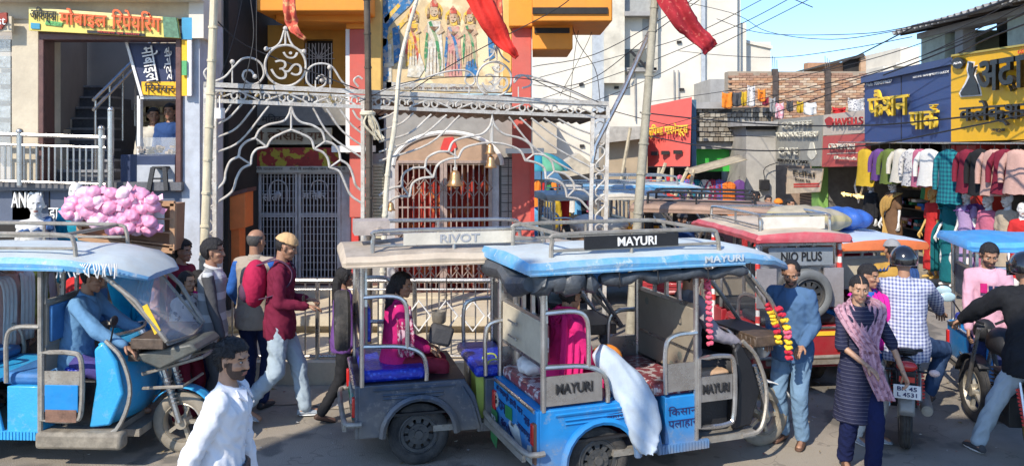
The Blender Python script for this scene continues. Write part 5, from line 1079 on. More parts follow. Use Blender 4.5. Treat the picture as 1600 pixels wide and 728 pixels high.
def rickshaw(label, theta, loc, body=VBLUE, roof=VBLUE2, top=VPALE, seat=SEATP, rack=True, rack_text=None, side_text=None, tarp=True, boards=LUGG, cowl=None, detail=2, tyre=None, rails=STEEL, roof_z=1.70, Wd=1.0, step=None, striped=False, roof_text=None, roof_len=1., front=True, rack_m=None, rear=None, seat2=None):
    R = thing('electric_rickshaw', label, 'rickshaw', loc, rad(theta)); h = Wd/2; cowl = cowl or body
    def P(name, q, m, **k): return q.build(name, m, R, **k)
    # side panels with wheel arches
    for s_ in (-1, 1):
        arch = [(.50+.31*cos(a), .27+.31*sin(a)) for a in [pi-pi*k/12 for k in range(13)]]
        pts = [(0, .28), (0, .70), (.86, .70), (.98, .58), (1.06, .30), (.98, .27)][::-1]
        poly = [(0, .27)]+arch+[(.98, .27), (1.04, .30), (.97, .56), (.88, .70), (0, .70)]
        q = MB(); y = s_*h; q.prism([(x, y, z) for x, z in poly], (0, -s_*.03, 0)); P('side_panel', q, body, bevel=.008)
        q = MB(); q.tube([(x, y+s_*.012, z) for x, z in arch], .03, 6); q.tube([(.12, y+s_*.004, .66), (.8, y+s_*.004, .66)], .012, 5); q.tube(spline([(.86, y+s_*.004, .64), (.94, y+s_*.004, .5), (1.0, y+s_*.006, .3)], 4), .014, 5)
        for zz in (.615, .585): q.tube([(.2, y+s_*.004, zz), (.7, y+s_*.004, zz)], .009, 4)
        P('fender_moulding', q, body)
        q = MB(); q.box((.5, s_*(h-.16), .44), (.66, .3, .02)); P('inner_fender', q, BLACK)
    q = MB(); q.box((-.012, 0, .485), (.03, Wd-.004, .43)); P('rear_panel', q, rear or body, bevel=.008)
    q = MB(); q.tube([(-.03, -.46, .69), (-.03, .46, .69)], .016, 6); q.bar((-.03, -.03, .45), (-.03, .03, .45), .02); P('rear_trim', q, rails)
    q = MB(); q.tube(spline([(.02, -h-.03, .40), (-.05, -h-.03, .40), (-.11, -h+.08, .40), (-.11, h-.08, .40), (-.05, h+.03, .40), (.02, h+.03, .40)], 4), .022, 8); q.bar((-.11, -h+.05, .35), (-.11, h-.05, .35), .03, .05); P('bumper', q, VGREY)
    for s_ in (-1, 1):
        q = MB(); q.box((-.035, s_*(h-.055), .52), (.03, .06, .16)); P('tail_light', q, TAIL, bevel=.008)
    q = MB(); q.box((.44, 0, .69), (.9, Wd-.05, .03)); P('seat_deck', q, body if body is not VDARK else BLACK)
    q = MB(); q.box((.30, 0, .755), (.54, Wd-.1, .10)); P('seat', q, seat, bevel=.035)
    q = MB(); q.box((1.27, 0, .30), (1.30, Wd-.06, .05)); q.box((1.15, 0, .24), (1.8, .5, .06)); P('floor', q, VGREY)
    for s_ in (-1, 1): q = MB(); q.box((1.22, s_*(h-.01), .29), (.46, .03, .07)); P('step_edge', q, body)
    q = MB()
    for i in range(16): q.box((1.0+.028*i, -h-.006, .29), (.012, .012, .066))
    P('step_rib', q, body)
    # front passenger bench
    q = MB(); q.box((1.21, 0, .50), (.30, Wd-.02, .38)); P('bench_box', q, body, bevel=.008)
    q = MB(); q.box((1.17, 0, .735), (.38, Wd-.1, .10)); P('bench_seat', q, seat, bevel=.035)
    q = MB(); q.box((1.58, 0, .50), (.30, Wd-.3, .40)); P('battery_box', q, SEATK, bevel=.01)
    q = MB(); q.box((1.60, 0, .76), (.34, .66, .09)); P('driver_seat', q, seat2 or SEATK, bevel=.03)
    # posts
    for s_ in (-1, 1):
        for x, m in ((.03, rails), (1.34, rails)):
            q = MB(); q.tube([(x, s_*(h-.015), .69 if x < 1 else .30), (x, s_*(h-.015), roof_z+.04)], .022, 8)
            if striped:
                for i in range(7): q2 = MB(); q2.tube([(x, s_*(h-.015), .75+i*.14), (x, s_*(h-.015), .82+i*.14)], .027, 8); P('red_band', q2, RED)
            P('post', q, WHITE if striped else m)
        q = MB(); y = s_*(h-.015)
        q.tube(spline([(.03, y, 1.42), (.28, y, 1.42), (.38, y, 1.36), (.40, y, 1.2), (.40, y, .98)], 4), .019, 7); P('grab_rail', q, rails)
        q = MB(); q.tube(spline([(.03, y, 1.02), (.36, y, 1.0), (.52, y, .93), (.56, y, .80), (.56, y, .71)], 4), .019, 7); P('arm_rail', q, rails)
        q = MB(); q.box((.28, y+s_*.004, .84), (.46, .012, .22)); P('arm_panel', q, STEEL) if side_text else None
        q = MB(); q.tube(spline([(1.34, y+s_*.01, 1.18), (1.14, y+s_*.01, 1.17), (1.06, y+s_*.01, 1.08), (1.06, y+s_*.01, .72)], 4), .019, 7); P('bench_rail', q, rails)
        q = MB(); q.box((1.2, y+s_*.004, .84), (.26, .012, .22)); P('bench_panel', q, STEEL) if side_text else None
        q = MB(); q.tube(spline([(1.36, y+s_*.01, .97), (1.60, y+s_*.01, .97), (1.69, y+s_*.01, .90), (1.69, y+s_*.01, .50), (1.62, y+s_*.01, .42), (1.36, y+s_*.01, .42)], 4)+[], .021, 7, closed=True); P('driver_guard', q, rails)
        q = MB(); q.box((1.52, y+s_*.006, .72), (.31, .012, .20)); P('guard_panel', q, STEEL if side_text else VGREY)
    if side_text:
        for x, w_, z in ((.28, .30, .85), (1.52, .25, .72)): text(side_text, BLACK, (x, -h-.004, z), (1, 0, 0), (0, 0, 1), w_, .08, R, .004, world=False, bold=.02)
    # backrest boards under window frames
    for x, m, yw, zz in ((.06, boards, Wd-.08, (1.02, 1.34)), (1.36, BOARDB, Wd-.08, (1.02, 1.36))):
        q = MB(); q.box((x, 0, (zz[0]+zz[1])/2), (.035, yw, zz[1]-zz[0])); P('backrest_board', q, m, bevel=.006)
        q = MB(); q.bar((x, -yw/2, zz[1]+.015), (x, yw/2, zz[1]+.015), .03); q.bar((x, -yw/2, zz[0]-.01), (x, yw/2, zz[0]-.01), .03); q.bar((x, -yw/2, roof_z-.04), (x, yw/2, roof_z-.04), .03)
        for yy in (-yw/2, -yw*.22, 0, yw*.22, yw/2): q.bar((x, yy, zz[1]), (x, yy*(.94), roof_z-.04), .028)
        P('window_frame', q, rails)
        if detail > 1:
            q = MB(); q.box((x+.03, 0, (zz[0]+zz[1])/2), (.03, yw-.06, zz[1]-zz[0]-.04)); P('back_cushion', q, seat, bevel=.012)
    q = MB(); q.box((1.36, 0, .9), (.03, Wd-.06, .2)); P('lower_board', q, BOARDB)
    # roof: crowned tray with a drooping front
    def rsec(x, hw, z, e, cr): return [(x, -hw, z), (x, -hw-.012, z+e*.5), (x, -hw+.02, z+e), (x, -hw*.5, z+e+cr*.8), (x, 0, z+e+cr), (x, hw*.5, z+e+cr*.8), (x, hw-.02, z+e), (x, hw+.012, z+e*.5), (x, hw, z)]
    q = MB(); rz_ = roof_z
    secs = [(-.13, h+.02, rz_, .05, .01), (-.10, h+.05, rz_-.01, .09, .03), (.3, h+.055, rz_, .09, .05), (1.2, h+.055, rz_, .09, .05), (1.8, h+.045, rz_-.012, .085, .045), (2.08, h+.0, rz_-.045, .07, .035), (2.28, h-.10, rz_-.095, .05, .02), (2.38, h-.22, rz_-.13, .03, .01)]
    fine = []
    for a_, b_ in zip(secs, secs[1:]):
        m_n = max(1, int((b_[0]-a_[0])/.09))
        for k in range(m_n): t = k/m_n; fine.append(tuple(u_+(v_-u_)*t for u_, v_ in zip(a_, b_)))
    fine.append(secs[-1]); fine = [(c_[0]*roof_len if c_[0] > 0 else c_[0],)+tuple(c_[1:]) for c_ in fine]; so = theta*.37
    q.rings([[Vector(p)+V3(0, .010*noise.noise(V3(p[0]*3, p[1]*2, so)), .016*noise.noise(V3(p[0]*2.6, p[1]*3.5, so+4))+.006*noise.noise(V3(p[0]*11, p[1]*9, so))) for p in rsec(*s_)] for s_ in fine]); o = P('roof', q, [roof, top])
    for f in o.data.polygons:
        if f.normal.z > .75: f.material_index = 1
    q = MB(); q.tube([(-.10, -h-.058, rz_+.0), (1.2, -h-.066, rz_+.0), (1.75*roof_len, -h-.056, rz_-.008)], .012, 5); P('roof_edge_trim', q, roof if roof is not VCREAM else VCREAM)
    if roof_text: text(roof_text, mat('faded_white', (.55, .6, .62), .6), (1.55, -h-.068, rz_+.045), (1, 0, 0), (0, 0, 1), .36, .055, R, .004, world=False, bold=.02); text(roof_text, mat('faded_white', (.55, .6, .62)), (-.115, .12, rz_+.03), (0, -1, 0), (0, 0, 1), .36, .045, R, .004, world=False, bold=.02)
    if rack:
        rm = rack_m or rails; q = MB(); zt = rz_+.27
        for s_ in (-1, 1): q.tube(spline([(.12, s_*(h-.08), rz_+.08), (.13, s_*(h-.08), zt-.05), (.2, s_*(h-.08), zt), (1.0, s_*(h-.08), zt), (1.5, s_*(h-.08), zt-.01), (1.58, s_*(h-.08), zt-.06), (1.6, s_*(h-.08), rz_+.08)], 4), .018, 7); q.tube([(.13, s_*(h-.08), rz_+.15), (1.58, s_*(h-.08), rz_+.15)], .012, 6); q.tube([(.8, s_*(h-.08), rz_+.08), (.8, s_*(h-.08), zt)], .014, 6)
        q.tube([(.2, -h+.08, zt), (.2, h-.08, zt)], .016, 6); q.tube([(1.5, -h+.08, zt-.01), (1.5, h-.08, zt-.01)], .016, 6)
        P('roof_rack', q, rm)
        if rack_text:
            b_ = MB(); b_.box((.80 if rack_text[2] else .85, -h+.07, rz_+.2), (.82 if rack_text[2] else .95, .012, .10)); P('rack_banner', b_, rack_text[1]); text(rack_text[0], WHITE if rack_text[2] else mat('faded_print', (.35, .36, .38), .6), (.84 if rack_text[2] else .85, -h+.062, rz_+.2), (1, 0, 0), (0, 0, 1), .34, .07, R, .004, world=False, bold=.02)
    if tarp:
        q = MB()
        for x0, x1, r0, yy, sg in ((-.04, .46, .085, -h+.03, 0), (.50, 1.80, .046, -h+.01, 1), (0, 1.9, .06, h-.02, 2)):
            n = 22; Pn = []; rs = []
            for i in range(n+1): t = i/n; Pn.append((x0+(x1-x0)*t, yy+.02*sin(t*17+sg), rz_-.055-.028*abs(sin(t*9+sg))+.012*sin(t*31))); rs.append(r0*(1+.6*noise.noise(V3(t*6, sg, 0))+.08*sin(t*41))*(1.0 if 0 < i < n else .7))
            q.tube(Pn, rs, 10)
        q.tube([(-.06, -h+.04, rz_-.08), (-.07, -.2, rz_-.13), (-.06, .1, rz_-.06), (-.07, h-.04, rz_-.08)], [.06, .095, .075, .085], 9)
        P('rolled_tarp', q, TARP)
        q = MB(); [q.tube([(x, -h-.06, rz_-.0), (x+.01, -h-.06, rz_-.12), (x+.03, -h+.0, rz_-.14)], .006, 4) for x in (.3, .62, .95, 1.4, 1.8)]; P('tarp_strap', q, BLACK)
    # front end
    if front:
        q = MB()
        def cw(u, v):
            y = (u-.5)*.84; z = .36+.66*v; x = 1.84+.10*cos((u-.5)*pi)-.16*(1-v)*0+.10*sin(v*pi*.9)-.10*v; return (x, y*(1-.12*v), z)
        q.grid(cw, 12, 8); P('leg_shield', q, cowl, thick=.03)
        for s_ in (-1, 1):
            q = MB(); q.prism([(1.72, s_*.44, .34), (1.90, s_*.44, .36), (2.00, s_*.42, .62), (1.93, s_*.40, .88), (1.82, s_*.40, 1.04), (1.75, s_*.42, .98), (1.78, s_*.44, .70)], (0, -s_*.05, 0)); P('side_cowl', q, cowl, bevel=.02)
            q = MB(); q.tube(spline([(1.78, s_*(h-.02), .30), (1.97, s_*(h-.03), .34), (2.06, s_*(h-.08), .62), (1.98, s_*(h-.1), .9), (1.84, s_*(h-.1), 1.05)], 4), .018, 6); P('cowl_trim', q, VGREY)
            q = MB(); q.tube([(1.80, s_*(h-.06), rz_-.03), (2.10, s_*(h-.09), 1.38), (2.34, s_*(h-.14), 1.04)], .02, 7); P('windscreen_post', q, rails)
        q = MB(); ya = h-.12
        q.grid(lambda u, v: (1.82+.52*v+.06*sin(u*pi), (u-.5)*2*(ya-.04*v), rz_-.04-.62*v), 8, 6); P('windscreen', q, GLASS, thick=.004)
        q = MB(); q.tube([(1.82, -ya, rz_-.05), (2.34, -ya+.05, 1.03), (2.40, 0, 1.01), (2.34, ya-.05, 1.03), (1.82, ya, rz_-.05)], .014, 6); P('windscreen_frame', q, VGREY)
        q = MB(); q.box((2.16, 0, 1.01), (.28, .68, .09)); [q.box((2.02, (k-5)*.062, 1.0), (.015, .035, .07)) for k in range(11)]; q.box((2.0, 0, .92), (.10, .5, .16)); P('dashboard', q, mat('dash_brown', (.10, .07, .05), .5, var=.5, scale=20), bevel=.03)
        q = MB(); q.tube(spline([(1.76, -.30, 1.04), (1.84, -.26, 1.06), (1.92, -.08, 1.06), (1.92, .08, 1.06), (1.84, .26, 1.06), (1.76, .30, 1.04)], 3), .015, 6); q.tube([(1.94, 0, 1.05), (2.24, 0, .45)], .03, 8); P('handlebar', q, STEEL)
        for s_ in (-1, 1): q = MB(); q.tube([(2.18, s_*.09, .74), (2.32, s_*.09, .28)], .026, 8); [q.lathe([(.036, 0), (.036, .012)], c=(2.21+.012*i, s_*.09, .66-.035*i), n=10) for i in range(7)]; P('fork', q, STEEL)
        q = MB(); q.grid(lambda u, v: (2.32+(.30)*cos(rad(25+120*v)), (u-.5)*.13, .27+(.30)*sin(rad(25+120*v))+.0), 4, 12); P('front_mudguard', q, cowl if cowl is not BLACK else WHITE, thick=.01)
        q = MB(); q.ell((2.32, 0, .86), (.07, .10, .09), 14, 10); P('headlight', q, LENS)
        wheel(R, (2.32, 0, .26), .26, .11, True, tyre, name='front_wheel')
    for s_ in (-1, 1): wheel(R, (.50, s_*(h-.09), .255), .255, .105, False, TYRE)
    q = MB(); q.tube([(.5, -h+.1, .255), (.5, h-.1, .255)], .04, 8); q.box((.5, 0, .26), (.2, .24, .18)); P('axle', q, BLACK)
    return R
def L2W(R, x, y, z): return R.matrix_basis @ V3(x, y, z)
# -- the blue rickshaw in the middle
LOCM = place(19, 0, -.5, .20, 6.14)
RM_ = rickshaw('light blue rickshaw with hand painted Hindi writing and rolled black tarpaulins', 20, LOCM, roof_z=1.72, rack_text=('MAYURI', BLACK, True), side_text='MAYURI', roof_text='MAYURI', cowl=BLACK, tyre=TYRED, rack_m=VGREY, seat=SEATP, seat2=mat('tan_seat', (.55, .36, .22), .5))
def mt(s_, x, y, z, w_, h_, ux, m=INK, name='lettering', par=RM_): return text(s_, m, (x, y, z), ux, (0, 0, 1), w_, h_, par, .003, world=False, name=name, bold=.0)
rz0 = -.031
mt('अ पमाण्डे झररी धान', rz0, .10, .625, .62, .075, (0, -1, -.05)); mt('नाछ', rz0, -.30, .575, .12, .06, (0, -1, -.05)); mt('रामम', rz0, .23, .515, .24, .08, (0, -1, -.05)); mt('नारायणपुर', rz0, -.25, .47, .30, .06, (0, -1, -.05)); mt('क०५।९८१३५०', rz0, .06, .38, .46, .07, (0, -1, -.05))
for poly, m, nm in (([(.18, .46), (.18, .56), (.02, .57), (.02, .47)], PLG, 'green_patch'), ([(.10, .44), (.06, .47), (-.02, .44), (-.06, .48), (-.14, .46), (-.20, .35), (-.12, .33), (.06, .39)], mat('scraped_primer', (.50, .53, .50), .8, var=.2, scale=12), 'scraped_patch'), ([(-.30, .28), (-.32, .40), (-.40, .42), (-.42, .28)], mat('scraped_primer', (.5, .53, .5)), 'scraped_patch')):
    q = MB(); q.prism([(rz0, y, z) for y, z in poly], (-.003, 0, 0)); q.build(nm, m, RM_)
q = MB(); q.prism([(rz0-.015, .49+.0*a, .46) for a in (0,)]+[(rz0-.015, .34, .44), (rz0-.015, .33, .24), (rz0-.015, .36, .14), (rz0-.015, .50, .18), (rz0-.015, .52, .4)], (-.004, 0, 0)); q.build('number_plate', PLG, RM_); mt('BR 26', rz0-.022, .42, .38, .10, .04, (0, -1, 0), WHITE); mt('PB 8431', rz0-.022, .42, .28, .12, .04, (0, -1, 0), WHITE)
q = MB(); q.lathe([(.062, 0), (.062, .004)], c=(rz0, .41, .53), n=20, mtx=Matrix.Rotation(-pi/2, 4, 'Y')); q.build('round_badge', mat('badge_cream', (.6, .56, .45), .6), RM_); mt('ॐ', rz0-.006, .41, .53, .07, .07, (0, -1, 0), BLACK)
mt('किसान', 1.215, -.494, .58, .26, .075, (1, 0, 0)).scale = (1, 1, 1); mt('पलाहार', 1.215, -.494, .47, .26, .07, (1, 0, 0)); mt('सहारा', .62, -.506, .60, .16, .05, (1, 0, .05))
q = MB(); q.box((-.02, -.47, .46), (.045, .05, .3)); q.build('rusty_corner', mat('rust_brown', (.16, .09, .06), .8, var=.3), RM_)
q = MB()
for z in (1.24, 1.12): q.tube([(.03, .2, z), (.03, .02, z)], .008, 5); q.ell((.03, .01, z), (.015, .015, .015), 6, 4)
o = q.build('board_hook', VGREY, RM_); o.location.x = -.03
# garlands of cloth flowers
def garland(lab, pts, cols, r=.035, par=None):
    t = thing('flower_garland', lab, 'garland', pts[0]); P = spline(pts, 6); L = 0; out = [P[0]]
    for i in range(1, len(P)):
        L += (P[i]-P[i-1]).length
        if L > r*.85: out.append(P[i]); L = 0
    base = {}
    for i, p in enumerate(out):
        m = cols[(i//2) % len(cols)]
        if m not in base:
            q = MB()
            for k in range(9): a = 2*pi*k/9; q.ell((r*.5*cos(a), r*.5*sin(a), r*.15*sin(a*3)), (r*.5, r*.5, r*.42), 6, 4)
            q.ell((0, 0, 0), (r*.6, r*.6, r*.55), 6, 4); o = q.build('blossom', m, t); base[m] = o
        else: o = base[m].copy(); COL.objects.link(o)
        o.location = p-pts[0]; o.rotation_euler = (RN.uniform(-.4, .4), RN.uniform(-.4, .4), RN.random()*3)
    return t
FR = mat('red_flower', (.55, .02, .05), .8); FY_ = mat('yellow_flower', (.85, .55, .03), .8); FP = mat('pink_flower', (.75, .12, .2), .8)
garland('red and yellow garland hanging at the blue rickshaw windscreen corner', [L2W(RM_, 2.17, -.44, 1.30), L2W(RM_, 2.25, -.44, 1.14), L2W(RM_, 2.28, -.43, .88)], (FR, FY_, FP, FY_), .038)
garland('short red and yellow garland beside the longer one on the windscreen', [L2W(RM_, 2.12, -.36, 1.32), L2W(RM_, 2.20, -.36, 1.14), L2W(RM_, 2.23, -.36, 1.0)], (FR, FY_, FY_), .034)
garland('pink garland hanging beside the driver of the blue rickshaw', [L2W(RM_, 1.50, -.40, 1.58), L2W(RM_, 1.51, -.41, 1.35), L2W(RM_, 1.52, -.41, 1.06)], (FP, FP), .032)
# -- grey rickshaw behind it
LOCG = place(14, .5, -.44, -.78, 6.95)
RG = rickshaw('battered dark blue rickshaw with dusty cream roof and bright blue seats', 14, LOCG, body=VDARK, roof=VCREAM, top=mat('dusty_cream_top', (.44, .38, .31), .8, var=.3, dirt=.6, dcol=(.25, .2, .15)), seat=SEATB, rack_text=('RIVOT', mat('faded_banner', (.60, .56, .47), .6), False), tarp=False, boards=BOARDB, roof_z=1.68, cowl=VDARK)
q = MB(); q.box((-.035, .08, .49), (.01, .26, .12)); q.build('number_plate', mat('plate_white', (.5, .55, .5), .5, dirt=.4), RG); text('BR 24 ER 0936', PLG, (-.042, .08, .49), (0, -1, 0), (0, 0, 1), .22, .05, RG, .003, world=False); q = MB(); q.box((-.03, -.2, .45), (.012, .1, .2)); q.build('sticker', mat('sticker_green', (.1, .35, .28), .5), RG)
# spare wheel strapped behind the back seat
w_ = wheel(RG, (-.10, .20, 1.10), .27, .13, False, TYRE, rz=pi/2, name='spare_wheel')
q = MB(); q.box((.14, 0, rz0+1.98), (.3, .3, .12)); q.build('battery_case', mat('rusty_box', (.42, .36, .32), .7, var=.3), RG)
# -- left rickshaw
LOCL = place(-3, 2.32, 0, -2.86, 7.25)
RL = rickshaw('sunlit sky blue rickshaw with scuffed pale roof, cut by the left edge', -3, LOCL, body=mat('sky_blue_body', (.03, .36, .70), .42, var=.1, scale=3, dirt=.15, wear=.2, wcol=(.4, .5, .5), coat=.3), roof=VBLUE2, seat=mat('seat_check_blue', (.04, .16, .38), .6, var=.3), tarp=False, boards=VGREY, rails=VGREY, rack=True, roof_z=1.66, roof_len=.90, tyre=TYRED, cowl=mat('sky_blue_body', (.03, .36, .70)), seat2=SEATB)
q = MB(); q.box((1.68, -.47, .26), (.72, .14, .14)); q.build('running_board', mat('scuffed_sill', (.25, .22, .17), .7, var=.5, scale=9, dirt=.4), RL, bevel=.03)
q = MB(); [q.tube(spline([(x, -.52, 1.70), (x+RN.uniform(-.02, .02), -.53, 1.66), (x+RN.uniform(-.03, .03), -.52, 1.60+RN.uniform(-.02, .03))], 2), .006, 4) for x in [1.50+i*.022 for i in range(24)]]; q.build('roof_fringe', mat('white_fringe', (.7, .7, .68), .8), RL)
q = MB(); q.prism([(2.16, -.41, 1.34), (2.20, -.41, 1.36), (2.30, -.38, 1.14), (2.25, -.38, 1.10)], (0, -.006, 0)); q.build('yellow_sticker', YELLOW, RL)
q = MB(); q.box((1.53, -.505, .60), (.28, .012, .22)); q.build('blue_flap', VBLUE, RL, bevel=.004); q = MB(); q.box((1.53, -.512, .46), (.26, .01, .10)); q.build('toolbox_panel', mat('rust_panel', (.22, .12, .08), .7, var=.5, scale=12), RL)
q = MB(); q.tube(spline([(1.86, -.36, 1.02), (1.9, -.40, 1.12), (1.92, -.42, 1.18)], 3), .008, 5); q.ell((1.93, -.43, 1.22), (.02, .06, .045), 10, 6); q.build('mirror', BLACK, RL)
q = MB(); q.prism([(1.98, -.30, .90), (2.50, -.26, 1.00), (2.56, -.26, .94), (2.24, -.28, .78)], (0, .5, 0)); q.build('front_fairing', mat('dusty_fairing', (.10, .11, .10), .5, var=.4, dirt=.5), RL, bevel=.02)
q = MB(); q.tube([(2.05, -.2, .72), (2.55, -.15, .86), (2.55, .15, .86), (2.05, .2, .72)], .016, 6); q.tube([(2.05, -.2, .6), (2.4, -.2, .62), (2.4, .2, .62)], .014, 6); q.build('front_guard', VGREY, RL)
# -- red rickshaw seen from behind
LOCR = place(112, 0, 0, 2.86*1.02, 8.25)
RR = rickshaw('red rickshaw seen from behind with striped posts and a spare wheel', 97, (3.10, 8.95, 0), body=VRED, roof=mat('faded_red_roof', (.50, .07, .09), .5, var=.2, dirt=.3, dcol=(.55, .45, .4)), top=VCREAM, seat=SEATK, tarp=False, boards=STEEL, rack=True, striped=True, roof_z=1.62, detail=1, Wd=.96)
q = MB(); q.box((-.01, 0, 1.46), (.03, .72, .19)); q.build('name_board', mat('silver_board', (.35, .38, .40), .4, metal=.4), RR); text('NIO PLUS', BLACK, (-.03, 0, 1.46), (0, -1, 0), (0, 0, 1), .46, .10, RR, .004, world=False, bold=.02)
wheel(RR, (-.05, -.06, 1.06), .27, .12, False, mat('spare_tyre', (.16, .17, .17), .6, var=.2), rz=pi/2, name='spare_wheel')
for s_ in (-1, 1):
    q = MB(); q.box((.0, s_*.38, 1.12), (.02, .22, .42)); q.build('rear_door', mat('silver_panel', (.45, .42, .42), .4, metal=.4, dirt=.3), RR)
q = MB()
for z in (.63, .36): q.box((-.032, -.15, z), (.008, .72, .045))
q.box((-.032, -.50, .5), (.008, .04, .3)); q.build('yellow_stripe', YELLOW, RR)
q = MB(); q.box((.2, 0, 1.80), (.05, .74, .13)); q.build('rack_banner', mat('banner_white', (.66, .62, .54), .6), RR)
# load on its roof
t = thing('sack', 'grey and tan striped cloth bundle on the red rickshaw roof', 'sack', (0, 0, 0)); SK = cloth('bundle_cloth', (.36, .32, .24), var=.2); overlay(SK, 'stripez', (.42, .36, .16), 6, .6, w=.4)
q = MB(); q.ell((0, 0, 0), (.55, .26, .16), 20, 12); v, n, f = remesh(q, .03, 1); mesh_obj('bundle', v+n*np.array([.03*noise.noise(Vector(p)*7) for p in v])[:, None], f, SK, t); t.location = W(1262, 342, 9.9); t.rotation_euler = (0, .06, .2)
t = thing('sack', 'blue plastic bundle behind the striped bundle on the roof', 'sack', (0, 0, 0)); q = MB(); q.ell((0, 0, 0), (.4, .25, .15), 20, 12); v, n, f = remesh(q, .03, 1); mesh_obj('bundle', v+n*np.array([.03*noise.noise(Vector(p)*8) for p in v])[:, None], f, mat('blue_plastic', (.04, .12, .42), .4, var=.3), t); t.location = W(1312, 342, 10.3)
# -- others
RQ = rickshaw('blue rickshaw behind the motorcycle riders at the right edge', -12, place(-12, .5, -.44, 5.2, 8.3), seat=SEATB, tarp=False, rack=False, boards=VDARK, detail=1, roof_z=1.60, roof=mat('bright_blue_roof', (.05, .30, .66), .45, var=.2, dirt=.2, dcol=(.4, .5, .55)), top=mat('bright_blue_roof', (.05, .30, .66)))
text('सलीम', mat('pale_yellow_letter', (.6, .6, .3), .6), (.95, -.572, 1.645), (1, 0, 0), (0, 0, 1), .3, .06, RQ, .004, world=False, bold=.02)
RW = rickshaw('rickshaw with pale blue roof and orange roof edge beyond the red one', 100, (4.25, 9.6, 0), body=VBLUE, roof=mat('orange_rim', (.62, .16, .05), .6, var=.2), top=mat('pale_blue_top', (.50, .60, .72), .5, var=.1), tarp=False, rack=False, detail=1, striped=False, roof_z=1.46)
RV = rickshaw('dusty brown roofed rickshaw waiting near the coral shop sign', -18, (1.95, 12.3, 0), body=VRED, roof=mat('brown_roof', (.34, .22, .16), .7, var=.25, dirt=.4), top=mat('brown_roof', (.34, .22, .16)), tarp=False, rack=True, rails=BLACK, boards=BLACK, detail=1, roof_z=1.70, seat=SEATK)
RX = rickshaw('pale roofed blue rickshaw beyond the portal right post', 12, (.55, 14.2, 0), body=VBLUE, roof=mat('pale_cream_roof', (.6, .55, .46), .7, var=.2), top=VPALE, tarp=False, rack=True, detail=1, roof_z=1.72)
RZ = rickshaw('distant blue rickshaw farthest up the market lane', 5, (1.6, 16.5, 0), tarp=False, rack=True, detail=1, roof_z=1.75)
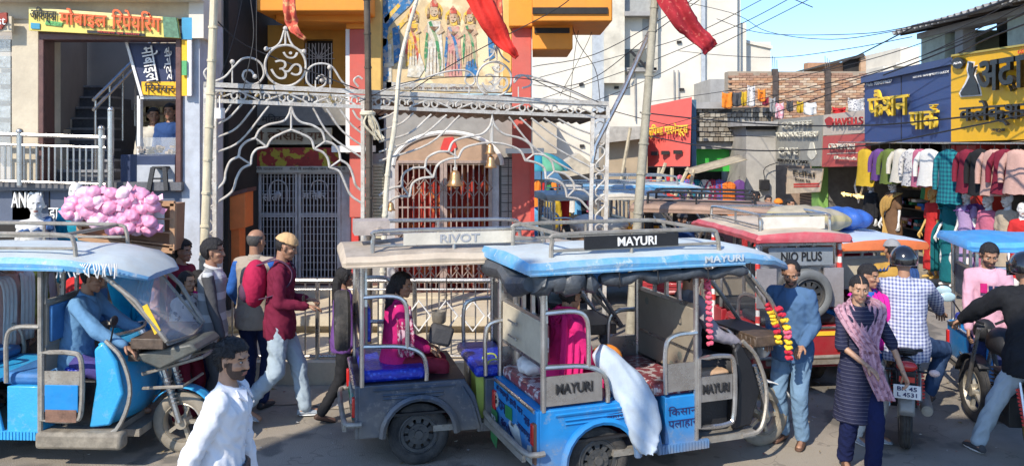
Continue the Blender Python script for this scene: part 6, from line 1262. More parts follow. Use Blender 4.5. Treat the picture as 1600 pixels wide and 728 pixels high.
# ---------------- motorcycles
def motorcycle(label, loc, theta, body, tail=True, plate=None, gold=False):
    R = thing('motorcycle', label, 'motorcycle', loc, rad(theta))
    def P(n, q, m, **k): return q.build(n, m, R, **k)
    tw = mat('alloy_gold', (.62, .40, .08), .4, metal=.6, dirt=.3) if gold else None
    wheel(R, (0, 0, .31), .31, .10, True, TYRE, name='rear_wheel'); wheel(R, (1.28, 0, .30), .30, .08, True, TYRE, name='front_wheel')
    if gold: q = MB(); Mx = Matrix.Rotation(pi/2, 4, 'X'); q.lathe([(.235, -.052), (.27, -.05), (.27, .05), (.235, .052)], c=(0, 0, .31), n=30, mtx=Mx, cap=False); P('gold_rim', q, tw)
    q = MB(); secs = [(.92, .07, .84, .10), (.80, .13, .90, .14), (.62, .13, .90, .13), (.50, .08, .84, .08)]
    q.rings([[V3(x, hw*cos(2*pi*k/12), z+hh*sin(2*pi*k/12)) for k in range(12)] for x, hw, z, hh in secs]); P('fuel_tank', q, body, sub=1)
    q = MB(); secs = [(.50, .09, .80, .04), (.3, .13, .80, .05), (.0, .12, .84, .045), (-.30, .07, .90, .03)]; q.rings([[V3(x, hw*cos(2*pi*k/12), z+hh*sin(2*pi*k/12)) for k in range(12)] for x, hw, z, hh in secs]); P('saddle', q, SEATK, sub=1)
    q = MB(); secs = [(.35, .10, .66, .09), (.05, .10, .70, .09), (-.22, .08, .78, .07), (-.36, .04, .84, .03)]; q.rings([[V3(x, hw*cos(2*pi*k/12), z+hh*sin(2*pi*k/12)) for k in range(12)] for x, hw, z, hh in secs]); P('tail_fairing', q, body, sub=1)
    q = MB(); q.tube([(.05, -.13, .86), (-.25, -.12, .92), (-.38, -.05, .94), (-.38, .05, .94), (-.25, .12, .92), (.05, .13, .86)], .013, 6); P('grab_rail', q, BLACK)
    q = MB(); q.ell((-.36, 0, .80), (.05, .085, .045), 14, 8); P('tail_light', q, TAIL)
    q = MB(); q.box((-.33, 0, .68), (.06, .15, .16)); q.box((-.38, 0, .60), (.04, .14, .1)); P('tail_bracket', q, BLACK, bevel=.01)
    q = MB(); q.box((-.40, 0, .70), (.012, .12, .045)); P('reflector', q, TAIL)
    q = MB(); q.grid(lambda u, v: (.34*cos(rad(95+75*v)), (u-.5)*.15*(1-.15*v), .31+.37*sin(rad(95+75*v))), 5, 10); P('rear_mudguard', q, mat('mudguard_grey', (.25, .24, .22), .4, metal=.3), thick=.01)
    for s_ in (-1, 1):
        q = MB(); q.tube([(-.34, s_*.08, .76), (-.35, s_*.17, .76)], .01, 5); P('indicator_stem', q, BLACK); q = MB(); q.ell((-.35, s_*.21, .76), (.025, .045, .03), 10, 6); P('indicator', q, mat('indicator_lens', (.75, .55, .5), .3))
        q = MB(); q.tube([(.02, s_*.13, .34), (.16, s_*.12, .70)], .016, 6); P('damper', q, STEEL); q = MB(); [q.tube([(.035+.012*k+.004*cos(a), s_*.13+.032*sin(a), .38+.028*k+.032*cos(a)*.2) for a in [j*pi/5 for j in range(10)]], .007, 4, closed=True) for k in range(10)]; P('spring', q, RED)
        q = MB(); q.tube([(1.28, s_*.075, .30), (1.02, s_*.075, .95)], .02, 7); P('fork', q, STEEL)
        q = MB(); q.tube(spline([(.98, s_*.05, 1.0), (.96, s_*.2, 1.06), (.88, s_*.34, 1.03)], 4), .013, 6); P('handlebar', q, BLACK); q = MB(); q.tube([(.90, s_*.31, 1.035), (.86, s_*.40, 1.02)], .02, 7); P('grip', q, RUBBER)
        q = MB(); q.tube([(.94, s_*.24, 1.06), (.95, s_*.34, 1.22)], .007, 5); P('mirror_stem', q, BLACK); q = MB(); q.ell((.95, s_*.38, 1.25), (.015, .07, .045), 14, 8); P('mirror', q, mat('mirror_glass', (.55, .75, .8), .12, metal=.3, bump=0))
        q = MB(); q.tube([(.45, s_*.1, .34), (.45, s_*.26, .33)], .014, 6); P('footrest', q, RUBBER)
    q = MB(); q.lathe([(.045, 0), (.052, .02), (.052, .42), (.03, .55)], c=(-.12, -.17, .37), n=12, mtx=Matrix.Rotation(pi/2, 4, 'Y')); q.lathe([(.03, -.004), (.03, .0)], c=(-.125, -.17, .37), n=10, mtx=Matrix.Rotation(pi/2, 4, 'Y')); P('exhaust', q, VGREY)
    q = MB(); q.box((.52, 0, .38), (.34, .24, .26)); q.box((.60, 0, .56), (.18, .18, .2)); [q.box((.62, 0, .5+.035*k), (.22, .22, .01)) for k in range(6)]; P('engine', q, mat('engine_dark', (.05, .05, .05), .5, metal=.4), bevel=.02)
    q = MB(); q.tube([(.98, 0, .95), (.72, 0, .35), (.3, 0, .34), (.2, 0, .70), (.95, 0, .80)], .022, 6); P('frame', q, BLACK)
    q = MB(); q.ell((1.08, 0, .92), (.08, .10, .11), 14, 8); P('headlight', q, BLACK)
    q = MB(); q.grid(lambda u, v: (1.28+.34*cos(rad(20+110*v)), (u-.5)*.11, .30+.34*sin(rad(20+110*v))), 4, 10); P('front_mudguard', q, body, thick=.01)
    if plate:
        q = MB(); q.box((-.42, 0, .60), (.01, .21, .115)); P('number_plate', q, WHITE, bevel=.003); text(plate[0], INK, (-.427, 0, .627), (0, -1, 0), (0, 0, 1), .15, .036, R, .002, world=False, bold=.02); text(plate[1], INK, (-.427, 0, .578), (0, -1, 0), (0, 0, 1), .15, .036, R, .002, world=False, bold=.02)
    return R
MC1 = motorcycle('black motorcycle seen from behind with red tail light and white plate', (3.47, 7.35, 0), 67, BLACK, plate=('BR 45', 'L 4531'))
MC2 = motorcycle('black motorcycle with gold wheel cut by the right edge', (4.33, 6.75, 0), 84, BLACK, gold=True)
# ======================= market goods, laundry, cables =======================
ORD = ['first', 'second', 'third', 'fourth', 'fifth', 'sixth', 'seventh', 'eighth', 'ninth', 'tenth']+['number %d' % i for i in range(11, 30)]
def clr(n, c, **k): return cloth('cloth_'+n, c, **k)
CL = {n: clr(n, c) for n, c in dict(white=(.66, .65, .62), offwhite=(.58, .54, .46), black=(.02, .02, .022), navy=(.02, .03, .09), blue=(.03, .12, .42), sky=(.12, .35, .60), teal=(.01, .13, .15), green=(.05, .22, .08), olive=(.12, .16, .04), mustard=(.50, .33, .03), orange=(.72, .22, .03), red=(.50, .03, .03), maroon=(.20, .02, .04), magenta=(.52, .02, .16), pink=(.50, .14, .22), lilac=(.40, .28, .48), purple=(.14, .06, .22), peach=(.52, .32, .27), beige=(.46, .38, .28), grey=(.28, .28, .28), dgrey=(.07, .07, .075), jeans=(.16, .26, .38), pjeans=(.38, .46, .52), brown=(.16, .09, .05), gold=(.42, .26, .08), dblue=(.03, .07, .20)).items()}
CHK = {}
def check(n, a, b, sc=14, kind='check', w=.5, amt=.75, **k):
    m = clr('check_'+n, a); overlay(m, kind, b, sc, amt, w=w, **k); return m
CHK['teal'] = check('teal', (.02, .22, .25), (.01, .03, .08)); CHK['red'] = check('red', (.45, .04, .05), (.03, .03, .12)); CHK['blue'] = check('blue', (.05, .15, .5), (.35, .04, .05)); CHK['floral'] = check('floral', (.6, .58, .55), (.05, .06, .12), 22, 'noise', amt=.8, thr=.56)
def garment(lab, m, at, ang, hgt=.75, wid=.5, sleeves=True, name='hanging_shirt', cat='clothes', group=None, flare=.12):
    """garment on a hanger, hung by its top at `at`, its front facing direction ang"""
    t = thing(name, lab, cat, at, ang, group); q = MB(); h = hgt; w = wid/2; sd = sum(map(ord, lab)) % 50
    fr = lambda z, a: .012*sin(a*5+z*9+sd)+.02*noise.noise(V3(z*4, a*1.5, sd))
    R_ = []
    for z, hw, dp in ((-.03, w*.22, .04), (-.06, w*.62, .055), (-.10, w*.88, .06), (-.22, w*.84, .065), (-h*.55, w*.86, .07), (-h, w*(1+flare), .08)):
        R_.append([V3(dp*sin(2*pi*k/20)+fr(z, 2*pi*k/20), hw*cos(2*pi*k/20), z+.01*sin(k*2.1)) for k in range(20)])
    q.rings(R_)
    if sleeves:
        for s_ in (-1, 1): q.tube([(0, s_*w*.72, -.10), (.02, s_*w*1.04, -.22), (.03, s_*w*1.14, -h*.5), (.035, s_*w*1.15, -h*.76)], [.05, .052, .047, .04], 8, flat=1)
    q.build('fabric', m, t, smooth=60); q = MB(); q.tube([(0, -w*.6, -.07), (0, 0, -.01), (0, w*.6, -.07)], .008, 5); q.tube([(0, 0, -.01), (0, 0, .06), (0, .03, .08)], .005, 5); q.build('hanger', WIRE, t); return t
hang = [(1352, 'mustard', 'mustard sleeveless kurti hanging first at the left end', .85, 0), (1374, 'purple', 'plum blouse hanging beside the mustard kurti', .7, 1), (1390, 'olive', 'olive green top hanging among the shop garments', .75, 1), (1408, 'offwhite', 'cream jacket hanging under the navy sign', .7, 1),
        (1424, 'floral', 'white and black floral shirt on the shop rail', .75, 1), (1438, 'pink', 'bright pink top hanging beside the floral shirt', .75, 0), (1452, 'white', 'white pleated blouse hanging right of the pink top', .72, 1), (1483, 'teal', 'long dark teal tunic with spread sleeves on the rail', 1.0, 1),
        (1512, 'maroon', 'maroon hooded top hanging under the yellow sign', .78, 1), (1532, 'black', 'black printed top hanging between maroon and pink tops', .8, 1), (1554, 'peach', 'pale pink cardigan hanging under the yellow sign', .78, 1), (1571, 'maroon', 'deep red top half hidden between two pale cardigans', .74, 1), (1591, 'peach', 'peach cardigan hanging last at the right edge', .72, 1)]
for px, m, lab, h, sl in hang:
    X_ = 7.45; Y_ = X_*F/(px-800); garment(lab, CHK.get(m) or CL[m], (X_, Y_, HC-(231-HY)*Y_/F), pi+.30+.12*sin(px), h*.95, .46+.03*sin(px*3), bool(sl), group='garments hanging under the painted signs')
q = MB(); q.tube([(7.45, 11.9, 2.66), (7.45, 19.0, 2.66)], .015, 6); q.tube([(7.45, 12.5, 2.66), (7.9, 12.5, 2.72)], .012, 5); q.tube([(7.45, 18, 2.66), (7.9, 18, 2.72)], .012, 5); tag(q.build('clothes_rail', STEEL, None), 'steel rail carrying garments below the painted signs', 'rail')
# stock inside the shops: shelves of folded cloth
shn = thing('stock_shelf', 'shelves of folded cloth inside the dark clothes shop', 'shelf', (9.6, 14, .2)); q = MB()
for z in (.5, 1.0, 1.5, 2.0): q.box((10.2, 16.4, z), (.5, 10.6, .03))
q.build('shelf_board', mat('shelf_dark', (.10, .07, .05), .7), shn, world=True)
cols = ['red', 'maroon', 'pink', 'mustard', 'white', 'blue', 'teal', 'lilac', 'orange', 'green', 'peach', 'gold']
for n in cols:
    q = MB()
    for i in range(34): z = RN.choice((.5, 1.0, 1.5, 2.0)); q.box((10.1, 11.2+RN.random()*10.2, z+.06+RN.choice((0, .08, .16))), (.36, .30, .07))
    q.build('folded_cloth', CL[n], shn, world=True)
backc = ['gold', 'brown', 'grey', 'red', 'orange', 'maroon', 'mustard', 'pink', 'lilac', 'green', 'beige', 'dblue']
for i in range(22):
    y = 11.6+i*.33; c = backc[(i*5) % 12]; 
    if 14.4 < y < 15.3: continue
    garment('%s dress hanging deep inside the clothes shop, %s from the right' % (c, ORD[i]), CL[c], (9.2+.15*sin(i*3), y, 2.25), pi, .85, .34, False, name='hanging_dress', group='dresses hanging inside the shops')
# mannequins
MANQ = mat('mannequin_white', (.70, .68, .64), .35, var=.05); MANG = mat('mannequin_gold', (.55, .36, .10), .4)
def mannequin(lab, px, Y, H, top, face=200, sk=MANQ, kurta=.75, sleeve=.4, bot=None, drap=None, pose=None, z=.16, extra=None, px_abs=None):
    X = (px-800)*Y/F; p = dict(hl=(.08, .21, .86), hr=(.13, -.19, .90), fl=(.0, .09, .085), fr=(.0, -.09, .085)); p.update(pose or {})
    return person(lab, (X, Y, z), face, H, p, top, bot, hair='none', skin=sk, sleeve=sleeve, kurta=kurta, cat='mannequin', name='mannequin', eyes=False, collar=False, vox=.022, extra=extra, build=.88)
def sari(m): return drape(lambda J: [(J['shL']+J['up']*.06, J['sd']), (J['C']+J['fw']*.13, J['sd']), (J['C']-J['up']*.2-J['sd']*.08+J['fw']*.14, J['sd']), (J['P']-J['sd']*.16+J['fw']*.1, J['up']), (J['P']-V3(0, 0, .35)+J['fw']*.2, J['sd']), (J['P']-V3(0, 0, .7)+J['fw']*.2, J['sd'])], .24, m, 'sari_drape')
def fall(m, s_=1): return drape(lambda J: [(J['C']+J['fw']*.12, J['sd']), (J['shL' if s_ > 0 else 'shR']+J['up']*.07, J['fw']), (J['shL' if s_ > 0 else 'shR']-J['fw']*.12-J['up']*.2, J['fw']), (J['P']+J['sd']*s_*.26, J['fw']), (J['P']+J['sd']*s_*.3-V3(0, 0, .7), J['fw'])], .34, m, 'sari_drape')
mannequin('mannequin in a black dress at the left end of the shop front', 1362, 17.9, 1.66, CL['black'], sleeve=.9)
mannequin('mannequin in a brown and gold sari with white arms', 1396, 16.6, 1.75, CL['brown'], kurta=.85, extra=[sari(CL['gold'])])
mannequin('mannequin with gold head in a red dress by the red partition', 1458, 15.4, 1.62, CL['red'], sk=MANG, face=190)
mannequin('mannequin draped in a long teal shawl', 1486, 14.6, 1.68, CL['teal'], kurta=.85, extra=[fall(CL['teal'], -1)])
mannequin('mannequin in a purple sari with bare white arms', 1511, 14.0, 1.70, CL['lilac'], kurta=.85, sleeve=.2, extra=[fall(CL['purple'])], pose=dict(hr=(.02, -.26, .9)))
mannequin('mannequin in a dusty pink dress with folded hands', 1545, 13.3, 1.66, CL['pink'], kurta=.6, sleeve=.8)
mannequin('mannequin in a beige printed suit near the right edge', 1575, 12.9, 1.70, CL['beige'], kurta=.5)
mannequin('bald white mannequin shoulders in a red top at the right edge', 1598, 12.3, 1.60, CL['red'], kurta=.4, face=240)
mannequin('white mannequin in an open denim jacket under the shop fascia', 56, 9.0, 1.74, CL['white'], z=.35, face=-60, sleeve=0, kurta=.3, extra=[fall(clr('denim', (.06, .12, .26)))], pose=dict(hl=(.05, .24, .85)))
mannequin('white mannequin in a turquoise top left of the pink candy bags', 120, 9.3, 1.70, clr('turq', (.02, .30, .42)), z=.50, face=-80, sleeve=.9, kurta=.3)
# checked shirts under the green shop
for i, (px, m, h, lab) in enumerate([(1050, 'red', .7, 'red check shirt hanging leftmost under the green shop'), (1062, 'teal', .75, 'teal check shirt with black squares'), (1074, 'blue', .75, 'blue and red check shirt by the tan tarp'), (1088, 'teal', .8, 'second teal check shirt under the tan tarp'), (1101, 'floral', .8, 'black and white patterned shirt between check shirts'), (1113, 'red', .75, 'red and navy check shirt in the middle of the row'), (1124, 'blue', .8, 'royal blue check shirt beside the orange tunic')]):
    p = W(px, 279, 23.5); garment(lab, CHK[m], p, -pi/2, h, .38, True, group='checked shirts hanging under the green shop')
garment('long orange tunic hanging beside the check shirts', check('orange', (.72, .2, .03), (.5, .1, .02)), W(1139, 283, 23.3), -pi/2, 1.1, .42, False, name='hanging_tunic'); garment('long purple dress hanging right of the orange tunic', CL['purple'], W(1155, 280, 23.4), -pi/2, 1.25, .36, False, name='hanging_dress')
fc = ['red', 'orange', 'maroon', 'mustard', 'red', 'green', 'pink', 'navy', 'orange', 'red']
for i in range(10): p = W(1014+i*8, 272+(i % 2)*8, 24.2); garment('%s garment, %s on the crowded rail below the coral sign' % (fc[i], ORD[i]), CL[fc[i]], p, -pi/2, .9, .22, False, name='hanging_garment', group='garments below the coral sign')
fc = ['orange', 'red', 'green', 'orange', 'maroon', 'mustard', 'white', 'sky', 'black', 'pink', 'red']
for i in range(11): p = W(840+i*9, 281+(i % 3)*3, 20.5); garment('%s garment, %s in the far market lane stall' % (fc[i], ORD[i]), CL[fc[i]], p, -pi/2, .8, .20, False, name='hanging_garment', group='garments in the far lane stall')
# laundry
def laundry(px, py, w, h, m, lab, Y=25.6):
    a = W(px, py, Y); q = MB(); ww = w*Y/F; hh = h*Y/F; s = px*.7
    q.grid(lambda u, v: (a.x+(u-.5)*ww*(1-.15*v*sin(s)), Y+.06*sin(u*9+s)*v+.05*noise.noise(V3(u*4, v*4, s)), a.z-hh*v-.05*sin(u*3.1)), 10, 8); tag(q.build('laundry', m, None, thick=.01), lab, 'laundry', 'laundry drying before the brick building')
for a in [(1136, 144, 16, 24, CL['orange'], 'orange cloth hung leftmost on the washing line'), (1151, 143, 15, 22, CL['dgrey'], 'charcoal cloth drying beside the orange one'), (1162, 142, 9, 22, CL['mustard'], 'mustard strip of laundry'), (1174, 133, 12, 32, CHK['floral'], 'tall blue and white patterned cloth on the line'), (1190, 139, 12, 18, CL['orange'], 'small orange towel drying on the line'), (1196, 152, 10, 12, CL['maroon'], 'dark maroon rag below the orange towel'),
          (1207, 152, 9, 22, CL['grey'], 'grey cloth on the washing line'), (1218, 160, 13, 24, check('pinkp', (.62, .25, .3), (.7, .6, .6), 12, 'noise', amt=.8, thr=.5), 'pink patterned cloth on the lower line'), (1234, 157, 10, 16, CL['dgrey'], 'small black square cloth on the lower line'), (1250, 158, 10, 17, CL['mustard'], 'yellow cloth next to a white sheet'), (1266, 159, 20, 19, CL['white'], 'white sheet drying on the lower line'), (1311, 167, 21, 9, CL['red'], 'folded red cloth over the parapet'), (1338, 153, 26, 21, CHK['floral'], 'white floral cloth drying near the navy sign')]: laundry(*a)
q = MB(); q.tube([W(1130, 143, 25.6), W(1165, 141, 25.6), W(1215, 150, 25.6)], .01, 4); q.tube([W(1207, 158, 25.6), W(1270, 160, 25.6), W(1352, 153, 25.6)], .01, 4); tag(q.build('washing_line', WIRE, None), 'thin washing line strung before the brick wall', 'line')
# tarps, umbrella, bamboo stakes
q = MB(); A_ = W(1080, 276, 23); q.grid(lambda u, v: tuple(A_+V3(u*1.55, .9*v, (.05+.42*u+.12*v)-.10*sin(pi*u)*sin(pi*v))), 12, 6); tag(q.build('tarpaulin', mat('tan_tarp', (.38, .32, .22), .8, var=.3), None, thick=.02), 'tan tarpaulin stretched before the green shop', 'tarpaulin')
U = thing('umbrella', 'blue and green market umbrella behind the temple pillar', 'umbrella', W(846, 330, 16)); q = MB(); z0 = W(846, 266, 16).z-U.location.z
UB, UG = mat('umb_blue', (.02, .25, .36), .7), mat('umb_green', (.12, .40, .25), .7)
for k in range(8):
    q = MB(); a0, a1 = 2*pi*k/8, 2*pi*(k+1)/8; rr = .62
    q.grid(lambda u, v: (rr*v*cos(a0+(a1-a0)*u)*(1-.04*sin(pi*u)), rr*v*sin(a0+(a1-a0)*u), z0+.34*(1-v*v)), 4, 6); q.build('canopy_panel', UB if k % 2 else UG, U, thick=.004)
q = MB(); q.tube([(0, 0, -1), (0, 0, z0+.36)], .015, 6); q.build('pole', STEEL, U)
for i, (a, b) in enumerate([((1036, 345), (1076, 262)), ((1048, 345), (1050, 262)), ((1008, 340), (1040, 255)), ((1068, 345), (1084, 265)), ((962, 330), (985, 200)), ((975, 330), (976, 262)), ((1022, 340), (1030, 262))]):
    q = MB(); q.tube([W(a[0], a[1], 22.5+i*.1), W(b[0], b[1], 22.6+i*.1)], .05, 6); tag(q.build('bamboo_stake', BAMBOO, None), '%s bamboo stake propped beneath the market awnings' % ('leftmost steep,second leaning,middle short,right leaning,outer right,thin upright,shop front'.split(',')[i]), 'stake', 'bamboo stakes under the market awnings')
q = MB(); q.prism([W(1030, 296, 21), W(1060, 308, 21), W(1064, 314, 21), W(1032, 304, 21)], (0, .8, 0)); tag(q.build('folded_tarp', RED, None), 'folded red tarpaulin on a bamboo stake', 'tarpaulin')
TN = mat('stall_tan', (.48, .42, .32), .85, var=.3); 
for i, (pts, Y, m, lab) in enumerate([([(868, 262), (905, 240), (940, 268), (890, 276)], 19.5, TN, 'tan market tent roof in the far lane'), ([(880, 288), (945, 300), (945, 310), (880, 300)], 18.5, mat('stall_white', (.6, .57, .5), .8), 'white stall awning in the far lane'), ([(832, 262), (870, 268), (880, 282), (832, 280)], 18, mat('stall_blue', (.08, .2, .35), .8), 'dull blue stall awning behind the umbrella')]):
    q = MB(); q.prism([W(x, y, Y) for x, y in pts], (0, 1.2, 0)); tag(q.build('stall_awning', m, None), lab, 'awning')
t = thing('handcart', 'wooden handcart heaped with sacks and marigolds beyond the portal post', 'cart', (1.55, 13.0, 0)); q = MB(); q.box((0, 0, 1.2), (1.3, .8, .08)); q.build('tray', mat('cart_wood', (.25, .15, .08), .8, var=.3), t)
for sx in (-.55, .55):
    for sy in (-.3, .3): q = MB(); q.bar((sx, sy, 0), (sx, sy, 1.2), .06); q.build('leg', mat('cart_wood', (.25, .15, .08)), t)
for k, (x, m, r, lab, nm) in enumerate([(-.35, CL['white'], (.3, .3, .16), 'white sack heaped on the handcart', 'sack'), (.0, CL['offwhite'], (.28, .3, .13), 'cream sack in the middle of the handcart', 'sack')]): q = MB(); q.ell((0, 0, 0), r, 16, 10); o = q.build('sack', m, None, at=(0, 0, 0)); o.location = (1.55+x, 12.95, 1.24+r[2]); tag(o, lab, 'sack')
q = MB()
for i in range(70): q.ell((1.95+RN.gauss(0, .13), 12.9+RN.gauss(0, .13), 1.28+.12*RN.random()), (.045, .045, .04), 6, 4)
tag(q.build('marigold_heap', mat('marigold', (.85, .38, .02), .8), None), 'heap of orange marigolds on the handcart', 'flowers', kind='stuff')
# cotton candy crate and bags
CY = 8.3; CR = thing('candy_crate', 'brown slatted carton crate holding pink cotton candy bags', 'crate', (W(197, 0, CY).x, CY+.2, 0)); CB = mat('carton_tan', (.46, .27, .15), .8, var=.15, scale=4)
q = MB(); q.prism([W(123, 320, CY), W(272, 319, CY), W(270, 392, CY+.1), W(126, 372, CY)], (0, .28, 0)); q.build('carton', mat('carton_brown', (.36, .19, .11), .8, var=.2), CR, world=True)
for (a, b) in (((122, 319), (273, 318)), ((124, 371), (271, 392)), ((124, 319), (126, 372)), ((271, 318), (270, 391))): q = MB(); q.bar(W(*a, CY-.02), W(*b, CY-.02), .05, .05); q.build('slat', CB, CR, world=True)
for k in (336, 352, 366): q = MB(); q.bar(W(125, k, CY-.012), W(271, k+6+(k-336)*.35, CY-.012), .09, .012); q.build('slat', CB, CR, world=True)
q = MB(); q.prism([W(239, 330, CY-.05), W(256, 329, CY-.05), W(256, 362, CY-.05), W(239, 363, CY-.05)], (0, .02, 0)); q.build('paper_label', WHITE, CR, world=True)
for x in (140, 255): q = MB(); q.bar(W(x, 380, CY+.1), V3(W(x, 380, CY+.1).x, CY+.1, 0), .05); q.build('leg', CB, CR, world=True)
CANDY = mat('pink_candy_bag', (.80, .34, .50), .4, var=.25, scale=7, bump=.25, bscale=14, coat=.25); CANDY2 = mat('pale_candy_bag', (.82, .56, .66), .4, var=.25, scale=7, bump=.25, bscale=14, coat=.25)
def bagmesh(m):
    q = MB(); q.ell((0, 0, 0), (.10, .08, .08), 14, 10); v, n, f = remesh(q, .014, 2); v = v+n*np.array([.012*noise.noise(Vector(p)*20) for p in v])[:, None]
    q = MB(); q.v = [tuple(p) for p in v]; q.f = f; q.m = [0]*len(f); q.prism([(.06, 0, .03), (.15, 0, .07), (.155, 0, -.02), (.06, 0, -.03)], (0, .006, 0)); q.prism([(-.07, 0, .03), (-.12, 0, .05), (-.115, 0, -.03), (-.06, 0, -.02)], (0, .006, 0)); return q.build('cotton_candy_bag', m, None, at=(0, 0, 0))
b0 = bagmesh(CANDY); b1 = bagmesh(CANDY2); k = 0
for r_, (x0, x1, y) in enumerate([(132, 222, 303), (115, 238, 313), (112, 238, 324), (110, 232, 335), (150, 235, 346), (175, 230, 357)]):
    n = int((x1-x0)/13)
    for i in range(n+1):
        src = b1 if (i*7+r_*3) % 4 == 0 else b0; o = src if src.get('label') is None else src.copy()
        if o is not b0 and o is not b1: COL.objects.link(o)
        k += 1; o.location = W(x0+(x1-x0)*i/max(n, 1)+RN.uniform(-3, 3), y+RN.uniform(-3, 3), CY-.12-RN.random()*.12); o.rotation_euler = (RN.uniform(-.5, .5), RN.uniform(-.7, .7), RN.uniform(-.6, .6)); s_ = RN.uniform(.62, .92); o.scale = (s_, s_, s_)
        tag(o, ('pale pink' if src is b1 else 'deep pink')+' cotton candy in a clear bag heaped over the carton crate', 'candy bag', 'cotton candy bags')
# goods in vehicles
t = tag(None or thing('sack', 'large pale blue white sack leaning out of the blue rickshaw', 'sack', L2W(RM_, .74, -.38, .34), rad(19)), None)
q = MB(); R_ = []
for (x, y, z), hw, hd in (((.10, -.24, .00), .05, .09), ((.12, -.17, .10), .13, .08), ((.09, -.12, .30), .155, .085), ((.0, -.06, .48), .15, .08), ((-.12, 0, .64), .11, .09), ((-.20, .03, .74), .06, .05)):
    R_.append([V3(x+hw*cos(2*pi*k/18), y+hd*sin(2*pi*k/18)+.0, z+.04*cos(2*pi*k/18)) for k in range(18)])
q.rings(R_); v, n, f = remesh(q, .02, 2); v = v+n*np.array([.022*(.35-abs(noise.noise(Vector((p[0]*8+p[2]*4, p[1]*8, p[2]*1.2))))*2) for p in v])[:, None]; mesh_obj('bag', v, f, mat('woven_plastic', (.46, .54, .62), .55, var=.15, bump=.15, bscale=120, dirt=.3, dcol=(.35, .33, .28)), t)
t = thing('shopping_bag', 'lime green cloth shopping bag on the dark rickshaw floor', 'bag', L2W(RG, 1.16, -.30, .33), rad(14)); q = MB()
R_ = [[V3(w*c, d*s+.01*sin(z*30+c*5), z) for c, s in [(-1, -1), (-.3, -1.1), (.4, -.9), (1, -1), (1, 1), (-1, 1)]] for z, w, d in ((0, .15, .10), (.15, .16, .11), (.38, .17, .10))]; q.rings(R_); q.build('bag_body', mat('lime_bag', (.38, .46, .08), .6, var=.15, bump=.5, bscale=14), t, smooth=20)
q = MB(); [q.tube(spline([(-.07, y, .36), (-.05, y, .48), (.05, y, .48), (.07, y, .36)], 4), .008, 5) for y in (-.1, .1)]; q.build('handle', mat('lime_bag', (.38, .46, .08)), t)
t = thing('bucket', 'small dark bucket hanging on the temple railing', 'bucket', W(686, 505, 9.2)); q = MB(); q.lathe([(.055, 0), (.075, .02), (.085, .14), (.08, .14), (.07, .03), (.001, .02)], n=16); q.build('bucket_body', VGREY, t); q = MB(); [q.tube([(x, 0, .13), (x, .02, .52)], .005, 4) for x in (-.08, .08)]; q.build('string', WIRE, t)
# overhead cables
CW_ = []; CW = ['low across the navy and yellow signs, upper of the two', 'low across the navy and yellow signs, lower of the two', 'across the sky as the upper of three long sags', 'in a dip from the white building top to the tin roof', 'lowest across the open sky above the brick wall', 'steeply down the white building, nearest the sky', 'steeply down the white building, second from the sky', 'steeply down the white building, third from the sky', 'as a short stub at the top of the sky', 'in the bundle fanning from the tin roof, second highest', 'in the bundle fanning from the tin roof, third highest', 'in the bundle fanning from the tin roof, highest', 'over the yellow sign top toward the brick wall', 'thickly behind the yellow sign top', 'along the edge of the corrugated roof', 'from the temple pillar up past the orange ledge', 'across the white wall beside the temple ledge', 'from the temple pillar down to the grey plastered building', 'diagonally across the temple mural', 'along the crest of the right portal arch', 'vertically beside the right temple ledge', 'slanting between ledge and portal corner', 'thinly beneath the right temple ledge', 'vertically left of the left om emblem', 'vertically touching the left om emblem', 'from the cream pole across the left crest', 'thinly down beside the cream pole', 'from the brick house roof to the tin roof']
def cable(pts, Y0, Y1, r=.013):
    n = len(pts); P = spline([W(x, y, Y0+(Y1-Y0)*i/(n-1)) for i, (x, y) in enumerate(pts)], 6); q = MB(); q.tube(P, r*.65, 5); tag(q.build('overhead_cable', WIRE, None), 'black overhead cable slung '+CW[len(CW_)], 'cable', 'overhead cables'); CW_.append(1)
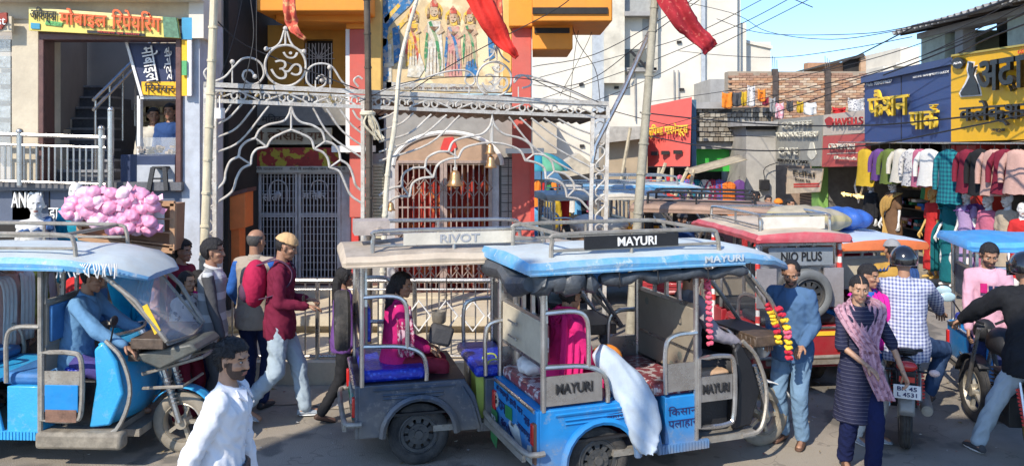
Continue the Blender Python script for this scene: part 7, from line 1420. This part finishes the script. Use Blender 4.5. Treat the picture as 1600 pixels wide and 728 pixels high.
for c in [([(1000, 176), (1100, 187), (1230, 196), (1360, 196), (1480, 186), (1640, 168)], 17, 11, .022), ([(1000, 210), (1095, 228), (1200, 236), (1350, 228), (1480, 205), (1640, 172)], 17, 11, .02), ([(1120, 30), (1170, 48), (1230, 55), (1350, 53), (1425, 42)], 22, 14, .013), ([(1000, -10), (1140, 20), (1200, 50), (1300, 62), (1425, 45)], 22, 14, .012), ([(1060, 80), (1130, 87), (1220, 90), (1330, 76), (1425, 58)], 22, 14, .012),
          ([(1275, -6), (1200, 32), (1110, 77), (1000, 130), (900, 170)], 16, 20, .013), ([(1240, -5), (1170, 32), (1100, 62), (980, 110), (830, 160)], 16, 20, .013), ([(1200, -5), (1080, 55), (960, 90), (830, 125)], 16, 20, .012), ([(1228, -6), (1270, 12)], 16, 16, .014),
          ([(1650, -20), (1540, 40), (1430, 92), (1330, 122), (1200, 152), (1010, 205)], 10.5, 22, .014), ([(1650, 0), (1560, 40), (1440, 88), (1320, 130), (1180, 168), (1010, 215)], 10.5, 22, .014), ([(1650, -35), (1520, 35), (1410, 78), (1300, 108), (1150, 140), (1010, 160)], 10.5, 22, .012), ([(1650, 20), (1540, 62), (1470, 96), (1380, 120), (1200, 180)], 10.5, 20, .02), ([(1650, -5), (1500, 70), (1380, 118)], 10.4, 14, .018), ([(1425, 42), (1520, 20), (1650, -30)], 12.8, 9, .03),
          ([(830, 105), (930, 85), (1050, 20), (1110, -20)], 15, 12, .011), ([(830, 133), (880, 136), (935, 118), (1010, 60), (1100, -5)], 16, 12, .011), ([(820, 118), (900, 155), (1000, 185), (1110, 208), (1210, 215)], 14, 20, .013), ([(560, 200), (700, 105), (860, 20), (900, -10)], 11, 10, .010), ([(560, 160), (640, 128), (760, 120), (860, 130), (935, 160)], 10, 11, .009), ([(885, -5), (900, 60), (930, 108), (938, 160)], 12, 11.5, .009), ([(930, -5), (925, 50), (875, 150)], 12, 13, .007), ([(915, -5), (900, 70), (890, 160)], 12, 13, .007),
          ([(391, -8), (396, 60), (380, 140)], 9.6, 9.5, .010), ([(401, -8), (401, 90), (408, 150)], 9.6, 9.5, .008), ([(336, 30), (370, 62), (415, 85), (560, 140)], 9.3, 10, .012), ([(380, -8), (365, 60), (345, 120)], 9.6, 9.4, .007), ([(1285, 110), (1330, 92), (1425, 44)], 20, 14, .02)]: cable(*c)
# posts, board high behind the street camera: an added, unseen hoarding that shades part of the road
HB = thing('hoarding', 'tall roadside advertising hoarding on steel posts behind the viewer', 'hoarding', (-1.5, -1.5, 0))
for x0, x1, z0, z1 in ((-7.7, -4.6, 7.3, 9.4), (-2.3, 1.2, 7.4, 9.5), (1.2, 4.4, 7.3, 9.1)):
    q = MB(); q.box(((x0+x1)/2, -1.5, (z0+z1)/2), (x1-x0, .1, z1-z0)); q.build('panel', GREYIRON, HB, world=True)
for x in (-7.6, -3.95, -2.25, 1.2, 4.3): q = MB(); q.tube([(x, -1.6, 0), (x, -1.6, 9.3)], .06, 8); q.build('post', GREYIRON, HB, world=True)
# ======================= people =======================
def at(px, Y, z=0): return ((px-800)*Y/F, Y, z)
SH_D = [mat('shoe_dark', (.03, .03, .035), .6), RUBBER]; SH_G = [mat('shoe_greywhite', (.34, .38, .42), .7, var=.5, scale=25), WHITE]; SH_B = [mat('sandal_brown', (.10, .05, .03), .6), RUBBER]
walk = lambda a=.28, b=.12: dict(fl=(a, .09, .10), fr=(-a, -.09, .13), hl=(-.12, .25, .82), hr=(.16, -.25, .86), footr=(1, -.1, -.25))
def seated(h=.52, fx=.42, fz=.09, **k): d = dict(P=(0, 0, h), fl=(fx, .12, fz), fr=(fx, -.12, fz), hl=(.32, .14, h+.12), hr=(.32, -.14, h+.12), lean=.08); d.update(k); return d
# white shirt man in front
SHW = clr('white_shirt', (.74, .76, .80), var=.05, bump=.2)
def shirt_details(J):
    C, up, fw, sd = J['C'], J['up'], J['fw'], J['sd']
    q = MB()
    for k in range(6): q.ell(C+up*(.04-.085*k)+fw*(.152-.004*k), (.006, .008, .008), 8, 5)
    sc(J, q, 'shirt_button', mat('button', (.6, .6, .6), .3))
    q = MB(); q.tube([J['P']+V3(.155*cos(a), .185*sin(a), .075) for a in [k*pi/12 for k in range(24)]], .02, 6, closed=True, flat=1.2); sc(J, q, 'belt', mat('belt', (.02, .018, .02), .4))
    for s_ in (1, -1): q = MB(); q.prism([C+up*.105+fw*.05+sd*s_*.05, C+up*.10+fw*.095+sd*s_*.012, C+up*.045+fw*.125+sd*s_*.045, C+up*.075+fw*.085+sd*s_*.085], fw*.008+up*.006); sc(J, q, 'collar_flap', SHW)
person('man in a white shirt walking to the right in the foreground', at(342, 4.5), -2, 1.60, dict(fl=(.22, .09, .09), fr=(-.22, -.09, .11), hl=(.10, .26, .85), hr=(-.16, -.27, .86), lean=.14, el=(-1, .3, 0)), SHW, CL['navy'], mous=True, beard=True, skin=mat('skin_brown', (.42, .235, .145), .5, var=.1, scale=20, bump=.08, bscale=160), shoe=SH_D, vox=.010, strands=1500, hoffset=.015, head=(-.22, .05), foldamp=.016, extra=[shirt_details], topr=.020, hands=(.7, .8))
# backpack man
person('young man in maroon sweater and beige cap with a red backpack', at(437, 8.05), 8, 1.76, dict(fl=(.22, .08, .095), fr=(-.30, -.08, .17), footr=(1, 0, -.5), hl=(.22, .14, 1.10), hr=(.26, -.12, 1.08), lean=.05), clr('maroon_knit', (.16, .015, .04)), CL['pjeans'], shoe=SH_G, extra=[knitcap(clr('beige_knit', (.60, .38, .19)), .022), backpack(clr('red_pack', (.42, .02, .07)), clr('pack_dark', (.10, .05, .09)))], head=(0, .25), hair='bald', vox=.013, botr=.03, foldamp=.014)
q = MB(); q.box((0, 0, 0), (.012, .07, .14)); tag(q.build('phone', BLACK, None, at=(0, 0, 0), bevel=.005), 'dark mobile phone held by the backpack man', 'phone').location = at(474, 8.03, 1.14)
# vest man, striped sweater man
person('man in a beige sleeveless jacket with blue sleeves seen from behind', at(398, 8.45), 80, 1.76, dict(hl=(.2, .26, .95), hr=(.18, -.24, .90)), clr('beige_vest', (.36, .31, .25)), CL['navy'], sleevem=CL['blue'], shoe=SH_D, hairm=HAIRG, hair='bald', head=(-.3, .05), build=1.1)
SWT = clr('grey_sweater', (.26, .27, .28)); overlay(SWT, 'stripez', (.50, .51, .52), 5.0, .9, w=.35)
def white_collar(J): q = MB(); c = J['C']+J['up']*.10; q.tube([c+J['fw']*.068*cos(a)+J['sd']*.068*sin(a)+J['up']*(.02-.02*cos(a)) for a in [k*pi/8 for k in range(16)]], .016, 6, closed=True); sc(J, q, 'shirt_collar', CL['white'])
person('man in a grey striped sweater with white collar facing right', at(330, 7.95), 5, 1.72, dict(hl=(.05, .24, .82), hr=(.16, -.24, .86)), SWT, CL['dgrey'], shoe=SH_D, extra=[white_collar], hoffset=.024, sleevem=CL['dgrey'])
PRT = clr('printed_white', (.66, .64, .62)); overlay(PRT, 'noise', (.05, .05, .06), 14, .9, thr=.56)
person('child in a white printed shirt behind the left rickshaw windscreen', at(290, 7.95), -20, 1.42, dict(hl=(.2, .2, .9)), PRT, CL['maroon'], sleeve=.45, hair='long', skin=SKIN2)
person('person in a maroon shawl behind the printed shirt child', at(283, 8.7), -10, 1.62, {}, CL['maroon'], CL['dgrey'], hair='short', hoffset=.03)
person('person in a crimson top standing left of the striped sweater man', at(308, 8.4), 10, 1.36, {}, CL['magenta'], CL['navy'], hair='long')
# left rickshaw driver, woman and bystanders
DB = clr('driver_blue', (.13, .27, .44)); 
def on(R, th, x, y, z): p = L2W(R, x, y, z); return (p.x, p.y, p.z)
person('driver of the left rickshaw in a pale blue shirt and purple trousers', on(RL, 1, 1.42, -.12, 0), 4, 1.72, dict(P=(0, 0, .82), lean=.22, fl=(.40, .16, .36), fr=(.30, -.24, .34), hl=(.50, .22, .98), hr=(.50, -.26, .98), kr=(1, -.3, .6)), DB, clr('violet_trousers', (.07, .06, .22)), shoe=None, hair='short', head=(0, .25), build=1.08, foldamp=.014, topr=.018)
person('woman in bright turquoise tunic standing behind the left rickshaw', at(203, 8.15), -60, 1.60, dict(hl=(.24, .06, .98), hr=(.26, -.02, .96)), clr('turquoise', (.01, .30, .50)), CL['beige'], kurta=.45, hair='long', skin=SKIN2, extra=[drape(lambda J: [(J['shL']+J['up']*.05-J['fw']*.1, J['sd']), (J['shL']+J['up']*.06+J['fw']*.1, J['sd']), (J['C']+J['fw']*.15-J['up']*.25+J['sd']*.07, J['sd']), (J['P']+J['fw']*.16+J['sd']*.1, J['sd'])], .14, clr('turq2', (.02, .42, .62)))])
person('person in a red shirt behind the left rickshaw driver', at(133, 8.6), -90, 1.50, {}, CL['red'], CL['dgrey'])
person('person in pale pink patterned clothes behind the turquoise woman', at(235, 8.9), -70, 1.50, {}, check('pinkw', (.62, .42, .46), (.2, .25, .5), 12, 'noise', amt=.7, thr=.55), CL['dgrey'], hair='long')
person('man with a long white shawl at the left edge', at(12, 7.95), -20, 1.66, {}, CL['peach'], CL['dgrey'], extra=[drape(lambda J: [(J['P']+J['fw']*.14+J['sd']*.1-V3(0, 0, .1), J['sd']), (J['C']+J['fw']*.14+J['sd']*.1, J['sd']), (J['shL']+J['up']*.06, J['sd']), (J['N']-J['fw']*.1, J['up']), (J['shR']+J['up']*.06, J['sd']), (J['C']+J['fw']*.14-J['sd']*.1, J['sd']), (J['P']+J['fw']*.14-J['sd']*.1-V3(0, 0, .3), J['sd'])], .15, CL['white'], 'shawl', fold=.004)], mous=True)
person('person in an olive shawl behind the white shawl man', at(46, 8.7), 160, 1.60, {}, CL['olive'], CL['dgrey'], hair='none', extra=[scarfhead(CL['olive'], .03)])
# girl in purple
person('girl in purple jacket with long dark hair behind the dark rickshaw', at(536, 8.1), 25, 1.44, dict(fl=(.20, .08, .09), fr=(-.26, -.08, .12), hl=(.1, .2, .85), hr=(.1, -.2, .85), footr=(1, 0, -.3)), CL['purple'], CL['black'], hair='long', shoe=SH_B, skin=SKIN)
# dark rickshaw passenger
person('woman passenger in magenta and maroon on the dark rickshaw seat', on(RG, 14, .34, -.12, .28), 12, 1.58, seated(.56, .44, .10, hl=(.30, .06, .68), hr=(.30, -.08, .66)), CL['magenta'], CL['maroon'], hair='long', shoe=SH_B, head=(-.25, .1), kurta=.12, extra=[drape(lambda J: [(J['shR']+J['up']*.05+J['fw']*.02, J['fw']), (J['shR']-J['up']*.15-J['sd']*.06+J['fw']*.06, J['fw']), (J['shR']-J['up']*.4-J['sd']*.07+J['fw']*.08, J['fw'])], .15, check('shawlp', (.3, .03, .1), (.6, .45, .5), 30, 'noise', amt=.8, thr=.5), 'shawl')])
q = MB(); q.box((0, 0, 0), (.2, .12, .17)); o = q.build('handbag', CL['dgrey'], None, bevel=.03, at=(0, 0, 0)); o.location = L2W(RG, .72, -.22, 1.02); o.rotation_euler = (0, .3, .3); tag(o, 'dark handbag on the lap of the magenta passenger', 'bag')
person('driver of the dark rickshaw reaching for the handlebar', on(RG, 14, 1.56, .05, .08), 14, 1.68, seated(.78, .36, .28, hl=(.42, .24, 1.02), hr=(.40, -.24, 1.02), lean=.15), CL['dgrey'], CL['dgrey'])
# blue rickshaw passenger and driver
person('woman passenger in bright pink with covered hair on the blue rickshaw', on(RM_, 19, .37, -.10, .26), 18, 1.62, seated(.56, .42, .12, hl=(.30, .10, .66), hr=(.34, -.10, .64)), clr('hot_pink', (.62, .02, .16)), clr('hot_pink', (.62, .02, .16)), hair='parted', shoe=SH_B, kurta=.14, head=(.3, .15), topr=.03, foldamp=.013, extra=[drape(lambda J: [(J['P']-J['sd']*.24-J['fw']*.05, J['fw']), (J['shR']+J['up']*.07-J['fw']*.02, J['fw']), (J['N']-J['fw']*.11-J['up']*.03, J['up']), (J['shL']+J['up']*.07-J['fw']*.02, J['fw']), (J['P']+J['sd']*.24, J['fw'])], .20, clr('hot_pink', (.62, .02, .16)), 'shawl')])
q = MB(); q.ell((0, 0, 0), (.13, .08, .11), 14, 9); o = q.build('handbag', CL['orange'], None, at=(0, 0, 0)); o.location = L2W(RM_, .66, -.26, .98); tag(o, 'orange cloth handbag held by the pink passenger', 'bag')
q = MB(); q.ell((0, 0, 0), (.13, .2, .08), 16, 10); v, n, f = remesh(q, .02, 0); t = thing('sack', 'white plastic bag on the blue rickshaw rear seat', 'sack', L2W(RM_, .20, .16, .87)); mesh_obj('bag', v+n*np.array([.02*noise.noise(Vector(p)*18) for p in v])[:, None], f, CL['white'], t)
person('driver of the blue rickshaw in a grey jacket gripping the handlebar', on(RM_, 19, 1.52, -.02, .06), 16, 1.70, seated(.80, .34, .30, hl=(.42, .22, .98), hr=(.36, -.28, .96), lean=.12), clr('grey_jacket', (.27, .25, .28)), CL['dgrey'], shoe=SH_B, foldamp=.014)
# blue shirt man
person('bearded man in a blue denim shirt looking down beside the red rickshaw', at(1238, 7.45), -128, 1.62, dict(hl=(.20, .16, .98), hr=(.20, -.14, 1.0), lean=.10), clr('denim_shirt', (.075, .15, .28)), CL['jeans'], hair='receding', beard=True, mous=True, shoe=SH_B, head=(.35, .35), build=1.08, vox=.013, foldamp=.013, botr=.026)
# woman with dupatta and girl
KD = clr('dark_kurta', (.02, .022, .05)); overlay(KD, 'stripez', (.20, .20, .25), 34, .45, w=.10)
DP = check('dupatta', (.50, .30, .36), (.20, .09, .13), 28, 'noise', amt=.7, thr=.52)
person('woman in a dark kurta with a pink patterned scarf walking toward the viewer', at(1341, 6.8), -92, 1.57, dict(fl=(.12, .08, .09), fr=(-.10, -.08, .09), hl=(.20, .34, .86), hr=(.24, -.02, 1.00), el=(-.3, 1, 0), er=(-.5, -1, 0)), KD, clr('navy_salwar', (.01, .015, .06)), kurta=.46, hair='parted', hoffset=.009, sleeve=.55, skin=SKIN2, shoe=SH_B, head=(-.1, .08), vox=.012, botr=.03, build=.92, hands=(.9, .5),
       extra=[drape(lambda J: [(J['P']+J['fw']*.19+J['sd']*.05+V3(0, 0, .18), J['sd']), (J['C']+J['fw']*.15-J['sd']*.06-J['up']*.1, J['sd']), (J['shR']+J['up']*.06+J['fw']*.03, J['sd']), (J['N']-J['fw']*.09+J['up']*.01, J['up']), (J['shL']+J['up']*.06+J['fw']*.03, J['sd']), (J['C']+J['fw']*.16+J['sd']*.03-J['up']*.2, J['sd']), (J['P']+J['fw']*.2+J['sd']*.06+V3(0, 0, .02), J['sd']), (J['P']+J['fw']*.22+J['sd']*.16-V3(0, 0, .22), J['sd'])], .16, DP, 'scarf', fold=.014)])
person('girl in blue jacket and magenta scarf behind the dark kurta woman', at(1352, 7.5), -62, 1.56, dict(hl=(.1, .22, .9)), CL['blue'], CL['white'], hair='parted', hoffset=.009, skin=SKIN, shoe=SH_G, head=(.3, .1), build=.95, botr=.035, extra=[drape(lambda J: [(J['P']+J['fw']*.15+J['sd']*.12, J['sd']), (J['C']+J['fw']*.15+J['sd']*.08, J['sd']), (J['shL']+J['up']*.06, J['sd']), (J['N']-J['fw']*.09, J['up']), (J['shR']+J['up']*.06, J['sd']), (J['C']+J['fw']*.15-J['sd']*.08, J['sd']), (J['P']+J['fw']*.16-J['sd']*.1, J['sd'])], .24, clr('hot_magenta', (.60, .02, .28)), 'scarf')])
# riders
CKB = clr('gingham', (.55, .57, .66)); overlay(CKB, 'check', (.04, .06, .20), 34, .85, w=.5); HB_ = mat('helmet_black', (.012, .012, .014), .15, bump=0, coat=1)
person('rider in a blue gingham shirt and black helmet seen from behind', L2W(MC1, .12, 0, .26)[:], 67, 1.74, dict(P=(0, 0, .62), lean=.18, fl=(.34, .22, .12), fr=(.34, -.22, .12), kl=(1, .9, .3), kr=(1, -.9, .3), hl=(.62, .34, .76), hr=(.62, -.34, .76), el=(0, 1, .2), er=(0, -1, .2)), CKB, clr('dark_jeans', (.03, .06, .13)), shoe=SH_B, extra=[helmet(HB_)], build=1.1, hair='none', topr=.026, foldamp=.013, vox=.013)
person('rider in black jacket, light jeans and black helmet at the right edge', L2W(MC2, .18, 0, .26)[:], 88, 1.76, dict(P=(0, 0, .62), lean=.25, fl=(.28, .30, -.17), fr=(.34, -.22, .12), kl=(1, .8, .2), kr=(1, -.9, .3), hl=(.64, .32, .74), hr=(.62, -.34, .74), el=(0, 1, .2), er=(0, -1, .2)), clr('black_jacket', (.016, .017, .02)), CL['pjeans'], shoe=[CL['dgrey'], WHITE], extra=[helmet(HB_)], build=1.15, hair='none', topr=.034, foldamp=.015, vox=.013)
person('man in ochre jacket and grey knit cap beyond the gingham rider', at(1395, 8.9), 95, 1.60, {}, clr('ochre', (.42, .24, .05)), CL['dgrey'], hair='bald', extra=[knitcap(CL['grey'], .02), drape(lambda J: [(J['C']-J['fw']*.14-J['up']*.3-J['sd']*.12, J['sd']), (J['shR']-J['fw']*.1, J['sd']), (J['N']+J['fw']*.02, J['fw']), (J['shL']-J['fw']*.1, J['sd'])], .14, CL['dblue'], 'muffler')], build=1.12, topr=.03)
PNK = clr('pink_tee', (.60, .34, .42))
def badge(J):
    for k, (dx, s_) in enumerate(((.05, .05), (-.0, .05), (-.06, .09))): q = MB(); q.box(J['C']+J['sd']*dx+J['fw']*.150-J['up']*.06, (.01, .035 if k < 2 else .06, s_), mtx=None); sc(J, q, 'printed_mark', [CL['navy'], CL['navy'], CL['magenta']][k])
person('man in a pink sweatshirt with a black shoulder strap', at(1543, 8.15), -110, 1.68, dict(hl=(.2, .2, .9), hr=(.2, -.2, .9)), PNK, CL['navy'], mous=True, beard=True, head=(.1, .35), extra=[badge, drape(lambda J: [(J['C']-J['sd']*.15-J['up']*.3+J['fw']*.08, J['fw']), (J['shR']+J['up']*.06-J['sd']*-.04, J['fw']), (J['shR']-J['up']*.2-J['fw']*.12, J['fw'])], .05, CL['black'], 'bag_strap')])
person('person in maroon riding in the rickshaw beyond the striped post', at(1338, 10.6, .3), -90, 1.5, seated(.62), CL['maroon'], CL['dgrey'])
person('shopkeeper with dark hair behind the glass counter', (W(259, 0, 10.75).x, 10.9, 1.55), -90, 1.6, {}, CL['dblue'], CL['dgrey'], vox=.02)
person('second shopkeeper in pale shirt beside the glass counter', (W(232, 0, 10.85).x, 11.0, 1.5), -60, 1.6, {}, CL['offwhite'], CL['dgrey'], vox=.02, hair='short')
# people farther off
far = [(1109, 12.0, 1.55, 'black', 'short', 'man with black hair beside the brown roofed rickshaw'), (1131, 12.2, 1.58, 'pink', 'long', 'woman in a pink top beside the brown roofed rickshaw'), (1182, 17.5, 1.60, 'beige', 'short', 'man in beige by the grey plastered pillar'), (1200, 17.0, 1.55, 'brown', 'short', 'man in brown beside the orange turbaned man'), (1216, 16.5, 1.50, 'orange', 'cap', 'man in an orange turban near the green post'), (1234, 16.0, 1.55, 'grey', 'short', 'man in grey beyond the cloth bundle'), (1157, 14.5, 1.50, 'offwhite', 'scarf', 'woman with a pale head scarf in the crowd'),
       (846, 16.8, 1.58, 'sky', 'short', 'person in a light blue print near the temple corner'), (862, 18.5, 1.6, 'mustard', 'long', 'woman in mustard walking in the far lane'), (878, 19.5, 1.6, 'red', 'short', 'person in red in the far lane'), (1168, 13.6, 1.5, 'red', 'long', 'woman in red behind the red rickshaw'), (1066, 13.4, 1.5, 'dblue', 'cap', 'man in a dark cap behind the pale bamboo pole')]
for i, (px, Y, H, m, hr, lab) in enumerate(far):
    person(lab, at(px, Y), [-100, -60, -140, -90][i % 4], H, walk(.14) if i % 2 else {}, CL[m], CL['dgrey'], hair=hr if hr in ('short', 'long') else 'none', vox=.024, extra=[knitcap(CL['orange' if m == 'orange' else 'dgrey'], .035)] if hr == 'cap' else ([scarfhead(CL['white'], .02)] if hr == 'scarf' else None))
